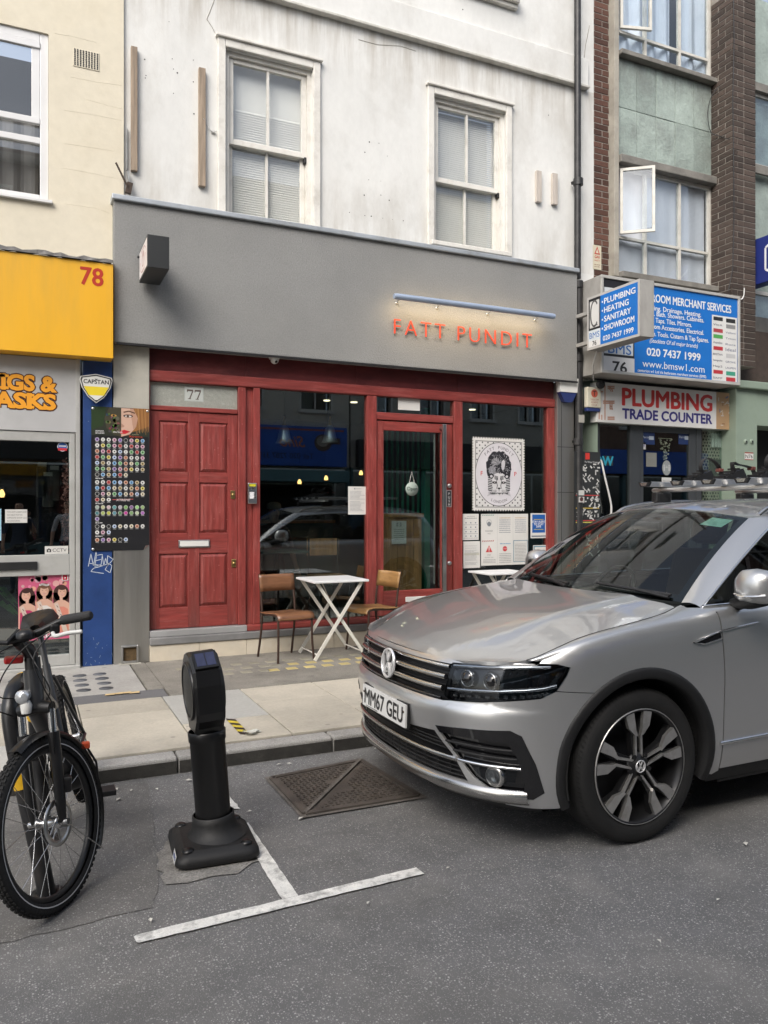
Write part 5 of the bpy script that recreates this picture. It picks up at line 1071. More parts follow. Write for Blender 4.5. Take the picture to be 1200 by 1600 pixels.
for k in range(3): p.scribble(w_*.07,w_*.22,fy+h_*(.03-.009*k),.007,(.55,.55,.55),9)
PAL = [(.62,.62,.60),(.62,.62,.60),(.03,.03,.03),(.45,.06,.06),(.6,.5,.1),(.45,.35,.18),(.15,.35,.6),(.2,.45,.2),(.55,.3,.4),(.4,.5,.7),(.55,.25,.15),(.3,.2,.45),(.62,.55,.4)]
def lens(x, y, r, full=None):
    c = full or rr.choice(PAL); p.circ(x,y,r,(.58,.58,.56),2,n=14); p.circ(x,y,r*.86,c,3,n=14)
    if not full: p.circ(x,y,r*.36,(.015,.015,.015),4,n=10) if rr.random() < .8 else p.circ(x,y,r*.14,(.015,.015,.015),4,ry=r*.6,n=10)
    p.rect(x-r*.8,x+r*.8,y-r*1.45,y-r*1.2,(.35,.35,.35),2)
rows_ = [9,9,9,9,9,9,6,-1,9,9,9,3,-1,9,9,1,-1,9,3,-1,6]; yy = fy-h_*.028; r_ = w_*.036
for n_ in rows_:
    if n_ < 0: p.scribble(w_*.07,w_*.2,yy+h_*.010,.009,(.5,.5,.5),3); yy -= h_*.012; continue
    for k in range(n_): lens(w_*(.10+.098*k), yy, r_, (rr.random()*.5+.05,rr.random()*.5+.05,rr.random()*.4+.05) if (n_ == 9 and yy < h_*.32 and yy > h_*.22) else None)
    if n_ == 3 and yy > h_*.3: p.text('XTREME',w_*.42,yy-.012,.02,(.55,.5,.5),4,bold=.05,shear=.3,w=w_*.25); p.line([(w_*.36,yy),(w_*.72,yy+.006)],.006,(.5,.1,.1),3)
    yy -= h_*.0405
p.build('print', lp, .35)
for a, b in ((.03,.985),(.97,.985),(.03,.012)): MB().lathe([(.012,0),(.01,.004),(.001,.005)], f.at(w_*a,h_*b,.002), (0,-1,0), 10).build('screw', MATS['steel_satin'], lp)
# ================================================================== BRICK BUILDING ON THE RIGHT
mat('mortar', (.26,.235,.205), .95, var=.15, vscale=9, bump=.3, bscale=90); mat('brick_red', (.098,.046,.033), .9, var=.25, vscale=14, bump=.5, bscale=110, rnd=.42); mat('brick_brown', (.064,.046,.037), .9, var=.25, vscale=14, bump=.5, bscale=110, rnd=.38)
mat('concrete_fin', (.36,.335,.285), .85, var=.2, vscale=3, bump=.25, bscale=60, dirt=(.17,.155,.13), dirt_amt=.6, dirt_scale=2.5); mat('concrete_sill', (.20,.19,.17), .9, var=.25, vscale=5, bump=.4, bscale=70, dirt=(.09,.085,.078), dirt_amt=.6, dirt_scale=3)
mat('slate_green', (.30,.355,.32), .5, var=.2, vscale=3.5, bump=1.0, bscale=24, rnd=.17, dirt=(.17,.175,.16), dirt_amt=.6, dirt_scale=2.2, fine=.09); mat('steel_frame', (.60,.585,.53), .5, var=.12, vscale=6, dirt=(.35,.32,.27), dirt_amt=.5, dirt_scale=7)
mat('sage_paint', (.235,.295,.235), .6, var=.08, vscale=3, bump=.25, bscale=60, dirt=(.15,.19,.14), dirt_amt=.4, dirt_scale=3); mat('anthracite', (.042,.046,.05), .45, var=.12)
mat('pipe_black', (.018,.018,.019), .45, var=.3, vscale=6, dirt=(.10,.095,.09), dirt_amt=.35, dirt_scale=9); mat('sign_grey', (.33,.32,.30), .55, var=.2, vscale=5, stretch=(1,1,.5), dirt=(.20,.19,.17), dirt_amt=.6, dirt_scale=3); mat('navy_sign', (.018,.030,.17), .4, var=.08)
glass('win_sky', (.90,.93,.95), 1.7, wav=.02)
b76 = thing('brick_building', (7.6, YF, ZP), 'dark brick building with green slate panels above a plumbing shop', 'building')
zd_ = 2.72
# white end strip is part of 77; red brick strip next to it
X1, X2 = 6.332, 6.568; YWn = 7.56; PX = 8.25; PF = 7.22; PXR = 8.685; ZB = 3.0; ZTOP = 8.6
unit = MB().box(-.5,.5,-.5,.5,-.5,.5,.04,seg=1).build('brick', MATS['brick_red']); unit_b = unit.data.copy(); unit_b.materials.clear(); unit_b.materials.append(MATS['brick_brown']); bpy.data.objects.remove(unit.copy() if False else unit)
unit_r = bpy.data.meshes['brick']
def brick(cx, cy, cz, lx, ly, me):
    o = bpy.data.objects.new('brick', me); C.objects.link(o); o.location = (cx+random.uniform(-.001,.001), cy+random.uniform(-.0015,.0015), cz); o.scale = (lx, ly, .065); o.parent = b76; o.matrix_parent_inverse = base_matrix(b76).inverted()
MB().box(X1, X2, YF+.005, YF+.3, ZB, ZTOP).build('mortar_bed', MATS['mortar'], b76)
z = 3.55; k = 0
while z < 8.25:
    if k % 2: brick((X1+X2)/2-.053, YF+.05, z, .122, .10, unit_r); brick(X2-.05, YF+.05, z, .10, .10, unit_r)
    else: brick((X1+X2)/2, YF+.05, z, .215 if X2-X1 > .22 else X2-X1-.01, .10, unit_r)
    z += .0752; k += 1
MB().box(PX+.006, PXR-.006, PF+.006, YF+.2, 3.40, ZTOP).build('mortar_bed', MATS['mortar'], b76)
z = 3.44; k = 0
while z < 8.25:
    if k % 2:
        brick(PX+.1075, PF+.051, z, .215, .1025, unit_b); brick(PX+.3275, PF+.051, z, .205, .1025, unit_b); brick(PX+.051, PF+.2235, z, .1025, .226, unit_b)
    else:
        brick(PX+.051, PF+.1075, z, .1025, .215, unit_b); brick(PX+.16, PF+.051, z, .1025, .1025, unit_b); brick(PX+.325, PF+.051, z, .215, .1025, unit_b); brick(PX+.051, PF+.28, z, .1025, .105, unit_b)
    z += .0752; k += 1
# concrete fin, window bands, slate panels
MB().box(X2+.001, X2+.072, 7.50, YF+.2, XZ(967,430,YF)[1]-.05, ZTOP, .004).build('concrete_fin', MATS['concrete_fin'], b76)
wa, wb = X2+.075, PX-.004
zW0 = XZ(970,428,YWn)[1]; zW1 = XZ(970,259,YWn)[1]; zP0 = XZ(970,246,YWn)[1]; zP1 = XZ(970,92,YWn)[1]; zU0 = XZ(970,84,YWn)[1]
MB().box(wa, wb+.02, YWn-.13, YWn+.1, zW0-.07, zW0-.002, .006).build('sill', MATS['concrete_sill'], b76); MB().box(wa, wb+.02, YWn-.11, YWn+.1, zU0-.06, zU0-.002, .006).build('sill', MATS['concrete_sill'], b76)
MB().box(wa, wb+.04, YWn-.10, YWn+.1, zW1+.002, zP0-.002, .01).build('lintel', MATS['concrete_sill'], b76); MB().box(wa, wb, YWn+.02, YWn+.1, zP0, zP1).build('panel_backing', MATS['concrete_sill'], b76)
for i in range(5):
    for j in range(2):
        x0 = wa+(wb-wa)*i/5; x1 = wa+(wb-wa)*(i+1)/5; zz0 = zP0+(zP1-zP0)*j/2; MB().box(x0+.0035, x1-.0035, YWn-.012-random.uniform(0,.008), YWn+.019, zz0+.0035, zz0+(zP1-zP0)/2-.0035, .003).build('slate_panel', MATS['slate_green'], b76)
streaks(MATS['slate_green'], zP1+.01, zP1-.42, (.105,.10,.092), 1.0, 2.2)
def steel_window(z0, z1, lab, mull, trans, opn):
    f_ = MB(); y = YWn; s = .038
    f_.box(wa, wa+s, y, y+.05, z0, z1).box(wb-s, wb, y, y+.05, z0, z1).box(wa+s, wb-s, y, y+.05, z0, z0+s).box(wa+s, wb-s, y, y+.05, z1-s, z1)
    w_ = f_.build('window', MATS['steel_frame'], b76); w_['label'] = lab
    xs = [wa+s]+[wa+(wb-wa)*m for m in mull]+[wb-s]; zt = z0+(z1-z0)*trans
    for m in xs[1:-1]: MB().box(m-.016, m+.016, y-.004, y+.046, z0+s, z1-s).build('mullion', MATS['steel_frame'], w_)
    for a, b in zip(xs[:-1], xs[1:]): MB().box(a+.0165, b-.0165, y-.003, y+.046, zt-.016, zt+.016).build('transom', MATS['steel_frame'], w_)
    for i, (a, b) in enumerate(zip(xs[:-1], xs[1:])):
        MB().box(a+.017, b-.017, y+.02, y+.024, z0+s, zt-.0165).build('pane', MATS['win_sky'], w_)
        if i != opn: MB().box(a+.017, b-.017, y+.02, y+.024, zt+.0165, z1-s).build('pane', MATS['win_sky'], w_)
    # casement standing open towards the street
    a, b = xs[opn], xs[opn+1]; W2 = b-a-.03; ang = R(38) if z0 < 6.5 else R(17); h0, h1 = zt+.03, z1-s-.01; O = Vector((a+.018, y-.01, 0)); U = Vector((math.cos(ang), -math.sin(ang), 0))
    fr = Frame(O, U, (0,0,1)); q = .034; cs = MB()
    for r_ in (((0,h0),(q,h0),(q,h1),(0,h1)),((W2-q,h0),(W2,h0),(W2,h1),(W2-q,h1)),((q,h0),(W2-q,h0),(W2-q,h0+q),(q,h0+q)),((q,h1-q),(W2-q,h1-q),(W2-q,h1),(q,h1))): cs.prism(list(r_), fr, -.018, .018)
    co = cs.build('open_casement', MATS['steel_frame'], w_); MB().prism([(q,h0+q),(W2-q,h0+q),(W2-q,h1-q),(q,h1-q)], fr, -.002, .002).build('pane', MATS['win_sky'], w_)
    return w_, xs
wl_, xs_ = steel_window(zW0, zW1, 'steel casement window above the shop signs with one casement open', (.30,.66), .34, 0)
wu_, _ = steel_window(zU0, zU0+1.62, 'steel casement window at the top with blue-white curtains', (.30,.66), .17, 0)
for w_, z0, z1, col, nm in ((wl_, zW0, zW1, (.74,.73,.75), 'roller_blind'), (wu_, zU0, zU0+1.6, (.70,.74,.80), 'curtain')):
    m_ = mat(nm, col, .85, var=.06); cu = MB(); n = 48; amp = .004 if nm == 'roller_blind' else .035
    for i in range(n):
        a, b = wa+.03+(wb-wa-.06)*i/n, wa+.03+(wb-wa-.06)*(i+1)/n; ya, yb = YWn+.085+amp*math.sin(i*.9), YWn+.085+amp*math.sin((i+1)*.9)
        if nm == 'curtain' and .62 < i/n < .72: continue
        cu.add([(a,ya,z0),(b,yb,z0),(b,yb,z1),(a,ya,z1)], [(0,1,2,3)])
    cu.build(nm, m_, w_, True); MB().box(wa, wb, YWn+.5, YWn+.52, z0, z1).build('room_backing', MATS['room_dark'], w_)
# what is beyond the pier on the far right
MB().box(PXR+.002, 12, YWn+.05, YWn+.1, 3.3, ZTOP).build('slate_panel', MATS['slate_green'], b76); 
for za, zb_ in ((XZ(1190,440,YWn)[1], XZ(1190,405,YWn)[1]),): MB().box(PXR+.05, 10.5, YWn-.02, YWn+.049, za-.9, za-.5).build('sill', MATS['concrete_sill'], b76)
zc0, zc1 = XZ(1190,262,YWn)[1], XZ(1190,165,YWn)[1]
w3 = MB().box(PXR+.06,PXR+.10,YWn,YWn+.045,zc0,zc1+.15).box(PXR+.9,PXR+.94,YWn,YWn+.045,zc0,zc1+.15).box(PXR+.1,PXR+.9,YWn,YWn+.045,zc0,zc0+.04).box(PXR+.1,PXR+.9,YWn,YWn+.045,zc1+.11,zc1+.15).build('window', MATS['steel_frame'], b76); w3['label'] = 'steel window beyond the brick pier at the right edge'
MB().box(PXR+.1,PXR+.9,YWn+.015,YWn+.02,zc0+.04,zc1+.11).build('pane', MATS['win_sky'], w3); MB().box(PXR+.05,10.5,YWn-.06,YWn-.021,zc0-.12,zc0-.002).build('sill', MATS['concrete_sill'], b76); MB().box(PXR+.04,10.6,YWn-.06,YWn+.045,zc1+.151,zc1+.26).build('lintel', MATS['concrete_sill'], b76)
lz0, lz1 = XZ(1190,550,YWn)[1], XZ(1190,456,YWn)[1]
w4 = MB().box(PXR+.12,PXR+.17,YWn-.02,YWn+.045,lz0,lz1).box(PXR+.17,PXR+1.0,YWn-.02,YWn+.045,lz0,lz0+.05).box(PXR+.17,PXR+1.0,YWn-.02,YWn+.045,lz1-.05,lz1).build('window', MATS['steel_frame'], b76); MB().box(PXR+.17,PXR+1.0,YWn,YWn+.01,lz0+.05,lz1-.05).build('pane', MATS['win_sky'], w4)
MB().box(6.32,13,YF+.02,YF+.25,zd_-.0,zW0-.08).build('wall', MATS['concrete_sill'], b76); MB().box(9.9,13,YWn+.11,YF+.25,3.3,ZTOP).build('wall', MATS['concrete_sill'], b76)
# ground floor: pilasters, cornice, glazing
zs1 = XZ(1160,604,PF)[1]
MB().box(6.30, fx(934,7.5), 7.50, YF+.2, ZP, 3.12, .004).build('pilaster', MATS['sage_paint'], b76)
gp0, gp1 = fx(1150,7.35), fx(1183,7.35); MB().box(gp0, gp1, 7.35, YF+.2, ZP, zs1-.002, .004).build('pilaster', MATS['sage_paint'], b76)
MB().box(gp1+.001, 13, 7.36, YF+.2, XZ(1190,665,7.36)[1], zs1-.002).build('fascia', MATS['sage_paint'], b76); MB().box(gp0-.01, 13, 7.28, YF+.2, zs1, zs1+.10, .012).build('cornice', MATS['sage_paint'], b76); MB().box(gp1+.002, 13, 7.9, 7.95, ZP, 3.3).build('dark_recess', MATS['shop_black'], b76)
MB().box(PX-.02, 13, 7.45, YF+.2, zs1+.101, 3.95).build('upper_fascia', MATS['brick_brown'], b76)
YD = 7.55; zd1 = XZ(990,664,YD)[1]; zb = ZP+.03
fr = MB()
def fpost(l, r, y=YD): MB().box(fx(l,YD), fx(r,YD), y, y+.06, ZP, zd1, .004).build('door_post', MATS['anthracite'], b76)
fpost(934.5,937); fpost(985,1000); fpost(1000.5,1006,YD+.006); fpost(1078,1088,YD+.006); fpost(1088.5,1096.5); fpost(1137,1149.5)
MB().box(fx(1006.2,YD), fx(1077.8,YD), YD+.006, YD+.06, XZ(1040,676,YD)[1], zd1, .004).build('head_rail', MATS['anthracite'], b76); MB().box(fx(934,YD), fx(1149.5,YD), YD-.004, YD+.3, zd1+.001, zd1+.12).build('head_beam', MATS['anthracite'], b76)
for l, r in ((937.2,984.8),(1006.2,1077.8),(1096.8,1136.8)): MB().box(fx(l,YD), fx(r,YD), YD+.03, YD+.036, zb, zd1-.002).build('pane', MATS['shop_glass'], b76)
MB().box(6.55, 9.0, 10.4, 10.45, ZP, 3.2).box(8.95,9.0,7.65,10.4,ZP,3.2).box(6.5,6.55,7.75,10.4,ZP,3.2).build('interior_wall', mat('int76', (.035,.034,.03), .9), b76); MB().box(6.5,9.0,7.62,10.4,ZP-.03,ZP+.01).build('interior_floor', MATS['int_floor'], b76); MB().box(6.5,9.0,7.62,10.4,2.95,3.0).build('interior_ceiling', MATS['int_ceiling'], b76)
# pebble-mosaic screen in the right pane
mz0, mz1 = XZ(1100,760,YD)[1]-.4, XZ(1100,670,YD)[1]; f = front(fx(1098,YD+.07), YD+.07, mz0); w_, h_ = fx(1136,YD+.07)-f.O.x, mz1-mz0
ms = thing('mosaic_screen', (f.O.x+w_/2,YD+.07,mz0), 'black and cream pebble-patterned display panel in the plumbing shop window', 'panel'); MB().prism([(0,0),(w_,0),(w_,h_),(0,h_)], f, -.01, 0).build('board', mat('mosaic_cream', (.36,.33,.26), .6), ms)
p = Print(f); rr = random.Random(9)
for i in range(9):
    for j in range(int(h_/.042)):
        cx, cy = w_*(i+.5+(.5 if j % 2 else 0)-.25)/9, .02+j*.042; rr_ = rr.uniform(.014,.020); p.poly([(cx+rr_*math.cos(a*1.047)*rr.uniform(.75,1.15), cy+rr_*math.sin(a*1.047)*rr.uniform(.75,1.15)) for a in range(6)], (.02,.02,.02), 1)
p.build('pebbles', ms, .3)
bs = thing('tap_display', f.at(w_*.5,h_*.55,.03), 'black hanging tap display in front of the mosaic panel', 'display'); q = MB().prism([(w_*.22,h_*.42),(w_*.75,h_*.42),(w_*.75,h_*.66),(w_*.22,h_*.66)], f, .012, .03); q.build('board', MATS['sign_black'], bs); MB().prism([(w_*.45,h_*.50),(w_*.53,h_*.50),(w_*.53,h_*.58),(w_*.45,h_*.58)], f, .031, .05).build('tap', MATS['chrome'], bs)
ws = thing('wall_radiator', f.at(w_*.5,h_*.85,.03), 'white towel radiator hung at the top of the mosaic panel', 'radiator')
for k in range(4): MB().prism([(w_*(.30+.12*k),h_*.80),(w_*(.38+.12*k),h_*.80),(w_*(.38+.12*k),h_*.96),(w_*(.30+.12*k),h_*.96)], f, .012, .03).build('tube', MATS['white_plastic'], ws)
# door stickers
def on76(px0, py0, px1, py1, name, label, cat, drawer, Y=YD+.0285, bg=(.55,.55,.53), rough=.5):
    x0, z1 = XZ(px0,py0,Y); x1 = fx(px1,Y); z0 = XZ(px0,py1,Y)[1]; t = thing(name, ((x0+x1)/2,Y,z0), label, cat); p = Print(front(x0,Y,z0)); p.rect(0,x1-x0,0,z1-z0,bg,0); drawer(p,x1-x0,z1-z0); p.build('print', t, rough); return t
nv = (.012,.03,.11)
for px0, px1, lab in ((1002.5,1023,'navy sticker top left on the plumbing shop door'),(1060,1077.5,'navy sticker top right on the plumbing shop door')): on76(px0,675,px1,694,'door_sticker',lab,'sticker',lambda p,w,h: (p.text('Perrin',w*.08,h*.5,h*.2,(.5,.55,.6),2), p.rect(w*.55,w*.92,h*.4,h*.7,(.4,.45,.5),2)), bg=nv)
x, z = XZ(1041.5,731,YD+.028); t = thing('door_sticker', (x,YD+.028,z), 'round grey two metre distance sticker on the plumbing shop door', 'sticker'); p = Print(front(x,YD+.028,z)); p.circ(0,0,.075,(.25,.27,.27),1,ry=.098); 
for s_ in (-1,1): p.rect(s_*.042-.008,s_*.042+.008,-.04,.02,(.55,.55,.55),2); p.circ(s_*.042,.032,.010,(.55,.55,.55),2)
p.rect(-.02,.02,.0,.006,(.55,.55,.55),2); p.text('2m',0,.012,.02,(.55,.55,.55),2,align='c'); p.build('face', t)
on76(1034,746,1049,758,'notice','small pale notice under the round sticker','notice',lambda p,w,h: p.scribble(w*.1,w*.9,h*.5,.01,G1)); on76(1003,691,1009,702,'notice','tiny white sticker at the left of the plumbing shop door','notice',lambda p,w,h: p.rect(w*.2,w*.8,h*.4,h*.7,(.3,.3,.4),2)); on76(1009.5,707,1026,729,'notice','grey paper sheet inside the plumbing shop door','notice',lambda p,w,h: p.scribble(w*.2,w*.8,h*.6,.01,G1), bg=(.20,.20,.18))
ch = MB(); q = XZ(1039,690,YD+.06); t = thing('hanging_ornament', (q[0],YD+.06,q[1]), 'shell wind chime hanging in the plumbing shop door', 'ornament')
rr = random.Random(4)
for i in range(60):
    zz = rr.random(); xw = (1-zz)*.10+.012; ch.lathe([(.012,0),(.008,.006),(.001,.007)], (q[0]+rr.uniform(-xw,xw),YD+.06+rr.uniform(-.02,.02),q[1]+.03-zz*.26), (0,-1,0), 7)
tag(ch.build('shells', mat('shell', (.45,.40,.30), .6), t), kind='stuff'); MB().tube([(q[0]-.11,YD+.06,q[1]+.04),(q[0]+.11,YD+.06,q[1]+.04)], .006, 6).build('rod', MATS['shell'], t)
on76(942,712,958,727,'window_lettering','turquoise letters NOW on the plumbing shop side window','lettering',lambda p,w,h: p.text('NOW',w,.0,h*.95,(.02,.28,.40),1,bold=.05,align='r'), bg=(.02,.02,.02))
# plumbing display board against the pilaster
Yd = 7.485; f = front(fx(897.5,Yd), Yd, XZ(898,840,Yd)[1]); w_, h_ = fx(938,Yd)-f.O.x, XZ(898,705,Yd)[1]-XZ(898,840,Yd)[1]
db = thing('display_board', f.at(w_/2,0,0), 'tall black board of white pipe fittings standing by the drainpipe', 'board'); MB().prism([(0,-.35),(w_,-.35),(w_,h_),(0,h_)], f, -.012, 0).build('board', MATS['sign_black'], db); p = Print(f)
for r0, r1, n in ((.50,.86,46),(.34,.47,26),(.22,.32,20),(-.22,.02,26)):
    for i in range(n): x, y, a, l = rr.uniform(.06,.92)*w_, h_*rr.uniform(r0,r1), rr.choice((0,1.57,.8,-.8)), rr.uniform(.02,.06); p.line([(x,y),(x+l*math.cos(a),y+l*math.sin(a))], rr.uniform(.010,.02), (.58,.58,.56), 2)
for y, c in ((.485,(.45,.05,.05)),(.335,(.5,.35,.05)),(.19,(.45,.05,.05)),(.17,(.5,.45,.1))): p.rect(w_*.05,w_*.95,h_*y,h_*y+.012,c,1)
p.rect(w_*.42,w_*.58,h_*.91,h_*.985,(.55,.04,.03),1); p.text('Fit Wool Centre',w_*.4,h_*.87,.022,(.6,.6,.6),2); p.rect(w_*.42,w_*.64,h_*.02,h_*.12,(.55,.04,.03),1); p.build('print', db)
# hose
q = lambda a, b: tuple(onY(a,b,7.5)); tag(MB().tube(spline([q(937,719), q(940,722), q(945,745), q(951,770), q(955,790), q(955,803)], 5), .012, 8).build('hose', MATS['cable_white']), 'pale bent hose standing in front of the plumbing shop side window', 'hose')
# drainpipe
dp = thing('drainpipe', (fx(904,7.5),7.5,ZP), 'tall black iron drainpipe between the white and brick buildings', 'drainpipe'); xdp = fx(904.5,7.50)
MB().tube([(xdp,7.5,ZP),(xdp,7.5,XZ(905,440,7.5)[1])], .046, 14).build('lower_pipe', MATS['pipe_black'], dp); MB().tube([(xdp-.02,7.5,XZ(905,436,7.5)[1]),(xdp-.02,7.5,9)], .040, 14).build('upper_pipe', MATS['pipe_black'], dp)
for py in (445,285,560,690): zz = XZ(905,py,7.5)[1]; MB().tube([(xdp-.01,7.5,zz-.04),(xdp-.01,7.5,zz+.04)], .058, 14).box(xdp-.07,xdp+.05,7.53,7.56,zz-.015,zz+.015).build('collar', MATS['pipe_black'], dp)
p = Print(Frame((xdp-.043,7.5-.0485,0),(1,0,0),(0,0,1)))
for px, py0, py1, c in ((0,766,774,(.5,.5,.48)),(0,776,785,(.5,.48,.46)),(0,648,660,(.35,.34,.3))):
    za, zb_ = XZ(905,py1,7.45)[1], XZ(905,py0,7.45)[1]; p.rect(0,.085,za,zb_,c,1)
p.circ(.043,XZ(905,780,7.45)[1],.026,(.08,.03,.03),2); tag(p.build('stickers', dp), kind='stuff')
# main blue sign
YS = 7.17; a0 = fx(938,YS); a1 = fx(1155,YS); s0 = XZ(1150,602,YS)[1]; s1 = XZ(1150,463,YS)[1]
bs_ = thing('shop_sign', ((a0+a1)/2,YS,s0), 'large blue bathroom merchant sign with brand logos above the plumbing shop', 'sign'); MB().box(a0,a1,YS,YF-.01,s0,s1,.006).build('cabinet', MATS['sign_grey'], bs_)
tr = MB(); t_ = .035; tr.box(a0,a1,YS-.02,YS-.0005,s0,s0+t_,.004).box(a0,a1,YS-.02,YS-.0005,s1-t_,s1,.004).box(a0,a0+t_,YS-.02,YS-.0005,s0+t_+.0005,s1-t_-.0005,.004).box(a1-t_,a1,YS-.02,YS-.0005,s0+t_+.0005,s1-t_-.0005,.004).build('trim', mat('trim_grey', (.48,.47,.44), .5, metal=.2, var=.15), bs_)
p = Print(front(0,YS-.001,0)); BL = (.006,.150,.52); WT = (.74,.75,.76)
p.rect(a0+t_,a1-t_,s0+t_,s1-t_,BL,1)
def pt(s_, l, r, py, hp, col=WT, lay=4, bold=.02, shear=0):
    x_, z_ = XZ(l,py,YS); p.text(s_, x_, z_, XZ(l,py-hp,YS)[1]-z_, col, lay, w=fx(r,YS)-x_, bold=bold, shear=shear)
pt('BATHROOM MERCHANT SERVICES',992,1142,467.5,12.5,bold=.03)
for s_, l, r, py in (('Plumbing. Drainage. Heating.',1001,1095,482),('Boilers. Bath. Showers. Cabinets.',1000,1099.5,490.5),('Sinks. Taps. Tiles. Mirrors.',1006,1080.5,501.5),('Bathroom Accessories. Electrical.',1001,1099.5,511),('Ironware. Tools. Cistern & Tap Spares.',997,1107,522)): pt(s_, l, r, py, 7.5)
pt('(Stockists Of all major brands)',1015,1090,535,6.5,shear=.25,bold=.01); pt('020 7437 1999',1010.5,1094,555,12,bold=.035); pt('www.bmsw1.com',1003.5,1100.5,573,11.5,bold=-.005); pt('centurion w1 Ltd t/a bathroom merchant services (BMS)',996,1103,580.5,4.6,bold=.02)
xb, _ = XZ(991,500,YS); zq = XZ(960,556,YS)[1]
p.rect(a0+t_,xb,s0+t_,s1-t_,(.015,.015,.018),2); p.rect(a0+t_+.02,xb-.02,zq+.02,s1-t_-.10,(.60,.64,.66),3); p.rect(a0+t_,xb,s0+t_,zq-.01,(.66,.66,.66),3); pt('BMS',950,986,551,15,(.03,.14,.42),5,bold=.01); pt('76',957,979,581,17,(.02,.02,.02),5,bold=.03); pt('C',957,980,528,40,(.12,.12,.12),5,bold=.02)
lx0 = fx(1112,YS); lz1_ = XZ(1115,492,YS)[1]; lz0_ = s0+t_+.005; lx1 = a1-t_-.008; p.rect(lx0,lx1,lz0_,lz1_,(.68,.68,.66),3); W2, H2 = lx1-lx0, lz1_-lz0_
for i, nm in enumerate(('','VitrA','','','Aqualisa','','BRISTAN','hansgrohe','Hep2','','SIAMP')):
    y_ = lz1_-H2*(i+.75)/11
    if nm: p.text(nm,lx0+W2*.05,y_,H2*.030,(.10,.10,.14),5,w=W2*.36,bold=.01)
    else: p.rect(lx0+W2*.06,lx0+W2*.43,y_-H2*.012,y_+H2*.045,((.02,.02,.02),(.4,.05,.06),(.08,.35,.08),(.45,.03,.04),(.45,.03,.04))[[0,2,3,5,9].index(i)],5)
for i, nm in enumerate(('','','Vaillant','Triton','Roca','Ideal','','GROHE','LAUFEN','','')):
    y_ = lz1_-H2*(i+.85)/11
    if nm: p.text(nm,lx0+W2*.54,y_,H2*(.05 if nm == 'Ideal' else .030),(.08,.10,.2),5,w=W2*.40,bold=.0)
    else: p.rect(lx0+W2*.56,lx0+W2*.93,y_-H2*.012,y_+H2*.05,((.02,.02,.02),(.25,.25,.25),(.5,.5,.5),(.05,.3,.2),(.45,.03,.04))[[0,1,6,9,10].index(i)],5)
p.build('printed_face', bs_)
# white plumbing trade counter sign
YT = 7.46; a0 = fx(933,YT); a1 = fx(1149,YT); s0 = XZ(940,659.5,YT)[1]; s1 = XZ(940,597,YT)[1]
bt = thing('shop_sign', ((a0+a1)/2,YT,s0), 'white sign reading PLUMBING TRADE COUNTER over the grey shop door', 'sign'); MB().box(a0,a1,YT,YF-.01,s0,s1,.003).build('board', MATS['white_plastic'], bt); p = Print(front(0,YT-.0008,0)); YS = YT
p.rect(a0,a1,s0,s1,(.66,.65,.63),1); pt('PLUMBING',972.5,1112,632.5,26.5,(.50,.025,.022),3,bold=.045); pt('TRADE COUNTER',972.5,1112,653.5,15.5,(.022,.016,.16),3,bold=.05)
xw = fx(1119,YT); p.rect(xw,a1,s0,s1,(.42,.27,.15),2)
for i in range(26): x_, z_ = rr.uniform(xw+.03,a1-.05), rr.uniform(s0+.05,s1-.05); a = rr.choice((0,1.57,.5)); p.line([(x_,z_),(x_+.05*math.cos(a),z_+.05*math.sin(a))], .014, rr.choice([(.25,.13,.06),(.55,.5,.42),(.5,.5,.5),(.1,.15,.3)]), 4)
for k, (px0, py0, px1, py1) in enumerate(((945,602,945,624),(949,604,960,604),(949,607,960,607),(942,627,960,627),(942,630,960,630),(945,624,945,656),(953,626,953,640),(956,626,956,640),(949,652,960,652),(949,655,960,655),(938,605,938,615),(940,648,940,656),(936,612,942,612),(936,640,936,655))):
    p.line([XZ(px0,py0,YT), XZ(px1,py1,YT)], .017, (.46,.21,.13), 4); p.line([XZ(px0,py0,YT), XZ(px1,py1,YT)], .005, (.62,.42,.33), 5)
for py in (612,640): x_, z_ = XZ(952,py,YT); p.ring(x_,z_,.055,.014,(.46,.21,.13),4,a0=0,a1=1.57); p.ring(x_,z_,.03,.010,(.46,.21,.13),4,a0=0,a1=1.57)
p.build('printed_face', bt)
# projecting blue sign
XS, Yf, Yn2, zA, zB2 = 5.862, 7.15, 6.307, 3.362, 3.967
pj = thing('projecting_sign', (XS,Yf,zA), 'blue and white plumbing box sign projecting beside the drainpipe', 'sign'); MB().box(XS,XS+.20,Yn2,Yf,zA,zB2,.006).build('box', MATS['sign_grey'], pj)
f = leftf(XS-.001,Yf,zA); L_, H_ = Yf-Yn2, zB2-zA; p = Print(f); p.rect(.0,L_,.0,H_,(.45,.44,.42),0); m_ = .028; p.rect(m_,L_-m_,m_,H_-m_,BL,1); d_ = L_*.27
p.rect(m_,d_,H_*.36,H_-m_,(.012,.012,.014),2); p.rect(m_+.02,d_-.018,H_*.40,H_-m_-.03,(.55,.55,.53),3); p.rect(m_+.03,d_-.028,H_*.415,H_-m_-.045,(.62,.62,.60),4); p.ring((m_+d_)/2,H_*.66,.075,.022,(.10,.10,.10),5,ry=.155,a0=.75,a1=5.5); p.rect((m_+d_)/2-.02,(m_+d_)/2+.055,H_*.43,H_*.445,(.1,.1,.1),5)
p.rect(m_,d_,H_*.16,H_*.36,(.60,.65,.68),2); p.text('BMS',(m_+d_)/2,H_*.205,H_*.11,(.02,.13,.42),4,bold=.0,align='c',w=d_-m_-.03); p.rect(m_,d_,m_,H_*.16,(.66,.66,.65),2); p.text('76',(m_+d_)/2,m_+.012,H_*.085,(.02,.02,.02),4,bold=.02,align='c')
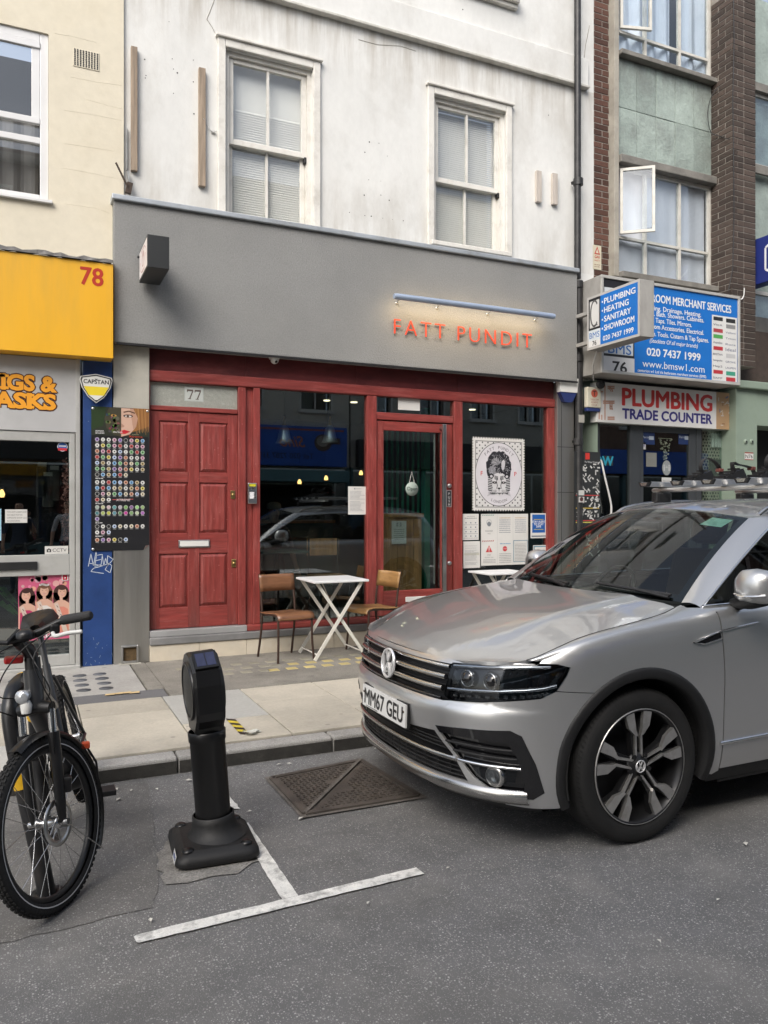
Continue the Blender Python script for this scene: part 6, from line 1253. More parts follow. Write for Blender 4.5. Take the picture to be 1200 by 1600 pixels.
for i, s_ in enumerate(('PLUMBING','HEATING','SANITARY','SHOWROOM')):
    yb_ = H_*(.775-.165*i); p.text(s_,d_+.065,yb_,H_*.105,WT,4,bold=.03,w=(.58,.46,.50,.56)[i]*L_); p.circ(d_+.035,yb_+.03,.011,WT,4,n=10)
p.text('020 7437 1999',d_+.045,H_*.10,H_*.088,WT,4,bold=.03,w=.57*L_); p.build('printed_face', pj)
[MB().box(XS+.07,XS+.13,Yf+.0005,YG-.001,z_,z_+.04).build('wall_mount', MATS['sign_grey'], pj) for z_ in (zA+.10,zB2-.16)]; MB().tube([(XS+.1,7.1,zA+.02),(XS+.12,7.2,zA-.15),(XS+.30,7.40,zA-.28)], .008, 6).build('cable', MATS['cable_white'], pj)
# alarm, lamp, plates, hazard card
x0, z1 = XZ(914.5,605,7.47); x1, z0 = XZ(936,642,7.47); ta = thing('alarm_box', ((x0+x1)/2,7.5,z0), 'cream alarm box with red T on the green pilaster', 'alarm'); MB().box(x0,x1,7.43,7.499,z0+.03,z1,.01).build('cover', mat('cream_plastic', (.55,.52,.42), .5), ta); MB().box(x0+.005,x1-.005,7.44,7.498,z0-.015,z0+.029,.008).build('strobe', MATS['blue_plastic'], ta)
p = Print(front(x0,7.4292,z0)); w_ = x1-x0; p.circ(w_*.5,.20,.05,(.5,.10,.06),1); p.text('T',w_*.5,.17,.06,(.03,.03,.03),2,bold=.02,align='c')
for k, s_ in enumerate(('TELECOM','ALARMS','CO.UK')): p.text(s_,w_*.5,.115-.032*k,.020,(.3,.05,.04),2,align='c')
p.build('lettering', ta)
x, z = XZ(938,600,7.42); fl_ = thing('floodlight', (x,7.45,z), 'small dark round floodlight at the corner of the plumbing sign', 'lamp'); MB().lathe([(.04,0),(.055,.05),(.05,.07),(.001,.06)], (x,7.44,z), (-.3,-.8,-.2), 14).build('head', MATS['black_plastic'], fl_); MB().tube([(x,7.44,z),(x,7.46,z)], .012, 8).build('stem', MATS['black_plastic'], fl_)
def n76(p,w,h): p.rect(0,w,h*.86,h,(.3,.05,.04),2); p.rect(0,w,0,h*.10,(.3,.05,.04),2); p.text('N76',w*.08,h*.24,h*.48,(.03,.03,.03),3,bold=.01,w=w*.84)
on76(1163.5,706.5,1177,718.5,'number_plate','small white plate reading N76 on the green pilaster','plate',n76,Y=7.348,bg=(.66,.65,.62))
for px, lab in ((1164.5,'round grey key lock plate on the green pilaster, left one'),(1174,'round grey key lock plate on the green pilaster, right one')):
    x, z = XZ(px,690,7.35); t = thing('key_lock', (x,7.349,z), lab, 'lock', 'key lock plates'); MB().lathe([(.032,0),(.030,.012),(.001,.014)], (x,7.349,z), (0,-1,0), 14).build('plate', MATS['sage_paint'], t); MB().box(x-.008,x+.008,7.33,7.3355,z-.012,z+.012).build('keyhole', MATS['black_plastic'], t)
def gas(p,w,h): p.poly([(w*.15,h*.62),(w*.85,h*.62),(w*.5,h*.95)],(.5,.06,.04),2); p.poly([(w*.32,h*.67),(w*.68,h*.67),(w*.5,h*.86)],(.62,.58,.45),3); p.text('GAS',w*.5,h*.47,h*.10,(.5,.06,.04),2,bold=.03,align='c'); p.text('SAFETY',w*.5,h*.34,h*.06,(.5,.06,.04),2,align='c'); p.scribble(w*.15,w*.85,h*.18,.01,(.3,.2,.15)); p.scribble(w*.15,w*.85,h*.10,.01,(.3,.2,.15))
on76(926.5,382,939.5,420,'gas_sign','small cream gas warning card on the red brick strip','sign',gas,Y=YF-.006,bg=(.60,.55,.42))
# navy projecting sign at the right edge
XN = 8.72; q0 = onX(1165,430,XN); yf_ = q0.y; zt_, zb2 = onX(1165,382,XN).z, onX(1165,450,XN).z; ns = thing('projecting_sign', (XN,yf_,zb2), 'navy blue box sign with white hexagon outline at the right edge', 'sign')
MB().box(XN,XN+.18,yf_-1.0,yf_,zb2,zt_+.02,.008).build('box', MATS['navy_sign'], ns); MB().box(XN+.04,XN+.14,yf_+.0005,yf_+.12,zb2+.1,zt_-.1).build('bracket', MATS['navy_sign'], ns)
f = leftf(XN-.001,yf_,zb2); H_ = zt_-zb2; p = Print(f); hx = [(.55+.28*math.cos(R(60*k+30)), H_*.52+.28*math.sin(R(60*k+30))) for k in range(7)]; p.line(hx,.03,WT,1); p.line([(.42,H_*.35),(.42,H_*.6),(.55,H_*.72),(.68,H_*.6),(.68,H_*.35)],.03,WT,1); p.build('logo', ns)
q = lambda a, b, y=7.2: tuple(onY(a,b,y)); MB().tube(spline([q(1163,450), q(1162,462), q(1158,468), q(1154,465)],5), .008, 6).build('cable', MATS['cable_white'], ns)
cb_ = thing('wall_cable', (PX+.3,PF,4.3), 'thin black cable running down the brown brick pier', 'cable'); q2 = lambda a, b: tuple(onY(a,b,PF-.012)); MB().tube([q2(1146,0),q2(1147,60),q2(1145,150),q2(1146,240),q2(1147,330),q2(1145,420),q2(1138,455)], .006, 6).build('cable', MATS['black_plastic'], cb_); MB().tube(spline([q(1124,135,7.4),q(1112,150,7.45),q(1106,175,7.5),q(1110,205,7.5),q(1125,213,7.4),q2(1140,218)],5), .005, 6).build('loop', MATS['black_plastic'], cb_)
# ================================================================== SILVER SUV
CX0, CYC = 1.675, 3.635
car = thing('parked_car', (CX0+2.2, CYC, 0), 'silver compact SUV with roof bars parked at the kerb', 'car')
def carpaint(name, col):
    m = bpy.data.materials.new(name); m.use_nodes = True; MATS[name] = m; N = m.node_tree.nodes; L = m.node_tree.links; b = N['Principled BSDF']
    tc = N.new('ShaderNodeTexCoord'); n = N.new('ShaderNodeTexNoise'); n.inputs['Scale'].default_value = 900; n.inputs['Detail'].default_value = 1; L.new(tc.outputs['Object'], n.inputs['Vector'])
    n2 = N.new('ShaderNodeTexNoise'); n2.inputs['Scale'].default_value = 2.2; n2.inputs['Detail'].default_value = 8; n2.inputs['Roughness'].default_value = .7; L.new(tc.outputs['Object'], n2.inputs['Vector'])
    mr = N.new('ShaderNodeMapRange'); mr.inputs['To Min'].default_value = .86; mr.inputs['To Max'].default_value = 1.14; L.new(n.outputs['Fac'], mr.inputs['Value'])
    h = N.new('ShaderNodeHueSaturation'); h.inputs['Color'].default_value = (*col,1); L.new(mr.outputs['Result'], h.inputs['Value']); L.new(h.outputs['Color'], b.inputs['Base Color'])
    b.inputs['Metallic'].default_value = .80; b.inputs['Coat Weight'].default_value = 1.0; b.inputs['Coat Roughness'].default_value = .02; b.inputs['Coat IOR'].default_value = 1.62
    r = N.new('ShaderNodeMapRange'); r.inputs['To Min'].default_value = .31; r.inputs['To Max'].default_value = .37; L.new(n2.outputs['Fac'], r.inputs['Value']); L.new(r.outputs['Result'], b.inputs['Roughness']); return m
carpaint('car_silver', (.585,.585,.58))
mat('car_black_gloss', (.008,.008,.009), .08, var=.1, coat=.6); mat('car_trim', (.009,.009,.0095), .6, var=.25, vscale=8, bump=.15, bscale=140); mat('car_grille', (.010,.010,.011), .35); mat('car_dark', (.004,.004,.004), .9); mat('car_chrome', (.78,.78,.78), .10, metal=1, var=.03); mat('car_satin', (.55,.54,.52), .24, metal=1, var=.05)
mat('tyre', (.009,.009,.009), .82, var=.3, vscale=10, bump=.2, bscale=90, dirt=(.018,.017,.016), dirt_amt=.4, dirt_scale=5); mat('rim_dark', (.016,.016,.017), .35, metal=.3); mat('rim_face', (.56,.55,.53), .32, metal=.85, var=.12, vscale=14, dirt=(.2,.17,.14), dirt_amt=.5, dirt_scale=12); mat('cabin', (.016,.016,.017), .8, var=.2); mat('cabin_tan', (.10,.075,.05), .8)
glass('car_glass', (.52,.58,.55), 1.62); glass('lamp_cover', (.55,.58,.61), 1.42)

def cubic(xs, ys):
    x = np.array(xs, float); y = np.array(ys, float); n = len(x); h = np.diff(x); d = np.diff(y)/h; m = np.zeros(n)
    for i in range(1, n-1): m[i] = 0 if d[i-1]*d[i] <= 0 else (3*(h[i-1]+h[i]))/((2*h[i]+h[i-1])/d[i-1]+(h[i]+2*h[i-1])/d[i])
    m[0], m[-1] = d[0], d[-1]
    def f(t):
        t = np.asarray(t, float); k = np.clip(np.searchsorted(x, t)-1, 0, n-2); hh = h[k]; u = np.clip((t-x[k])/hh, -.5, 1.5)
        return y[k]*(1+2*u)*(1-u)**2+m[k]*hh*u*(1-u)**2+y[k+1]*u*u*(3-2*u)+m[k+1]*hh*u*u*(u-1)
    return f
PLAN = [(0,0),(.004,.15),(.018,.30),(.045,.44),(.085,.55),(.15,.66),(.24,.755),(.35,.83),(.48,.878),(.65,.906),(.88,.918),(1.2,.919),(1.6,.918),(2.2,.918),(2.9,.918),(3.4,.919),(3.65,.915),(3.95,.895),(4.2,.85),(4.36,.76),(4.44,.6),(4.475,.35),(4.486,0)]
# smooth the plan with Catmull-Rom, parametrised by arc length
_pp = spline([(a,b,0) for a,b in PLAN], 12); _ps = np.array([[p.x,p.y] for p in _pp]); _ps[0] = (0,0); _ps[-1] = (4.486,0)
_sl = np.concatenate([[0], np.cumsum(np.hypot(*np.diff(_ps, axis=0).T))]); SMAX = _sl[-1]
def bplan(s): return np.interp(s, _sl, _ps[:,0]), np.interp(s, _sl, _ps[:,1])
_half = int(np.argmax(_ps[:,1] > .9))
def su(u): return float(np.interp(u, _ps[:,0], _sl))
def sw(w): return float(np.interp(w, _ps[:_half+1,1], _sl[:_half+1]))
CREASE = cubic([0,.2,.345,.45,.61,.86,1.10,1.34,2.5,3.6,4.2,4.5],[.845,.846,.862,.897,.945,.99,1.015,1.034,1.048,1.075,1.09,1.09])
SIDE = cubic([-.10,-.04,0,.012,.03,.08,.18,.30,.42,.55,.65,.75,.85],[.80,.845,.874,.884,.892,.903,.913,.918,.912,.905,.896,.876,.84])
FRONT = cubic([.18,.22,.25,.28,.33,.40,.48,.55,.60,.618,.634,.646,.656,.68,.74,.79,.83,.86,.92],[.12,.085,.05,.032,.028,.030,.012,.002,-.002,.000,.006,.017,.023,.026,.036,.050,.068,.095,.16])
def S(s, z):
    """body side and nose as one wrap-round surface: arc length in plan s, height z -> u, w, z"""
    s = np.asarray(s, float); z = np.asarray(z, float); u, w = bplan(s)
    fw = 1-np.clip(u/.62, 0, 1); fw = fw*fw*(3-2*fw); rw = np.clip((u-3.9)/.55, 0, 1); rw = rw*rw*(3-2*rw)
    side = SIDE(CREASE(u)-z)/.918; k = np.clip(w/.75, 0, 1)**2*np.clip(u/.45,0,1); sc_ = 1+(side-1)*k
    corner = np.exp(-((u-.25)/.16)**2)*np.clip((.62-z)/.3,0,1)*.012
    return u+FRONT(z)*fw-rw*(.02+.10*np.clip((z-.75)/.3,0,1)), w*sc_+corner, z
def W3(u, w, z): return np.stack([CX0+np.asarray(u,float), CYC-np.asarray(w,float), np.asarray(z,float)], -1)
def inpoly(P, poly):
    x, y = P[:,0], P[:,1]; c = np.zeros(len(P), bool); q = np.array(poly); x1, y1 = q[:,0], q[:,1]; x2, y2 = np.roll(x1,-1), np.roll(y1,-1)
    for i in range(len(q)):
        cond = ((y1[i] > y) != (y2[i] > y)); den = (y2[i]-y1[i]) if abs(y2[i]-y1[i]) > 1e-12 else 1e-12
        c ^= cond & (x < (x2[i]-x1[i])*(y-y1[i])/den+x1[i])
    return c
def dens(poly, st):
    out = []
    for a, b in zip(poly, poly[1:]+poly[:1]):
        n = max(1, int(math.ceil(math.hypot(b[0]-a[0], b[1]-a[1])/st)))
        for i in range(n): out.append((a[0]+(b[0]-a[0])*i/n, a[1]+(b[1]-a[1])*i/n))
    return out
def rounded(poly, r=.012, n=4):
    out = []; k = len(poly)
    for i in range(k):
        p0, p1, p2 = Vector(poly[i-1]), Vector(poly[i]), Vector(poly[(i+1) % k]); a = (p0-p1); b = (p2-p1); ra = min(r, a.length*.45); rb = min(r, b.length*.45)
        A, B = p1+a.normalized()*ra, p1+b.normalized()*rb
        for j in range(n+1): t = j/n; q = A*(1-t)**2+p1*2*t*(1-t)+B*t*t; out.append((q.x, q.y))
    return out
def panel_data(outline, holes, surf, step, off=0.0, flange=.012):
    rings = [dens(r, step*.8) for r in [outline]+holes]; pts = []; edges = []
    for r in rings:
        o = len(pts); pts += r; edges += [(o+i, o+(i+1) % len(r)) for i in range(len(r))]
    B = np.array(pts); x0, y0 = B.min(0); x1, y1 = B.max(0)
    gx, gy = np.meshgrid(np.arange(x0+step*.5, x1, step), np.arange(y0+step*.5, y1, step)); Gp = np.stack([gx.ravel(), gy.ravel()], 1)
    k = inpoly(Gp, rings[0])
    for r in rings[1:]: k &= ~inpoly(Gp, r)
    Gp = Gp[k]
    if len(Gp):
        d = np.full(len(Gp), 9.0)
        for i in range(0, len(B), 200): d = np.minimum(d, np.min(np.linalg.norm(Gp[:,None]-B[None,i:i+200], axis=2), axis=1))
        Gp = Gp[d > step*.45]
    allp = [Vector(p) for p in pts]+[Vector(p) for p in Gp.tolist()]
    v, e, f, _, _, _ = delaunay_2d_cdt(allp, edges, [], 0, 1e-7); P = np.array([(a.x, a.y) for a in v]); F = np.array([t for t in f if len(t) == 3]); cen = P[F].mean(1); k = inpoly(cen, rings[0])
    for r in rings[1:]: k &= ~inpoly(cen, r)
    F = F[k]; used = np.unique(F); remap = -np.ones(len(P), int); remap[used] = np.arange(len(used)); P = P[used]; F = remap[F]
    def pos(q): return np.stack(surf(q[:,0], q[:,1]), 1)
    X = pos(P); e_ = 2e-3; du = pos(P+[e_,0])-pos(P-[e_,0]); dv = pos(P+[0,e_])-pos(P-[0,e_]); Nn = np.cross(du, dv); Nn /= np.linalg.norm(Nn, axis=1)[:,None]+1e-12
    cc = np.array([2.2, 0, .55]); ref = X-cc; ref[:,0] *= .35; sgn = np.sign((Nn*ref).sum(1).mean()); Nn *= sgn; X = X+Nn*off
    t0 = F[0]; 
    fn = np.cross(X[F[:,1]]-X[F[:,0]], X[F[:,2]]-X[F[:,0]]); flip = (fn*Nn[F[:,0]]).sum(1) < 0; F[flip] = F[flip][:, ::-1]
    edge = {}
    for t in F.tolist():
        for a, b in ((t[0],t[1]),(t[1],t[2]),(t[2],t[0])): edge[(a,b)] = 1
    bnd = [(a,b) for a, b in edge if (b,a) not in edge and not (abs(X[a][1]) < 1e-4 and abs(X[b][1]) < 1e-4)]
    VV = X.tolist(); NN = Nn.tolist(); FF = F.tolist()
    if flange > 0:
        for a, b in bnd:
            d = X[b]-X[a]; n = (Nn[a]+Nn[b])/2; on = np.cross(d, n); on /= np.linalg.norm(on)+1e-12; o = len(VV); VV += [X[a].tolist(), X[b].tolist(), (X[b]-Nn[b]*flange).tolist(), (X[a]-Nn[a]*flange).tolist()]; NN += [on.tolist()]*4; FF.append([o+1,o,o+3,o+2])
    return np.array(VV), np.array(NN), FF
def panel(name, outline, holes, surf, step, m, parent=None, off=0.0, flange=.012, sides=(1,-1), merge=True, label=None):
    V, Nn, F = panel_data(outline, holes, surf, step, off, flange); sets = []
    for sd in sides:
        v = V.copy(); n = Nn.copy(); f = [list(t) for t in F]; v[:,1] *= sd; n[:,1] *= sd
        if sd < 0: f = [t[::-1] for t in f]
        w = W3(v[:,0], v[:,1], v[:,2]); nn = np.stack([n[:,0], -n[:,1], n[:,2]], 1); f = [t[::-1] for t in f]     # world Y is mirrored against w
        sets.append((w, nn, f))
    if merge and len(sets) == 2:
        k = len(sets[0][0]); sets = [(np.concatenate([sets[0][0], sets[1][0]]), np.concatenate([sets[0][1], sets[1][1]]), sets[0][2]+[[i+k for i in t] for t in sets[1][2]])]
    out = []
    for w, nn, f in sets:
        me = bpy.data.meshes.new(name); me.from_pydata(w.tolist(), [], f); me.polygons.foreach_set('use_smooth', [True]*len(me.polygons)); me.update()
        me.normals_split_custom_set_from_vertices(nn.tolist()); o = link(name, me, MATS[m], parent or car)
        if label: o['label'] = label
        out.append(o)
    return out
def P2(*a): return [((sw(v) if k == 'w' else su(v)), z) for k, v, z in a]
def onS(s, z, off=0.0):
    p = np.array([float(q) for q in S(s, z)]); e = 2e-3; a = np.array([float(q) for q in S(s+e, z)])-np.array([float(q) for q in S(s-e, z)]); b = np.array([float(q) for q in S(s, z+e)])-np.array([float(q) for q in S(s, z-e)])
    n = np.cross(a, b); n /= np.linalg.norm(n); ref = p-np.array([2.2,0,.55]); n *= np.sign(n[0]*ref[0]*.35+n[1]*ref[1]+n[2]*ref[2]); return p+n*off
def cw(p, sd=1): return Vector((CX0+p[0], CYC-sd*p[1], p[2]))
AU, AZ, AR = .883, .355, .452
def arc(cu, r, a0, a1, n=26): return [(su(cu+r*math.cos(R(a0+(a1-a0)*i/n))), AZ+r*math.sin(R(a0+(a1-a0)*i/n))) for i in range(n+1)]
HEAD = P2(('w',.495,.822),('w',.62,.833),('w',.74,.842),('u',.345,.848),('u',.43,.848),('u',.492,.836),('u',.478,.805),('u',.425,.735),('u',.36,.704),('w',.76,.688),('w',.66,.671),('w',.52,.657),('w',.482,.672),('w',.492,.76))
GRIL = [(0,.650)]+P2(('w',.25,.651),('w',.472,.657),('w',.472,.674),('w',.482,.76),('w',.485,.815),('w',.25,.812))+[(0,.811)]
VENT = P2(('w',.452,.532),('w',.60,.548),('w',.765,.562),('w',.795,.54),('w',.822,.42),('w',.842,.292),('w',.815,.262),('w',.72,.268),('w',.63,.325),('w',.55,.405))
LOWG = [(0,.300)]+P2(('w',.30,.302),('w',.60,.305),('w',.535,.398),('w',.44,.505))+[(0,.470)]
zarc = lambda u: AZ+math.sqrt(max(0, AR**2-(u-AU)**2))
# bumper skin
arcf = [p for p in arc(AU, AR, 126.5, 197.0, 18)]
bump = [(0,.240)]+P2(('w',.3,.238),('w',.6,.228),('w',.78,.218))+[(su(.44), .216)]+list(reversed(arcf))+P2(('u',.425,.7335),('u',.36,.7025),('w',.76,.6865),('w',.66,.6695),('w',.52,.6555),('w',.48,.650),('w',.25,.6495))+[(0,.6485)]
panel('front_bumper', bump, [rounded(VENT,.02), LOWG], S, .022, 'car_silver')
panel('bumper_nose', [(0,.812)]+P2(('w',.25,.813),('w',.484,.8165),('w',.492,.8235),('w',.62,.8345),('w',.74,.8435),('u',.33,.8495),('w',.74,.8475),('w',.5,.8395),('w',.25,.834))+[(0,.832)], [], S, .012, 'car_silver', flange=.006)
# wing with wheel arch, doors, rear quarter
wing = P2(('u',.43,.7365),('u',.481,.805),('u',.496,.836),('u',.432,.851),('u',.348,.853))+[(su(u), float(CREASE(u))) for u in np.linspace(.36,1.37,24)]+[(su(1.374),.90),(su(1.382),.60),(su(1.392),.26),(su(1.352),.245)]+arc(AU, AR, -13, 126.0, 30)
panel('front_wing', wing, [], S, .026, 'car_silver', merge=False)
d1 = [(su(1.374+.0),float(CREASE(1.376)))]
def door_poly(u0, u1, skew0, skew1): 
    top = [(su(u), float(CREASE(u))) for u in np.linspace(u0, u1, 12)]; return [(su(u0+.018), .27)]+[(su(u0+.008), .6)]+top+[(su(u1+skew1*.5), .7),(su(u1+skew1), .27)]
fd = panel('front_door', door_poly(1.380, 2.42, 0, .02), [], S, .035, 'car_silver', merge=False)
rear_arc = [p for p in arc(3.564, AR, 100, 193, 20)]
rd = panel('rear_door', [(su(2.445),.27),(su(2.435),.6)]+[(su(u), float(CREASE(u))) for u in np.linspace(2.427,3.45,12)]+[(su(3.42),.85)]+rear_arc[6:]+[(su(3.09),.27)], [], S, .04, 'car_silver', merge=False)
rq = [(su(u), float(CREASE(u))) for u in np.linspace(3.456,4.3,12)]+[(su(4.40),1.08),(SMAX-.6,1.0),(SMAX,.98),(SMAX,.30),(SMAX-.6,.28),(su(4.25),.26),(su(4.0),.25)]+arc(3.564, AR, -10, 112, 22)+[(su(3.426),.85)]
panel('rear_quarter', rq, [], S, .05, 'car_silver')
for sd in (1,-1):
    panel('sill', [(su(1.33),.205),(su(3.08),.205),(su(3.08),.266),(su(1.39),.266),(su(1.335),.24)], [], S, .05, 'car_trim', sides=(sd,), off=-.004)
    # chrome rub strip
    MB().tube([cw(onS(su(u), .405+.012*(u-1.36), .005), sd) for u in np.linspace(1.365,3.05,30)], .010, 6).build('sill_trim', MATS['car_chrome'], car)
# arch mouldings and wheel wells
for cu in (AU, 3.564):
    for sd in (1,-1):
        vs_ = []; fs_ = []; n = 44; prof = ((.404,-.05),(.406,.004),(.416,.010),(.444,.009),(.456,.005),(.459,-.004))
        for i in range(n+1):
            a = R(-17+(216)*i/n)
            for r_, o_ in prof: u_, z_ = cu+r_*math.cos(a), max(AZ+r_*math.sin(a), .205); vs_.append(cw(onS(su(u_), z_, o_), sd))
        k = len(prof)
        for i in range(n):
            for j in range(k-1): fs_.append((i*k+j,i*k+j+1,(i+1)*k+j+1,(i+1)*k+j))
        MB().add(vs_, fs_, True).build('arch_moulding', MATS['car_trim'], car)
        wv = []; n = 26
        for i in range(n+1):
            a = R(-14+208*i/n); zz = max(AZ+.412*math.sin(a), .215); wv += [cw((cu+.412*math.cos(a),.885,zz),sd), cw((cu+.412*math.cos(a),.50,zz),sd)]
        ww = MB().add(wv, [(2*i,2*i+1,2*i+3,2*i+2) for i in range(n)], True); ww.add([wv[2*i+1] for i in range(n+1)], [tuple(range(n+1))]); ww.build('wheel_well', MATS['car_dark'], car)
# ---------------------------------------------------------------- wheels
def wheel(cu, sd):
    wc = cw((cu, .892, AZ), sd); A = Vector((0,-sd,0)); U = Vector((sd,0,0)); V = Vector((0,0,1))   # face frame: U x V = outward
    w_ = thing('wheel', wc, None, None); w_.parent = car; w_.matrix_parent_inverse = base_matrix(car).inverted()
    RT, RR = .3545, .266
    MB().lathe([(RR-.004,-.20),(RR+.03,-.222),(.325,-.232),(.345,-.222),(RT,-.19),(RT,-.035),(.346,-.012),(.330,-.001),(.30,.004),(RR+.012,-.001),(RR-.004,-.008)], wc, A, 56).build('tyre', MATS['tyre'], w_)
    gr = MB()
    for i in range(96): 
        a = 2*math.pi*i/96; c_, s_ = math.cos(a), math.sin(a); d = U*c_+V*s_; t = U*-s_+V*c_
        gr.add([wc+d*(RT+.0008)+t*.0025-A*.02, wc+d*(RT+.0008)-t*.0025-A*.02, wc+d*(RT-.006)-t*.0035+A*-.004+t*.006, wc+d*(RT-.006)+t*.0035-A*.004+t*.006], [(0,1,2,3)])
    tag(gr.build('tread_grooves', MATS['car_dark'], w_), kind='stuff')
    MB().lathe([(RR,-.006),(RR-.006,.001),(RR-.013,-.003),(RR-.018,-.05),(RR-.05,-.15),(RR-.055,-.19)], wc, A, 48).disc(wc-A*.17, A, RR-.05, 40).build('rim', MATS['rim_dark'], w_)
    MB().lathe([(RR-.001,-.004),(RR-.0025,.0015),(RR-.0055,.001),(RR-.007,-.004)], wc, A, 56).build('rim_edge', MATS['rim_face'], w_)
    fr = Frame(wc, U, V)
    for k in range(5):
        for sg in (-1, 1):
            base = R(90+72*k+2)
            def pt(r, a): return (r*math.cos(base+sg*a), r*math.sin(base+sg*a))
            inn, out_ = [pt(.040,R(34)),pt(.052,R(14)),pt(.145,R(3.6)),pt(.150,R(8.5))], [pt(.140,R(3.2)),pt(.172,R(6.0)),pt(RR-.008,R(6.5)),pt(RR-.008,R(17.5)),pt(.190,R(18.5)),pt(.146,R(9.5))]
            sp = MB(); 
            for poly, d0, d1 in ((inn,-.022,-.012),(out_,-.022,-.004)):
                if sg > 0: poly = poly[::-1]
                sp.prism(poly[::-1], fr, d0, d1)
            sp.build('spoke', MATS['rim_face'], w_)
            MB().prism((lambda q: q if sg < 0 else q[::-1])([pt(.04,R(40)),pt(.05,R(10)),pt(.16,R(1.5)),pt(RR-.012,R(7.5)),pt(RR-.012,R(20.5)),pt(.16,R(14))][::-1]), fr, -.055, -.0225).build('spoke_back', MATS['rim_dark'], w_)
    MB().lathe([(.062,-.03),(.055,-.014),(.034,-.010),(.033,-.006),(.001,-.005)], wc, A, 28).build('hub', MATS['rim_dark'], w_)
    emblem(fr, 0, 0, .029, -.0045, 'hub_badge', w_)
    for k in range(5):
        a = R(126+72*k); MB().lathe([(.011,-.014),(.011,-.004),(.001,-.004)], fr.at(.056*math.cos(a), .056*math.sin(a), 0), A, 6, False).build('wheel_bolt', MATS['rim_dark'], w_)
    return w_
def emblem(fr, x, y, r, d, name, parent, back=True):
    """ring with a V over a W"""
    t = r*.16
    if back: MB().lathe([(r,d-.004),(r*.98,d),(.001,d)], fr.at(x,y,0), fr.N, 32, False).build(name+'_back', MATS['car_black_gloss'], parent)
    mb = MB().lathe([(r,d),(r,d+r*.12),(r-t*.5,d+r*.15),(r-t,d+r*.10),(r-t,d)], fr.at(x,y,0), fr.N, 40)
    def stroke(a, b):
        a = Vector(a)*r; b = Vector(b)*r; dd = (b-a).normalized(); n = Vector((-dd.y,dd.x))*t*.52; mb.prism([(x+q.x,y+q.y) for q in (a-n,b-n,b+n,a+n)], fr, d, d+r*.11)
    stroke((-.36,.80),(-.02,.10)); stroke((.36,.80),(.02,.10)); stroke((-.80,.38),(-.40,-.74)); stroke((-.40,-.74),(-.02,-.0)); stroke((.80,.38),(.40,-.74)); stroke((.40,-.74),(.02,.0))
    return mb.build(name, mat('badge_silver', (.80,.80,.80), .22, metal=.55, var=.03), parent)
for cu in (AU, 3.564):
    for sd in (1,-1): wheel(cu, sd)
# ---------------------------------------------------------------- bonnet
zC = cubic([.05,.072,.10,.2,.3,.45,.61,.8,.95,1.1,1.25],[.820,.836,.862,.905,.938,.980,1.019,1.051,1.072,1.089,1.108])
EU = cubic([.05,.12,.19,.30,.37,.45,.61,.93,1.10,1.22,1.30],[.56,.585,.62,.742,.775,.795,.808,.812,.800,.775,.755]); EZ = cubic([.05,.12,.19,.30,.37,.45,.61,.93,1.10,1.22,1.30],[.80,.832,.846,.856,.874,.905,.956,1.008,1.034,1.060,1.074])
GD = cubic([0,.35,.60,.655,.665,.72,.86,1.0,1.15],[0,.02,.060,.080,.11,.36,.68,1.0,1.5])
front_edge = [(.072,0),(.075,.12),(.087,.28),(.111,.43),(.146,.55),(.205,.655),(.275,.725),(.315,.75)]
def HB(u, w):
    u = np.asarray(u,float); w = np.asarray(w,float); f = np.abs(w)/EU(u); k = np.clip((.75-u)/.6,0,1); k = k*k*(3-2*k); c = zC(u-k*(np.interp(np.abs(w),[q[1] for q in front_edge],[q[0] for q in front_edge])-.072)); return u, w, c-(c-EZ(u))*GD(f)
bon = front_edge+[(float(u), float(EU(u))) for u in np.linspace(.34,1.20,22)]+[(1.205,.70),(1.17,.55),(1.135,.35),(1.115,.15),(1.11,0)]
panel('bonnet', bon, [], HB, .025, 'car_silver', flange=.016)
bgap = [(u_, w_+.0025) for u_, w_ in bon[8:-5]]
for sd in (1,-1): MB().tube([cw((u_, w_, float(HB(u_, w_)[2])-.0015), sd) for u_, w_ in bgap], .0032, 6).build('bonnet_gap', MATS['car_dark'], car)
# wing top strip between the shoulder crease and the bonnet gap, then the belt strip
def grid_panel(name, A, B, m, sides=(1,-1), bulge=.006, n=4, parent=None):
    for sd in sides:
        vs_ = []; k = len(A)
        for a, b in zip(A, B):
            for j in range(n+1): t = j/n; q = np.array(a)*(1-t)+np.array(b)*t; q[2] += bulge*4*t*(1-t); q[1] += bulge*2*t*(1-t); vs_.append(cw(q, sd))
        fs_ = [(i*(n+1)+j, i*(n+1)+j+1, (i+1)*(n+1)+j+1, (i+1)*(n+1)+j) for i in range(k-1) for j in range(n)]
        if sd < 0: fs_ = [f[::-1] for f in fs_]
        MB().add(vs_, [f[::-1] for f in fs_], True).build(name, MATS[m], parent or car)
us = np.linspace(.33,1.245,36); A_ = [onS(su(u), float(CREASE(u)), .0) for u in us]; B_ = [(float(u), float(EU(u))+.004, float(HB(u, EU(u))[2])-.001) for u in us]
grid_panel('wing_top', A_, B_, 'car_silver', bulge=.005)
MB_h = [cw((float(u), float(EU(u))+.002, float(HB(u, EU(u))[2])-.012), 1) for u in us]
BELT = lambda u: 1.060+.014*(u-1.36)
us2 = np.linspace(1.235,3.95,40); A_ = [onS(su(u), float(CREASE(u)), 0) for u in us2]; B_ = [(float(u), .846 if u > 1.3 else .80+.046*(u-1.235)/.065, BELT(u)-.004) for u in us2]
grid_panel('belt_strip', A_, B_, 'car_silver', bulge=.003)
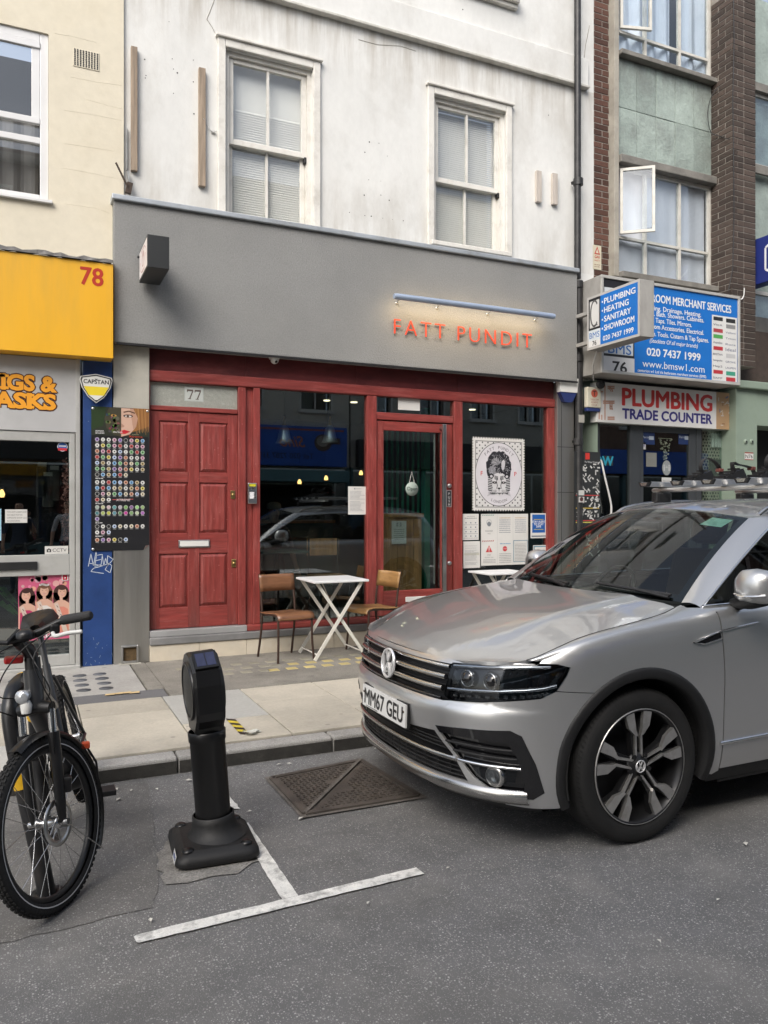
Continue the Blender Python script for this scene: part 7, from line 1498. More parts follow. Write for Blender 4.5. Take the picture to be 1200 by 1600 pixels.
# cowl
MB().add([cw((1.12,0,1.06)),cw((1.15,.4,1.05)),cw((1.21,.72,1.035)),cw((1.32,.72,1.05)),cw((1.22,.4,1.075)),cw((1.18,0,1.085)),cw((1.15,-.4,1.05)),cw((1.21,-.72,1.035)),cw((1.32,-.72,1.05)),cw((1.22,-.4,1.075))], [(0,1,4,5),(1,2,3,4),(0,5,9,6),(6,9,8,7)]).build('cowl', MATS['car_trim'], car)
# ---------------------------------------------------------------- glasshouse
def WS(a, b):
    a = np.asarray(a,float); b = np.asarray(b,float); bu = 1.135+.165*a*a; bw = .725*a; bz = 1.083-.012*a*a; tu = 1.845+.085*a*a; tw = .590*a; tz = 1.538-.052*a*a
    g = 4*b*(1-b)*.022; return bu+(tu-bu)*b-g*.5, bw+(tw-bw)*b, bz+(tz-bz)*b+g
panel('windscreen', [(-1,0),(1,0),(1,1),(-1,1)], [], WS, .06, 'car_glass', sides=(1,), flange=0)
panel('screen_band', [(-1,0),(1,0),(1,1),(-1,1)], [[(-.955,.035),(.955,.035),(.945,.955),(-.945,.955)]], WS, .05, 'car_black_gloss', sides=(1,), flange=0, off=-.002)
aA = [tuple(float(q) for q in WS(1.0, b)) for b in np.linspace(-.01,1,20)]; aB = [(1.305+(2.02-1.305)*t, .842+(.668-.842)*t**1.05, 1.056+(1.462-1.056)*t+.014*math.sin(math.pi*t)) for t in np.linspace(0,1,20)]
grid_panel('windscreen_pillar', [(p[0], p[1]+.004, p[2]+.002) for p in aA], aB, 'car_silver', bulge=.010, n=5)
RZ = cubic([1.84,1.93,2.1,2.6,3.2,3.7,4.15],[1.540,1.556,1.578,1.605,1.600,1.572,1.515])
def RF(u, w): u = np.asarray(u,float); w = np.asarray(w,float); return u, w, RZ(u)-.072*(np.abs(w)/.6)**2.2
panel('roof', [(1.845,0),(1.853,.18),(1.875,.36),(1.905,.5),(1.935,.59),(2.2,.605),(3.0,.605),(3.8,.59),(4.1,.55),(4.15,0)], [], RF, .05, 'car_silver', flange=.01)
ru = np.linspace(1.935,4.0,30); rA = [(float(u), .60 if u > 2.1 else .592, float(RF(u,.60)[2])) for u in ru]; ZW = lambda u: float(RF(max(u,2.02),.60)[2])-.048
rB = [(float(max(u,2.02)), .668, ZW(u)) for u in ru]; grid_panel('roof_side', rA, rB, 'car_silver', bulge=.008)
def SG(u, z): u = np.asarray(u,float); z = np.asarray(z,float); t = np.clip((z-1.06)/.42,-.1,1.1); return u, .840-.168*t**1.0*(.9+.1*t), z
gl_out = [(1.345,BELT(1.345)+.006),(3.75,BELT(3.75)+.006),(3.95,1.22),(3.86,1.40),(3.5,ZW(3.5)-.006),(2.8,ZW(2.8)-.006),(2.35,ZW(2.35)-.006),(2.10,ZW(2.1)-.012),(1.99,1.432),(1.70,1.285)]
panel('side_window', gl_out, [], SG, .06, 'car_glass', flange=0, merge=False)
for nm, ps in (('window_pillar',[(2.38,BELT(2.4)),(2.49,BELT(2.5)),(2.47,ZW(2.45)-.01),(2.40,ZW(2.4)-.01)]),('window_pillar',[(3.28,BELT(3.3)),(3.36,BELT(3.36)),(3.34,ZW(3.34)-.01),(3.28,ZW(3.3)-.01)]),('quarter_bar',[(1.66,BELT(1.66)+.004),(1.69,BELT(1.69)+.004),(1.735,1.29),(1.705,1.28)])): panel(nm, ps, [], SG, .06, 'car_black_gloss', off=.003, flange=0, merge=False)
for sd in (1,-1):
    pts = [cw((u,.846,BELT(u)+.002), sd) for u in np.linspace(1.315,3.8,30)]; MB().tube(pts, .008, 6).build('window_trim', MATS['car_chrome'], car)
    pts = [cw((q[0], q[1]+.003, q[2]-.006), sd) for q in aB]+[cw((u,.671,ZW(u)-.004), sd) for u in np.linspace(2.06,3.6,16)]; MB().tube(pts, .007, 6).build('window_trim', MATS['car_chrome'], car)
# tailgate glass and hatch
MB().add([cw(p) for p in ((4.10,.56,1.46),(4.15,0,1.50),(4.10,-.56,1.46),(4.34,.66,1.08),(4.40,0,1.09),(4.34,-.66,1.08))], [(0,1,4,3),(1,2,5,4)]).build('rear_window', MATS['car_glass'], car)
for sd in (1,-1): MB().add([cw(p, sd) for p in ((4.10,.56,1.46),(3.95,.66,1.46),(3.9,.84,1.09),(4.34,.66,1.08),(4.3,.80,1.085))], [(0,1,2,4,3)]).build('rear_pillar', MATS['car_silver'], car)
MB().add([cw(p) for p in ((4.34,.66,1.08),(4.40,0,1.09),(4.34,-.66,1.08),(4.37,.8,.95),(4.47,0,.95),(4.37,-.8,.95))], [(0,1,4,3),(1,2,5,4)]).build('tailgate', MATS['car_silver'], car)
# underbody and cabin
MB().box(CX0+.36,CX0+4.3,CYC-.60,CYC+.60,.19,.55).box(CX0+.45,CX0+.60,CYC-.80,CYC+.80,.19,.40).box(CX0+1.42,CX0+3.05,CYC-.84,CYC+.84,.19,.5).build('underbody', MATS['car_dark'], car)
MB().box(CX0+1.25,CX0+4.1,CYC-.78,CYC+.78,.45,.62).build('cabin_floor', MATS['cabin'], car)
MB().add([cw(p) for p in ((1.2,.70,1.04),(1.2,-.70,1.04),(1.62,-.70,1.06),(1.62,.70,1.06),(1.72,.70,.72),(1.72,-.70,.72))], [(0,1,2,3),(3,2,5,4)]).build('dashboard', MATS['cabin'], car)
for sd in (-1,1):
    sx_ = MB(); o = Vector((CX0+2.0, CYC-sd*.38, .62)); sx_.box(o.x,o.x+.5,o.y-.25,o.y+.25,.60,.76,.05); st_ = sx_.build('seat', MATS['cabin'], car)
    M_ = Matrix.Translation((o.x+.50,o.y,.72)) @ Matrix.Rotation(R(16),4,'Y'); MB().box(-.06,.07,-.25,.25,0,.56,.05,M=M_).build('seat_back', MATS['cabin_tan'], st_); MB().box(-.05,.05,-.13,.13,.60,.80,.04,M=M_).build('headrest', MATS['cabin_tan'], st_)
for k in (-1,0,1): MB().box(CX0+3.0,CX0+3.12,CYC+k*.42-.2,CYC+k*.42+.2,.7,1.28,.05).build('rear_seat', MATS['cabin'], car)
cst = cw((1.80,-.36,1.0)); MB().tube([cst+Vector((math.cos(a)*.09,math.cos(a)*0+math.sin(a)*.18,math.cos(a)*.155)) for a in np.linspace(0,2*math.pi,24,endpoint=False)], .014, 8, closed=True).build('steering_wheel', MATS['black_plastic'], car)
MB().box(CX0+1.75,CX0+1.79,CYC-.11,CYC+.11,1.40,1.46,.015).build('rear_view_mirror', MATS['black_plastic'], car)
# parking permit
def wsp(a, b, o=.0): q = [float(x) for x in WS(a,b)]; return cw((q[0]-o*.5,q[1],q[2]+o))
MB().add([wsp(.66,.83,-.004),wsp(.86,.83,-.004),wsp(.89,.945,-.004),wsp(.70,.945,-.004)], [(0,1,2,3)]).build('parking_permit', mat('permit_green', (.32,.60,.50), .6, var=.25, vscale=30), car)
# wipers
for a0, b0, a1, b1 in ((.93,.025,.32,.06),(.05,.02,-.62,.06)):
    P_ = [wsp(a0+(a1-a0)*t, b0+(b1-b0)*t, .016) for t in np.linspace(0,1,8)]; MB().tube(P_, .009, 6).build('wiper_blade', MATS['black_plastic'], car); MB().tube([wsp(a0,b0-.03,.02), P_[3], P_[4]], .010, 6).build('wiper_arm', MATS['black_plastic'], car)
# ---------------------------------------------------------------- face: grille, badge, lamps, vents, plate
panel('grille', GRIL, [], S, .03, 'car_grille', off=-.035, flange=0)
for z0, rr_, m_, wmax, o_ in ((.803,.0085,'car_chrome',.485,.004),(.757,.014,'car_satin',.476,.0),(.704,.014,'car_satin',.468,.0),(.660,.006,'car_black_gloss',.465,.0)):
    MB().tube([cw(onS(sw(abs(w)), z0, o_), 1 if w >= 0 else -1) for w in np.linspace(-wmax,wmax,41)], rr_, 8).build('grille_bar', MATS[m_], car)
ms = MB()
for z0 in (.675,.689,.720,.734,.772,.786): ms.tube([cw(onS(sw(abs(w)), z0, -.018), 1 if w >= 0 else -1) for w in np.linspace(-.47,.47,31)], .0035, 5)
tag(ms.build('grille_slats', MATS['car_trim'], car), kind='stuff')
fq = onS(0, .742, 0); efr = Frame(cw((fq[0]-.012, 0, .742)), (0,-1,0), Vector((.10,0,1))); emblem(efr, 0, 0, .077, .0, 'badge', car)
rl = MB(); 
for k, ch in enumerate('R'): pass
rb = Frame(cw((onS(sw(.30),.757,.014)[0]-.004, -.30, .745)), (0,-1,0), (0,0,1)); vs_, f_ = fit_text('R', 0, 0, .026, bold=.03); MB().add([rb.at(a,b,.003) for a,b in vs_], f_).build('letter_badge', MATS['car_chrome'], car)
hl = []
for sd in (1,-1):
    h = panel('headlight', HEAD, [], S, .02, 'car_black_gloss', off=-.028, flange=0, sides=(sd,))[0]; h['label'] = 'slim wraparound headlight, near side' if sd == 1 else 'slim wraparound headlight, kerb side'
    panel('lens', rounded(HEAD,.015), [], S, .02, 'lamp_cover', h, off=.002, flange=.006, sides=(sd,))
    top = [('w',.50,.812),('w',.62,.822),('w',.74,.831),('u',.34,.837),('u',.40,.838)]; MB().tube([cw(onS(a, z, -.006), sd) for a, z in P2(*top)], .008, 8).build('brow_trim', MATS['car_chrome'], h)
    low = [('w',.492,.706),('w',.60,.714),('w',.72,.724),('u',.30,.735),('u',.37,.744),('u',.43,.757)]; MB().tube([cw(onS(a, z, -.010), sd) for a, z in P2(*low)], .008, 8).build('lamp_trim', MATS['car_chrome'], h)
    L0 = P2(*low); 
    for i in range(14):
        t = .08+.80*i/13*(len(L0)-1)/ (len(L0)-1)*1.0; k = min(int(t*(len(L0)-1)), len(L0)-2); f_ = t*(len(L0)-1)-k; s_ = L0[k][0]+(L0[k+1][0]-L0[k][0])*f_; z_ = L0[k][1]+(L0[k+1][1]-L0[k][1])*f_
        q = cw(onS(s_, z_-.026, -.012), sd); MB().box(q.x-.008,q.x+.008,q.y-.009,q.y+.009,q.z-.006,q.z+.006,.002).build('led', MATS['car_satin'], h)
    for k, (w_, rr2) in enumerate(((.58,.036),(.68,.036))):
        q = cw(onS(sw(w_), .765, -.012), sd); MB().lathe([(rr2+.008,-.01),(rr2,.0),(rr2*.9,.004),(rr2*.6,.014),(.001,.018)], q, (-1,-.25*sd,.05), 20).build('projector', MATS['car_black_gloss'], h); MB().lathe([(rr2+.004,-.004),(rr2+.003,.003),(rr2-.002,.004),(rr2-.003,.0)], q, (-1,-.25*sd,.05), 24).build('projector_ring', MATS['car_satin'], h)
    q0 = P2(('u',.44,.80))[0]; panel('reflector', P2(('u',.395,.757),('u',.425,.765),('u',.462,.812),('u',.435,.815)), [], S, .02, 'car_satin', h, off=-.012, flange=0, sides=(sd,))
    # corner vent with fins and fog lamp
    v = panel('bumper_vent', rounded(VENT,.02), [], S, .02, 'car_black_gloss', off=-.022, flange=0, sides=(sd,))[0]
    panel('vent_frame', P2(('w',.452,.532),('w',.60,.548),('w',.765,.562),('w',.795,.54),('w',.822,.42),('w',.842,.292),('w',.815,.262),('w',.79,.264),('w',.795,.33),('w',.775,.45),('w',.755,.505),('w',.60,.508),('w',.475,.505)), [], S, .018, 'car_black_gloss', v, off=.003, flange=.02, sides=(sd,))
    for z_, w0, w1, m_, r_ in ((.470,.50,.765,'car_trim',.006),(.432,.53,.775,'car_trim',.006),(.392,.545,.785,'car_chrome',.008)):
        MB().tube([cw(onS(sw(w), z_, -.004), sd) for w in np.linspace(w0,w1,12)], r_, 6).build('vent_fin', MATS[m_], v)
    q = cw(onS(sw(.70), .345, -.012), sd); MB().lathe([(.05,-.03),(.048,.0),(.040,.006),(.020,-.004),(.001,-.006)], q, (-1,-.45*sd,0), 20, ref=(0,0,1)).build('fog_lamp', MATS['car_satin'], v); panel('fog_lens', P2(('w',.645,.318),('w',.765,.318),('w',.775,.375),('w',.62,.375)), [], S, .02, 'lamp_cover', v, off=-.002, flange=0, sides=(sd,))
panel('lower_grille', LOWG, [], S, .03, 'car_grille', off=-.03, flange=0)
MB().tube([cw(onS(sw(abs(w)), .397-.004*abs(w), .002), 1 if w >= 0 else -1) for w in np.linspace(-.545,.545,41)], .012, 8).build('lower_blade', MATS['car_satin'], car)
ms = MB()
for z0, wm in ((.318,.58),(.338,.57),(.358,.56),(.378,.55),(.425,.50),(.445,.48),(.462,.46)): ms.tube([cw(onS(sw(abs(w)), z0, -.014), 1 if w >= 0 else -1) for w in np.linspace(-wm,wm,31)], .004, 5)
for w in np.linspace(-.5,.5,13): ms.tube([cw(onS(sw(abs(w)), z, -.016), 1 if w >= 0 else -1) for z in (.308,.39)], .004, 5)
tag(ms.build('lower_slats', MATS['car_trim'], car), kind='stuff')
lip = []
for w in np.linspace(-.80,.80,61):
    sd = 1 if w >= 0 else -1; row = [onS(sw(abs(w)), z, o) for z, o in ((.236,-.02),(.240,.012),(.262,.018),(.288,.012),(.297,-.004))]; lip += [cw(p, sd) for p in row]
MB().add(lip, [(i*5+j,(i+1)*5+j,(i+1)*5+j+1,i*5+j+1) for i in range(60) for j in range(4)], True).build('splitter', MATS['car_satin'], car)
sk = []
for w in np.linspace(-.82,.82,61):
    sd = 1 if w >= 0 else -1; p = onS(sw(abs(w)), .232, .0); sk += [cw(p, sd), cw((p[0]+.03,p[1],.200), sd), cw((p[0]+.12,p[1]*.97,.195), sd)]
MB().add(sk, [(i*3+j,(i+1)*3+j,(i+1)*3+j+1,i*3+j+1) for i in range(60) for j in range(2)], True).build('undertray', MATS['car_trim'], car)
# number plate
px_ = onS(0,.53,0)[0]; pf = Frame(cw((px_-.012, -.26, .474)), (0,-1,0), Vector((.03,0,1))); pl = MB().prism([(0,0),(.52,0),(.52,.111),(0,.111)], pf, -.006, .004).build('number_plate', mat('plate_white', (.70,.70,.68), .35), car); MB().prism([(-.006,-.008),(.526,-.008),(.526,.117),(-.006,.117)], pf, -.02, -.0065).build('plate_holder', MATS['car_trim'], pl)
pp = Print(Frame(pf.at(0,0,.0046), pf.U, pf.V)); pp.text('MM67 GEU', .028, .018, .079, (.012,.012,.014), 1, w=.464, bold=.03); pp.rect(.05,.20,.004,.009,(.2,.2,.2),1); pp.build('plate_text', pl)
MB().lathe([(.006,0),(.006,.002),(.001,.003)], pf.at(.018,.075,.0046), pf.N, 10).lathe([(.006,0),(.006,.002),(.001,.003)], pf.at(.502,.075,.0046), pf.N, 10).build('plate_screws', MATS['rust'], pl)
# side badge, door handle, mirror
for sd in (1,-1):
    b0 = [cw(onS(su(u), z, .004), sd) for u, z in ((1.19,.905),(1.365,.945),(1.365,.912),(1.25,.893))]; MB().add(b0, [(0,1,2,3)]).build('wing_badge', MATS['car_black_gloss'], car)
    MB().tube([cw(onS(su(u), z, .006), sd) for u, z in ((1.37,.913),(1.25,.892),(1.185,.905),(1.37,.948),(1.62,.972))], .0045, 6).build('badge_trim', MATS['car_chrome'], car)
    dh = fd[0 if sd == 1 else 1]; MB().tube([cw(onS(su(u), .955, o), sd) for u, o in ((2.12,.0),(2.15,.035),(2.32,.035),(2.36,.0))], .014, 8).build('handle', MATS['car_silver'], dh)
    dh = rd[0 if sd == 1 else 1]; MB().tube([cw(onS(su(u), .968, o), sd) for u, o in ((3.12,.0),(3.15,.035),(3.32,.035),(3.36,.0))], .014, 8).build('handle', MATS['car_silver'], dh)
    mr_ = thing('wing_mirror', cw((1.53,.87,1.06), sd), None, None); mr_.parent = car; mr_.matrix_parent_inverse = base_matrix(car).inverted()
    def blob(sec, nm, m_, nn=20):
        vs_ = []
        for (w_, cu_, cz_, ru_, rz_) in sec:
            for j in range(nn): a = 2*math.pi*j/nn; e = 2.6; ca, sa = math.cos(a), math.sin(a); vs_.append(cw((cu_+ru_*math.copysign(abs(ca)**(2/e),ca), w_, cz_+rz_*math.copysign(abs(sa)**(2/e),sa)), sd))
        k = len(sec); fs_ = [(i*nn+j,i*nn+(j+1)%nn,(i+1)*nn+(j+1)%nn,(i+1)*nn+j) for i in range(k-1) for j in range(nn)]+[tuple(range(nn)),tuple((k-1)*nn+j for j in range(nn))]
        MB().add(vs_, fs_, True).build(nm, MATS[m_], mr_)
    blob([(.895,1.520,1.145,.035,.045),(.905,1.512,1.150,.055,.068),(.94,1.505,1.160,.070,.082),(1.0,1.505,1.164,.074,.086),(1.05,1.512,1.164,.066,.078),(1.078,1.525,1.162,.048,.060),(1.090,1.535,1.160,.022,.034)], 'shell', 'car_silver')
    blob([(.885,1.525,1.085,.03,.02),(.90,1.520,1.083,.055,.036),(.96,1.515,1.080,.062,.030),(1.02,1.52,1.085,.045,.016)], 'mirror_base', 'car_trim')
    MB().tube([cw((1.53,.835,1.055),sd),cw((1.525,.89,1.075),sd),cw((1.52,.93,1.085),sd)], [.032,.034,.03], 10).build('mirror_arm', MATS['car_trim'], mr_)
    MB().tube([cw((1.448,.915,1.122),sd),cw((1.432,.97,1.117),sd),cw((1.440,1.03,1.120),sd),cw((1.468,1.075,1.128),sd)], .006, 6).build('indicator', MATS['car_chrome'], mr_)
    if sd < 0: mr_.rotation_euler = (0,0,R(-68))                       # kerb-side mirror is folded in
# ---------------------------------------------------------------- roof rails, cross bars, bike trays
for sd in (1,-1):
    P_ = spline([cw((2.02,.575,float(RF(2.02,.575)[2])-.004),sd), cw((2.14,.575,float(RF(2.14,.575)[2])+.034),sd), cw((2.5,.575,float(RF(2.5,.575)[2])+.048),sd), cw((3.2,.575,float(RF(3.2,.575)[2])+.046),sd), cw((3.7,.565,float(RF(3.7,.565)[2])+.03),sd), cw((3.88,.55,float(RF(3.88,.55)[2])-.004),sd)], 6)
    MB().tube(P_, .015, 8).build('roof_rail', MATS['car_satin'], car)
rk = thing('roof_rack', cw((2.8,0,1.62)), 'silver roof bars with strapped bike trays on the car roof', 'rack')
mat('alu_bar', (.60,.60,.59), .32, metal=.85, var=.08)
for u in (2.44,3.27):
    MB().tube([cw((u,w,1.672)) for w in (-.66,-.645,.645,.66)], [.012,.017,.017,.012], 10).build('cross_bar', MATS['alu_bar'], rk)
    for sd in (1,-1): q = cw((u,.575,1.63), sd); MB().box(q.x-.07,q.x+.07,q.y-.03,q.y+.03,1.585,1.657,.012).build('foot', MATS['black_plastic'], rk)
for k, w in enumerate((-.58,-.28,-.02,.24,.50)):
    z0 = 1.695; u0, u1 = 2.30, 3.62; c = lambda du, dw, z: cw((du, w+dw, z))
    sec = ((-.055,.030),(-.034,.0),(.034,.0),(.055,.030)); t_ = MB(); vs_ = [c(u,dw,z0+dz) for u in (u0,u1) for dw, dz in sec]+[c(u,dw*.86,z0+dz*1.0+.004) for u in (u0,u1) for dw, dz in sec]
    t_.add(vs_, [(0,1,5,4),(1,2,6,5),(2,3,7,6),(8,12,13,9),(9,13,14,10),(10,14,15,11),(0,4,12,8),(3,11,15,7)]); tr_ = t_.build('bike_tray', MATS['alu_bar'], rk)
    MB().add([c(u0-.02,dw*1.04,z0+dz*1.05-.001) for dw, dz in sec]+[c(u0,dw*1.04,z0+dz*1.05-.001) for dw, dz in sec], [(3,2,1,0),(0,1,5,4),(1,2,6,5),(2,3,7,6),(3,0,4,7)]).build('end_cap', MATS['black_plastic'], tr_); MB().add([c(u0-.022,dw*.66,z0+.006+dz*.72) for dw, dz in sec], [(3,2,1,0)]).build('cap_face', MATS['car_satin'], tr_)
    if k in (1,2,3):
        uu = 2.50; zt = z0+.03
        MB().add([c(uu-.14,-.045,zt),c(uu-.14,.045,zt),c(uu+.10,.045,zt),c(uu+.10,-.045,zt),c(uu+.06,-.04,zt+.075),c(uu+.06,.04,zt+.075)], [(0,1,5,4),(1,2,5),(0,4,3),(2,3,4,5)]).build('wheel_cradle', MATS['black_plastic'], tr_)
        for j in range(4): a_ = j/4; MB().box(*(lambda q: (q.x-.006,q.x+.006,q.y-.044,q.y+.044,q.z,q.z+.012))(c(uu-.11+.042*j, 0, zt+.012+.018*j))).build('cradle_rib', MATS['car_trim'], tr_)
        lp = [c(uu+.02,0,zt+.04),c(uu+.0,.0,zt+.11),c(uu+.05,0,zt+.155 if k != 2 else zt+.10),c(uu+.13,0,zt+.135 if k != 2 else zt+.09),c(uu+.19,0,zt+.07),c(uu+.22,0,zt+.0)]; L_ = spline(lp, 6); sv = MB(); vs_ = []
        for q in L_: vs_ += [q+Vector((0,-.016,0)), q+Vector((0,.016,0)), q+Vector((.003,.016,.006)), q+Vector((.003,-.016,.006))]
        sv.add(vs_, [(4*i+a,4*i+b,4*i+4+b,4*i+4+a) for i in range(len(L_)-1) for a, b in ((0,1),(1,2),(2,3),(3,0))]); sv.build('strap', MATS['black_plastic'], tr_)
        q = c(uu+.18,0,zt+.08); MB().box(q.x-.02,q.x+.02,q.y-.02,q.y+.02,q.z-.012,q.z+.012,.005).build('buckle', mat('buckle_red', (.16,.05,.04), .5), tr_)
# ================================================================== STREET THINGS
def at(px, py, d): return Vector((0,0,EYE))+ray(px, py)*d
# ---------------------------------------------------------------- plastic bollard with solar cap
mat('bollard_black', (.006,.006,.0065), .34, var=.25, vscale=6, spec=.45, dirt=(.014,.014,.013), dirt_amt=.4, dirt_scale=5); mat('bollard_rubber', (.008,.008,.0085), .6, var=.25, vscale=8, bump=.12, bscale=90, dirt=(.028,.027,.025), dirt_amt=.5, dirt_scale=6); mat('bollard_disc', (.020,.021,.020), .5, var=.15); mat('solar_cell', (.03,.035,.075), .22, var=.2, vscale=20)
BC = Vector((.765,3.515,0)); bo = thing('bollard', BC, 'black plastic bollard with round side discs and solar cap', 'bollard')
Mb = Matrix.Translation(BC) @ Matrix.Rotation(R(-4),4,'Z'); hw, hl = .182, .205
def ring(k, z, hx, hy, r=.05, n=6):
    out = []
    for cx, cy, a0 in ((hx-r,hy-r,0),(-(hx-r),hy-r,90),(-(hx-r),-(hy-r),180),(hx-r,-(hy-r),270)):
        for i in range(n+1): a = R(a0+90*i/n); out.append(Mb @ Vector((cx+r*math.cos(a), cy+r*math.sin(a), z)))
    return out
secs = [ring(0,.0125,hw-.006,hl-.006),ring(0,.02,hw,hl),ring(0,.045,hw-.004,hl-.004),ring(0,.062,hw-.022,hl-.022),ring(0,.072,hw-.045,hl-.045)]; n = len(secs[0])
bb = MB().add([p for s_ in secs for p in s_], [(i*n+j,i*n+(j+1)%n,(i+1)*n+(j+1)%n,(i+1)*n+j) for i in range(len(secs)-1) for j in range(n)], True); bb.add(secs[-1], [tuple(range(n))]); bb.build('base', MATS['bollard_rubber'], bo)
for sx in (-1,1):
    for sy in (-1,1): MB().lathe([(.027,0),(.026,.007),(.016,.013),(.001,.014)], Mb @ Vector((sx*.125,sy*.145,.066)), (0,0,1), 16).build('bolt_cap', MATS['bollard_black'], bo)
ax = Vector((-.072,.033,1)).normalized(); O = BC+Vector((.01,0,.06)); P_ = lambda h: O+ax*h
MB().lathe([(.145,.005),(.125,.018),(.105,.04),(.094,.075),(.094,.10),(.088,.103)], O, ax, 30).build('flare', MATS['bollard_rubber'], bo)
MB().lathe([(.078,.095),(.079,.43),(.083,.435),(.085,.475),(.080,.48)], O, ax, 30).build('column', MATS['bollard_black'], bo)
Uy = Vector((0,-1,0)); Uy = (Uy-ax*Uy.dot(ax)).normalized(); Nx = Uy.cross(ax)             # head profile plane: Uy towards the road, ax up
hf = Frame(O, Uy, ax); prof = [(-.07,.478),(.07,.478),(.085,.505),(.128,.545),(.142,.58),(.145,.70),(.132,.765),(.060,.828),(.0,.838),(-.060,.828),(-.105,.795),(-.138,.735),(-.146,.66),(-.142,.58),(-.128,.545),(-.085,.505)]
th = .064; hb = MB(); prof_i = [(x*.955, .66+(y-.66)*.955) for x, y in prof]; k = len(prof)
vs_ = [hf.at(x,y,-th) for x,y in prof_i]+[hf.at(x,y,-th+.012) for x,y in prof]+[hf.at(x,y,th-.012) for x,y in prof]+[hf.at(x,y,th) for x,y in prof_i]
hb.add(vs_, [tuple(range(k-1,-1,-1)), tuple(range(3*k,4*k))]+[(r*k+i,r*k+(i+1)%k,(r+1)*k+(i+1)%k,(r+1)*k+i) for r in range(3) for i in range(k)]); hb.build('head', MATS['bollard_black'], bo)
for sd in (-1,1):
    c_ = hf.at(-.002,.665,sd*th); MB().lathe([(.132,0),(.130,.008),(.118,.010),(.116,.004)], c_, hf.N*sd, 36).build('disc_rim', MATS['bollard_black'], bo); MB().lathe([(.116,.004),(.09,.008),(.001,.011)], c_, hf.N*sd, 36).build('disc', MATS['bollard_disc'], bo)
a, b = Vector((.128,.772)), Vector((.058,.833)); sf_n = Vector((.061,.070)).normalized(); q = [hf.at(p.x+sf_n.x*h, p.y+sf_n.y*h, s_) for h in (.004,.012) for p, s_ in ((a,-.052),(a,.052),(b,.052),(b,-.052))]
MB().add(q, [(0,3,2,1),(4,5,6,7),(0,1,5,4),(1,2,6,5),(2,3,7,6),(3,0,4,7)]).build('solar_frame', MATS['bollard_black'], bo)
for s0, s1 in ((-.042,-.002),(.002,.042)): MB().add([hf.at(p.x+sf_n.x*.0135, p.y+sf_n.y*.0135, s_) for p, s_ in ((a.lerp(b,.12),s0),(a.lerp(b,.12),s1),(a.lerp(b,.9),s1),(a.lerp(b,.9),s0))], [(0,1,2,3)]).build('solar_cell', MATS['solar_cell'], bo)
sf = Frame(Mb @ Vector((-hw-.0005,-.12,.022)), Vector((0,-1,0)) if False else (Mb.to_3x3() @ Vector((0,-1,0))), Vector((.25,0,1))); pr = Print(sf); pr.poly([(-.05,.0),(.035,-.002),(.04,.036),(-.045,.04)],(.62,.62,.60),2); pr.text('NEWS',-.035,.012,.016,(.05,.1,.35),3,bold=.04); o = pr.build('sticker', bo); o['label'] = 'torn white sticker on the bollard base'

# ---------------------------------------------------------------- folding table and school chairs
mat('table_white', (.72,.73,.73), .4, var=.04); mat('table_leg', (.66,.64,.58), .45, var=.08, dirt=(.4,.36,.28), dirt_amt=.4, dirt_scale=8)
mat('seat_ply', (.185,.083,.038), .42, var=.25, vscale=4, stretch=(1,9,9), coat=.3); mat('seat_ply_light', (.30,.165,.060), .42, var=.25, vscale=4, stretch=(9,1,9), coat=.3); mat('chair_tube', (.050,.028,.020), .45, metal=.3, var=.2, vscale=20)
def bistro(x0, x1, y0, y1, lab, legs=True):
    t = thing('folding_table', ((x0+x1)/2,(y0+y1)/2,ZP), lab, 'table', 'white folding tables'); zt = ZP+.755
    MB().box(x0,x1,y0,y1,zt-.022,zt,.006).build('tabletop', MATS['table_white'], t); xi0, xi1 = x0+.10, x1-.06
    for y, dx in ((y0+.045,0),(y1-.05,0)):
        MB().bar((x0+.02,y,ZP+.008),(xi1,y,zt-.025),.030,.014,up=(0,1,0)).build('leg', MATS['table_leg'], t); MB().bar((x1-.01,y+.018,ZP+.008),(x0+.05,y+.018,zt-.025),.030,.014,up=(0,1,0)).build('leg', MATS['table_leg'], t)
    for x in (x0+.055, x1-.045): MB().tube([(x,y0+.045,ZP+.055),(x,y1-.05,ZP+.055)], .007, 8).build('stretcher', MATS['table_leg'], t)
    MB().tube([(x0+.10,y0+.05,zt-.03),(x1-.12,y1-.06,ZP+.30)], .005, 6).build('brace', MATS['table_leg'], t); return t
bistro(2.44,3.00,6.86,7.41,'square white folding table between two wooden chairs'); bistro(4.42,4.95,6.95,7.40,'white folding table behind the car by the window notices')
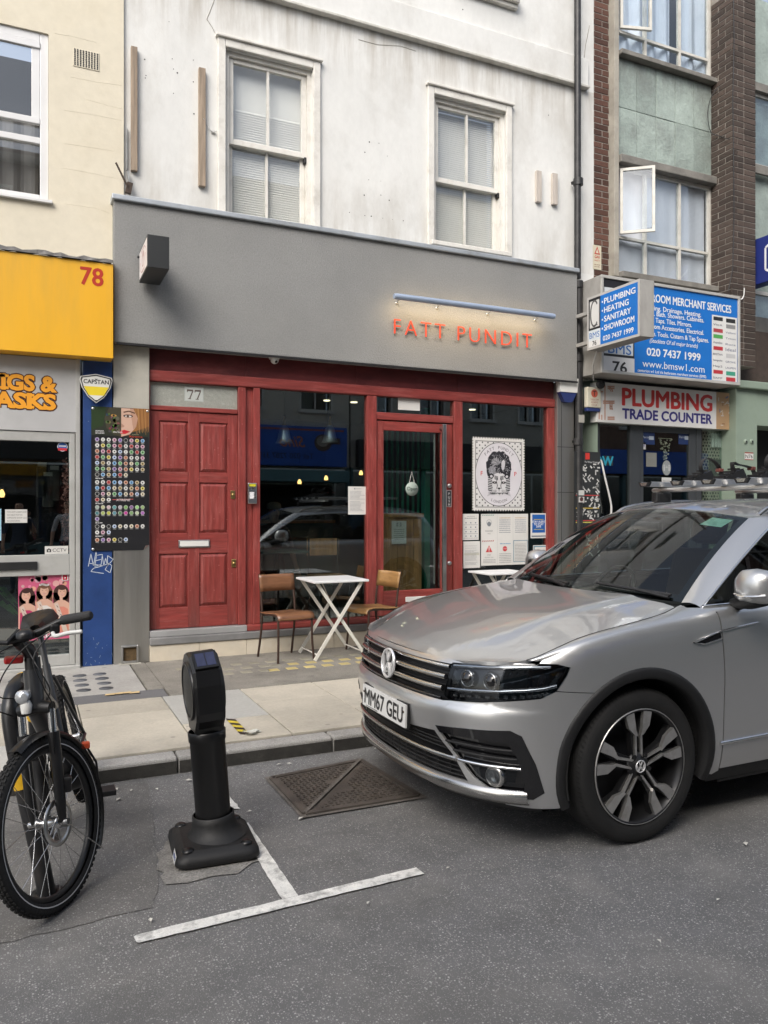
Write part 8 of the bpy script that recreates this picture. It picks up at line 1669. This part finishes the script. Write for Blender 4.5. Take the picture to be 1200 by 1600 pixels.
def school_chair(cx, cy, rot, lab, ply):
    t = thing('school_chair', (cx,cy,ZP), lab, 'chair', 'wooden school chairs'); M_ = Matrix.Translation((cx,cy,ZP)) @ Matrix.Rotation(rot,4,'Z'); T = lambda x,y,z: M_ @ Vector((x,y,z)); w_, r = .178, .0115
    # local: sitter faces -y
    for sx in (-1,1):
        MB().tube(spline([T(sx*(w_+.012),-.205,.0),T(sx*w_,-.19,.20),T(sx*w_,-.185,.40),T(sx*w_,-.165,.432),T(sx*w_,-.10,.437),T(sx*(w_-.01),.08,.425),T(sx*(w_-.01),.16,.420)],4), r, 8).build('leg', MATS['chair_tube'], t)
        MB().tube(spline([T(sx*(w_+.005),.235,.0),T(sx*w_,.175,.25),T(sx*w_,.155,.42),T(sx*w_,.175,.60),T(sx*(w_-.002),.215,.80)],5), r, 8).build('leg', MATS['chair_tube'], t)
    MB().tube([T(-w_,.16,.41),T(w_,.16,.41)], .009, 8).tube([T(-w_,-.10,.428),T(w_,-.10,.428)], .009, 8).build('stretcher', MATS['chair_tube'], t)
    prof = [(-.215,.405),(-.208,.432),(-.185,.450),(-.13,.458),(-.05,.452),(.05,.442),(.15,.440),(.178,.444)]; n = 8; vs_ = []
    for off in (0,-.011):
        for y, z in prof:
            for i in range(n+1): x = -.19+.38*i/n; vs_.append(T(x, y, z+off+.006*((2*i/n-1)**2)-.004))
    k = len(prof); m_ = n+1; fs_ = [(i*m_+j,i*m_+j+1,(i+1)*m_+j+1,(i+1)*m_+j) for i in range(k-1) for j in range(n)]; o2 = k*m_; fs_ += [tuple(reversed([v+o2 for v in f])) for f in fs_]
    fs_ += [(j,o2+j,o2+j+1,j+1) for j in range(n)]+[((k-1)*m_+j,(k-1)*m_+j+1,o2+(k-1)*m_+j+1,o2+(k-1)*m_+j) for j in range(n)]+[(i*m_,(i+1)*m_,o2+(i+1)*m_,o2+i*m_) for i in range(k-1)]+[(i*m_+n,o2+i*m_+n,o2+(i+1)*m_+n,(i+1)*m_+n) for i in range(k-1)]
    MB().add(vs_, fs_, True).build('seat', MATS[ply], t)
    vs_ = []
    for off in (0,.011):
        for z in (.635,.70,.765,.795):
            for i in range(n+1): x = -.187+.374*i/n; vs_.append(T(x, .170+(z-.60)*.19+off+.018*(1-(2*i/n-1)**2)-.010, z))
    k = 4; fs_ = [(i*m_+j,i*m_+j+1,(i+1)*m_+j+1,(i+1)*m_+j) for i in range(k-1) for j in range(n)]; o2 = k*m_; fs_ += [tuple(reversed([v+o2 for v in f])) for f in fs_]; fs_ += [((k-1)*m_+j,(k-1)*m_+j+1,o2+(k-1)*m_+j+1,o2+(k-1)*m_+j) for j in range(n)]+[(j,o2+j,o2+j+1,j+1) for j in range(n)]+[(i*m_,(i+1)*m_,o2+(i+1)*m_,o2+i*m_) for i in range(k-1)]+[(i*m_+n,o2+i*m_+n,o2+(i+1)*m_+n,(i+1)*m_+n) for i in range(k-1)]
    MB().add(vs_, fs_, True).build('backrest', MATS[ply], t); return t
school_chair(2.262,7.165,R(10),'brown wooden school chair left of the white folding table','seat_ply'); school_chair(3.205,7.225,R(-78),'light wooden school chair between the folding table and the car','seat_ply_light')

# ---------------------------------------------------------------- bike stand
mat('stand_black', (.012,.012,.013), .32, var=.3, vscale=8, dirt=(.07,.06,.05), dirt_amt=.35, dirt_scale=7); mat('yellow_tape', (.62,.36,.01), .5, var=.2, vscale=12)
D = 3.10; hp = [onZ(74,1398,.004), at(58,1320,D), at(41,1248,D+.02), at(26,1180,D+.03), at(17,1128,D+.05), at(17,1098,D+.08), at(24,1074,D+.14), at(36,1063,D+.24), at(47,1066,D+.38), at(53,1085,D+.46), at(56,1130,D+.52), at(62,1200,D+.56), onZ(70,1312,.004)]
bsd = thing('bike_stand', onZ(72,1360,0), 'black tubular cycle stand with yellow bands behind the bicycle', 'stand'); MB().tube(spline(hp,6), .034, 14).build('hoop', MATS['stand_black'], bsd)
MB().tube([hp[6].lerp(hp[7],.35), hp[7], hp[7].lerp(hp[8],.3)], .0365, 14).build('band', MATS['yellow_tape'], bsd); MB().tube([hp[2].lerp(hp[3],.25), hp[2].lerp(hp[3],.85)], .0365, 14).build('band', MATS['yellow_tape'], bsd); MB().tube([hp[9].lerp(hp[10],.6), hp[9].lerp(hp[10],.8)], .0365, 12).build('band', MATS['yellow_tape'], bsd)
MB().lathe([(.07,.0),(.068,.008),(.036,.012)], hp[0]-Vector((0,0,.002)), (0,0,1), 20).lathe([(.07,.0),(.068,.008),(.036,.012)], hp[-1]-Vector((0,0,.002)), (0,0,1), 20).build('foot_plates', MATS['stand_black'], bsd)

# ---------------------------------------------------------------- bicycle
mat('bike_black', (.007,.007,.0075), .38, var=.2, spec=.5); mat('bike_frame', (.028,.029,.031), .36, var=.15, coat=.3); mat('bike_tyre', (.010,.010,.010), .85, var=.3, vscale=20, bump=.5, bscale=70); mat('reflex', (.55,.55,.55), .4); mat('spoke_steel', (.60,.60,.60), .25, metal=1); mat('grip_rubber', (.030,.030,.031), .8, bump=.3, bscale=120); mat('orange_lamp', (.75,.10,.03), .4); mat('red_plastic', (.45,.02,.02), .4); mat('lamp_clear', (.70,.72,.74), .12, metal=.6)
FC = onZ(107,1409,.008); RW = .325
bk = thing('bicycle', FC, 'black trekking bicycle with front mudguard leaning on the cycle stand', 'bicycle')
lean = Matrix.Translation(FC) @ Matrix.Rotation(R(-12.5), 4, Vector((0,1,0))) 
Hh = Vector((-.10,-1,0)).normalized(); Hf = Vector((-.57,-.82,0)).normalized(); Zu = Vector((0,0,1)); SL = Zu.cross(Hf)     # rider's left when steering
def Lf(f, s, z): return lean @ (Hf*f+SL*s+Zu*z)                                    # steered assembly, origin at the tyre contact
HL = Zu.cross(Hh); piv = -Hf*.06
def Lb(f, s, z): return lean @ (piv+Hh*(f+.06)+HL*s+Zu*z)                          # frame
def wheel_b(C_, A, name, parts=True, hubw=.05):
    w_ = thing(name, C_, None, None); w_.parent = bk; w_.matrix_parent_inverse = base_matrix(bk).inverted(); A = A.normalized()
    MB().lathe([(RW-.046,-.017),(RW-.030,-.025),(RW-.012,-.022),(RW-.002,-.012),(RW,0),(RW-.002,.012),(RW-.012,.022),(RW-.030,.025),(RW-.046,.017)], C_, A, 64).build('tyre', MATS['bike_tyre'], w_)
    kn = MB(); s_ = A.cross(Vector((0,0,1))).normalized(); u_ = A.cross(s_)
    for i in range(80):
        for j, (o, rr_) in enumerate(((-.016,RW-.005),(-.006,RW-.0005),(.006,RW-.0005),(.016,RW-.005))):
            a = 2*math.pi*(i+(.5 if j % 2 else 0))/80; d = s_*math.cos(a)+u_*math.sin(a); t_ = -s_*math.sin(a)+u_*math.cos(a); c = C_+d*rr_+A*o; q = [c-t_*.007-A*.004,c+t_*.007-A*.004,c+t_*.007+A*.004,c-t_*.007+A*.004]; kn.add(q+[p+d*.004 for p in q], [(4,5,6,7),(0,1,5,4),(1,2,6,5),(2,3,7,6),(3,0,4,7)])
    tag(kn.build('tread', MATS['bike_tyre'], w_), kind='stuff')
    for sd in (-1,1): MB().lathe([(RW-.033,sd*.0262),(RW-.029,sd*.0264)], C_, A, 64).build('reflective_band', MATS['reflex'], w_)
    MB().lathe([(RW-.044,-.014),(RW-.044,.014),(RW-.062,.011),(RW-.068,.0),(RW-.062,-.011),(RW-.044,-.014)], C_, A, 56).build('rim', MATS['bike_black'], w_)
    MB().lathe([(.010,-hubw),(.024,-hubw+.004),(.024,-hubw+.010),(.015,-hubw+.018),(.015,hubw-.018),(.024,hubw-.010),(.024,hubw-.004),(.010,hubw)], C_, A, 20).build('hub', MATS['spoke_steel'], w_)
    sp = None
    for i in range(28):
        a = 2*math.pi*i/28; side = 1 if i % 2 else -1; b = a+(.55 if (i//2) % 2 else -.55); p0 = C_+(s_*math.cos(b)+u_*math.sin(b))*.022+A*side*(hubw-.007); p1 = C_+(s_*math.cos(a)+u_*math.sin(a))*(RW-.062)
        if parts: MB().tube([p0,p1], .0013, 5, cap=False).build('spoke', MATS['spoke_steel'], w_)
        else: sp = (sp or MB()).tube([p0,p1], .0013, 4, cap=False)
    if sp: tag(sp.build('spokes', MATS['spoke_steel'], w_), kind='stuff')
    return w_
fh = Lf(0,0,RW); Af = (Lf(0,1,RW)-fh).normalized(); wf = wheel_b(fh, Af, 'front_wheel'); rh = Lb(-1.08,0,RW); Ab = (Lb(-1.08,1,RW)-rh).normalized(); wheel_b(rh, Ab, 'rear_wheel', False)
rot = MB().lathe([(.088,.040),(.088,.042),(.066,.042),(.066,.040),(.088,.040)], fh, Af, 40); u0 = Af.cross(Vector((0,0,1))).normalized(); v0 = Af.cross(u0)
for i in range(6): a = R(60*i); b = R(60*i+28); rot.bar(fh+Af*.041+(u0*math.cos(a)+v0*math.sin(a))*.022, fh+Af*.041+(u0*math.cos(b)+v0*math.sin(b))*.068, .008, .002, up=Af)
rot.build('brake_disc', MATS['steel_satin'], wf)
# suspension fork, crown, stem
for sd in (1,-1):
    MB().tube([Lf(0,sd*.060,RW),Lf(-.010,sd*.064,.40),Lf(-.045,sd*.066,.56),Lf(-.065,sd*.066,.66)], [.014,.020,.021,.022], 12).build('fork_leg', MATS['bike_black'], bk); MB().tube([Lf(-.065,sd*.066,.66),Lf(-.085,sd*.066,.745)], .015, 12).build('stanchion', MATS['chrome'], bk)
    MB().tube([Lf(0,sd*.052,RW),Lf(0,sd*.085,RW)], .012, 10).build('axle_nut', MATS['spoke_steel'], bk)
MB().tube([Lf(-.085,-.07,.75),Lf(-.088,0,.762),Lf(-.085,.07,.75)], [.024,.028,.024], 12).build('fork_crown', MATS['bike_black'], bk)
MB().tube([Lf(-.088,0,.755),Lf(-.125,0,.90)], .036, 16).build('head_tube', MATS['bike_frame'], bk)
MB().tube([Lf(-.125,0,.895),Lf(-.137,0,.945)], .030, 14).build('headset', MATS['bike_black'], bk); MB().tube([Lf(-.137,0,.945),Lf(-.125,0,.985),Lf(-.075,0,1.03)], [.026,.026,.022], 12).build('stem', MATS['bike_black'], bk)
cal = Lf(-.055,.075,.45); MB().box(cal.x-.018,cal.x+.018,cal.y-.022,cal.y+.022,cal.z-.03,cal.z+.03,.008).build('brake_caliper', MATS['bike_black'], bk)
HB_ = [(-.12,.29,1.075),(-.115,.19,1.075),(-.085,.10,1.052),(-.075,0,1.035),(-.085,-.10,1.038),(-.115,-.20,1.049),(-.12,-.31,1.035)]
MB().tube(spline([Lf(*p) for p in HB_],6), .0135, 12).build('handlebar', MATS['bike_black'], bk)
for sd in (1,-1):
    MB().tube([Lf(-.117,sd*.18,1.062+sd*.012),Lf(-.119,sd*.19,1.062+sd*.013),Lf(-.122,sd*.295,1.055+sd*.020),Lf(-.122,sd*.303,1.055+sd*.020)], [.018,.0195,.0185,.014], 14).build('grip', MATS['grip_rubber'], bk)
    q = Lf(-.10,sd*.155,1.058); MB().box(q.x-.018,q.x+.018,q.y-.018,q.y+.018,q.z-.026,q.z+.012,.008).build('lever_clamp', MATS['bike_black'], bk); MB().tube(spline([Lf(-.085,sd*.15,1.04),Lf(-.055,sd*.18,1.03),Lf(-.052,sd*.235,1.034),Lf(-.058,sd*.29,1.030)],5), [.008]*15+[.007], 8).build('brake_lever', MATS['white_plastic'], bk)
q = Lf(-.05,-.06,1.065); Mx = Matrix.Translation(q) @ Matrix.Rotation(math.atan2(Hf.y,Hf.x)+R(90),4,'Z') @ Matrix.Rotation(R(28),4,'X'); MB().box(-.075,.075,-.045,.045,-.008,.010,.006,M=Mx).build('display', MATS['bike_black'], bk); MB().box(-.065,.065,-.036,.036,.0105,.0115,M=Mx).build('screen', mat('screen_grey', (.05,.055,.055), .15), bk)
q = Lf(-.05,.06,1.055); MB().lathe([(.034,-.012),(.034,.004),(.022,.018),(.001,.022)], q, (0,0,1), 18).build('bell', MATS['bike_black'], bk)
q = Lf(-.035,-.01,.82); MB().lathe([(.014,-.05),(.024,-.02),(.028,.0),(.023,.008),(.001,.011)], q, Hf-Zu*.05, 18).build('headlamp', MATS['lamp_clear'], bk); MB().tube([Lf(-.088,0,.775),Lf(-.06,-.01,.80),q-Hf*.04], .007, 6).build('lamp_bracket', MATS['bike_black'], bk); MB().lathe([(.018,.0),(.022,.03),(.012,.05)], Lf(-.04,-.01,.755), Zu, 12).build('reflector', MATS['white_plastic'], bk)
q = Lf(-.10,-.05,.965); MB().box(q.x-.035,q.x+.035,q.y-.025,q.y+.025,q.z-.022,q.z+.004,.008).build('red_clip', MATS['red_plastic'], bk)
# mudguard with its flap, stay and end cap
mg = []; n = 30
for i in range(n+1):
    a = R(152-200*i/n) if False else R(106-152*i/n); r_ = RW+.018
    for o, dr in ((-.030,-.012),(-.022,.0),(0,.004),(.022,.0),(.030,-.012)): mg.append(Lf(-math.cos(a)*-(r_+dr), o, RW+math.sin(a)*(r_+dr)) if False else Lf((r_+dr)*math.cos(math.pi-a), o, RW+(r_+dr)*math.sin(a)))
MB().add(mg, [(i*5+j,i*5+j+1,(i+1)*5+j+1,(i+1)*5+j) for i in range(n) for j in range(4)], True).build('front_mudguard', MATS['bike_black'], bk)
e0 = R(-40); MB().tube([Lf(-(RW+.018)*math.cos(R(-46)),.033,RW+(RW+.018)*math.sin(R(-46))), Lf(0,.07,RW)], .0022, 6).build('mudguard_stay', MATS['spoke_steel'], bk); q = Lf(-(RW+.03)*math.cos(R(30)),.02,RW+(RW+.03)*math.sin(R(30))); MB().box(q.x-.016,q.x+.016,q.y-.016,q.y+.016,q.z-.012,q.z+.014,.005).build('orange_cap', MATS['orange_lamp'], bk); MB().tube([q, Lf(-(RW+.0)*math.cos(R(20)),.05,RW+.10), Lf(-.30,.045,RW+.03)], .005, 6).build('lock_cable', MATS['bike_black'], bk)
# frame
for nm, a, b, ra, rb in (('down_tube',(-.135,0,.79),(-.63,0,.30),.040,.042),('top_tube',(-.16,0,.87),(-.70,0,.60),.026,.022),('seat_tube',(-.62,0,.30),(-.80,0,.78),.020,.018),('seat_post',(-.80,0,.78),(-.86,0,.95),.014,.014)): MB().tube([Lb(*a),Lb(*b)], [ra,rb], 14).build(nm, MATS['bike_frame'], bk)
for sd in (1,-1): MB().tube([Lb(-.64,sd*.035,.31),Lb(-1.08,sd*.065,RW)], .011, 10).build('chain_stay', MATS['bike_frame'], bk); MB().tube([Lb(-.79,sd*.02,.72),Lb(-1.08,sd*.065,RW)], .009, 10).build('seat_stay', MATS['bike_frame'], bk)
MB().lathe([(.075,-.06),(.085,-.04),(.085,.04),(.075,.06)], Lb(-.63,0,.30), Ab, 24).build('motor_case', MATS['bike_black'], bk); MB().lathe([(.095,-.062),(.095,-.065),(.07,-.066)], Lb(-.63,0,.30), Ab, 32).build('chainring', MATS['bike_black'], bk)
for sd, dz in ((1,-.13),(-1,.13)):
    MB().bar(Lb(-.63,sd*.075,.30),Lb(-.60,sd*.085,.30+dz),.022,.014,up=Ab).build('crank', MATS['bike_black'], bk); q = Lb(-.60,sd*.135,.30+dz); MB().box(q.x-.05,q.x+.05,q.y-.045,q.y+.045,q.z-.012,q.z+.012,.004).build('pedal', MATS['bike_black'], bk)
sdl = []
for (f, w_, z, h) in ((-.72,.022,.985,.02),(-.80,.045,.995,.03),(-.90,.085,1.0,.04),(-.97,.09,1.01,.04),(-1.0,.06,1.015,.03)):
    sdl += [Lb(f,-w_,z-h),Lb(f,-w_*.8,z),Lb(f,0,z+.004),Lb(f,w_*.8,z),Lb(f,w_,z-h)]
MB().add(sdl, [(i*5+j,i*5+j+1,(i+1)*5+j+1,(i+1)*5+j) for i in range(4) for j in range(4)]+[(0,1,2,3,4),(24,23,22,21,20)], True).build('saddle', MATS['bike_black'], bk)
# cables
for pts in (((-.10,.15,1.05),(-.03,.06,1.01),(.02,-.02,.93),(-.02,-.09,.84),(-.10,-.05,.80)),((-.10,.15,1.045),(-.01,.10,.97),(.0,.12,.85),(-.05,.10,.76),(-.03,.075,.60),(-.05,.075,.47)),((-.10,-.15,1.05),(-.02,-.10,.95),(.03,-.12,.84),(-.06,-.08,.74)),((-.09,.12,1.04),(-.05,-.08,1.0),(.0,-.18,.93),(-.02,-.20,.83)),((-.07,.03,1.02),(-.02,.10,.93),(-.03,.12,.84),(-.10,.05,.78))): MB().tube(spline([Lf(*p) for p in pts],6), .0028, 6).build('cable', MATS['bike_black'], bk)
# ================================================================== THE OTHER SIDE OF THE STREET (seen in the glass and the car's paint)
YO = -5.4
mat('opp_pale', (.52,.49,.42), .9, var=.1, vscale=1.5, dirt=(.36,.33,.27), dirt_amt=.4); mat('opp_brick', (.17,.105,.075), .9, var=.25, vscale=6); mat('opp_stone', (.40,.38,.33), .9, var=.12); mat('opp_blue', (.02,.10,.46), .5); mat('opp_teal', (.05,.11,.12), .6); mat('opp_frame', (.55,.54,.5), .6); mat('opp_dark', (.02,.02,.022), .5)
glass('opp_glass', (.5,.55,.6), 1.9)
# its pavement and kerb
tag(MB().box(-40,60,YO,-2.6,-.05,.11).build('pavement', MATS['concrete_rough']), kind='structure')
def opp(x0, x1, h, m, lab, cols, sill, head, fasc, floors=2, fz=(2.75,3.55)):
    b = thing('terrace_building', ((x0+x1)/2,YO,.11), lab, 'building', 'buildings across the street'); ww = (x1-x0)/cols; wl_ = MB(); zs = [3.6]
    win = []
    for f in range(floors):
        z0 = 3.6+f*3.1; 
        for c in range(cols): win.append((x0+ww*(c+.28), x0+ww*(c+.72), z0+.75, z0+2.55))
        wl_.box(x0,x1,YO-.3,YO,z0,z0+.75).box(x0,x1,YO-.3,YO,z0+2.55,z0+3.1)
        for c in range(cols+1):
            a = x0 if c == 0 else x0+ww*(c-1+.72); d = x1 if c == cols else x0+ww*(c+.28); wl_.box(a,d,YO-.3,YO,z0+.75,z0+2.55)
    wl_.box(x0,x1,YO-.3,YO,3.6+floors*3.1,h).box(x0,x1,YO-.3,YO,2.7,3.6); wl_.build('wall', MATS[m], b)
    MB().box(x0,x1,YO,YO+.16,h-.35,h-.15,.02).build('cornice', MATS['opp_stone'], b); MB().box(x0,x1,YO-8,YO-.31,h-.1,h).build('roof', MATS['opp_dark'], b)
    for a, d, z0, z1 in win:
        w_ = MB().box(a-.06,a,YO-.05,YO+.02,z0-.06,z1+.06).box(d,d+.06,YO-.05,YO+.02,z0-.06,z1+.06).box(a,d,YO-.05,YO+.02,z1,z1+.06).box(a-.1,d+.1,YO-.05,YO+.08,z0-.1,z0).box(a,d,YO-.12,YO-.06,(z0+z1)/2-.03,(z0+z1)/2+.03).box((a+d)/2-.02,(a+d)/2+.02,YO-.13,YO-.07,z0,z1).build('window', MATS['opp_frame'], b)
        MB().box(a,d,YO-.16,YO-.15,z0,z1).build('pane', MATS['opp_glass'], w_); MB().box(a,d,YO-.42,YO-.40,z0,z1).build('room_backing', MATS['opp_dark'], w_)
    MB().box(x0+.15,x1-.15,YO,YO+.22,fz[0],fz[1],.01).build('fascia', MATS[fasc], b); MB().box(x0,x1,YO-1.2,YO-1.15,.11,2.7).build('shop_interior', MATS['opp_dark'], b)
    n = max(2,int((x1-x0)/2.2))
    for i in range(n+1): x = x0+(x1-x0)*i/n; MB().box(x-.07 if i else x,x+.07 if i < n else x,YO-.15,YO+.03,.11,fz[0]-.005).build('shop_post', MATS['opp_teal'], b)
    for i in range(n): MB().box(x0+(x1-x0)*i/n+.07,x0+(x1-x0)*(i+1)/n-.07,YO-.10,YO-.02,.11,.75).build('stall_riser', MATS['opp_teal'], b); MB().box(x0+(x1-x0)*i/n+.07,x0+(x1-x0)*(i+1)/n-.07,YO-.06,YO-.05,.76,fz[0]-.01).build('shop_pane', MATS['opp_glass'], b)
    return b
b1 = opp(2.4,8.4,10.6,'opp_pale','pale rendered building across the street above a blue cafe sign',3,0,0,'opp_blue',fz=(2.75,3.85)); MB().box(2.6,8.2,YO+.001,YO+.55,2.30,2.62,.02).build('awning_box', mat('awning_teal', (.10,.20,.22), .7), b1)
opp(8.45,15.5,11.2,'opp_stone','stone-faced building across the street to the right of the blue cafe',4,0,0,'opp_dark'); opp(-4.0,2.35,10.2,'opp_brick','brown brick building across the street opposite the wig shop',3,0,0,'opp_dark'); opp(-12,-4.05,9.6,'opp_pale','pale end building across the street at the far left',4,0,0,'opp_teal'); opp(15.6,24,10.8,'opp_brick','brown brick building across the street at the far right',4,0,0,'opp_blue')
# blue cafe sign lettering (faces +Y)
of = Frame((8.25,YO+.2215,2.75),(-1,0,0),(0,0,1)); p = Print(of); p.text('Tel: 020 7287 3195',1.0,.20,.15,(.02,.02,.03),2,bold=.012); p.text('Sino',1.25,.52,.30,(.50,.17,.06),2,shear=.35,bold=.02); p.circ(.72,.66,.26,(.10,.06,.04),1,ry=.24); p.circ(.72,.70,.19,(.30,.26,.22),2,ry=.15); p.rect(.1,5.6,.98,1.03,(.35,.10,.05),1); p.rect(.2,.5,.62,.80,(.06,.04,.03),1); p.build('sign_lettering', b1)
# pedestrians behind the camera, mirrored in the left shop's door
mat('shirt_pale', (.50,.50,.52), .85, var=.1); mat('jacket_blue', (.02,.03,.06), .8); mat('jeans', (.03,.04,.07), .85); mat('hair_dark', (.015,.012,.01), .7)
person('person', (-.12,-.62,0), math.pi, 'person in a dark blue jacket raising a phone, mirrored in the shop door', MATS['jacket_blue'], MATS['jeans'], MATS['skin'], MATS['hair_dark'], phone=True, h=1.70)
person('person', (.72,-.75,0), math.pi+R(12), 'person in a pale shirt standing still, mirrored in the shop door', MATS['shirt_pale'], MATS['jeans'], MATS['skin'], MATS['hair_dark'], h=1.74)
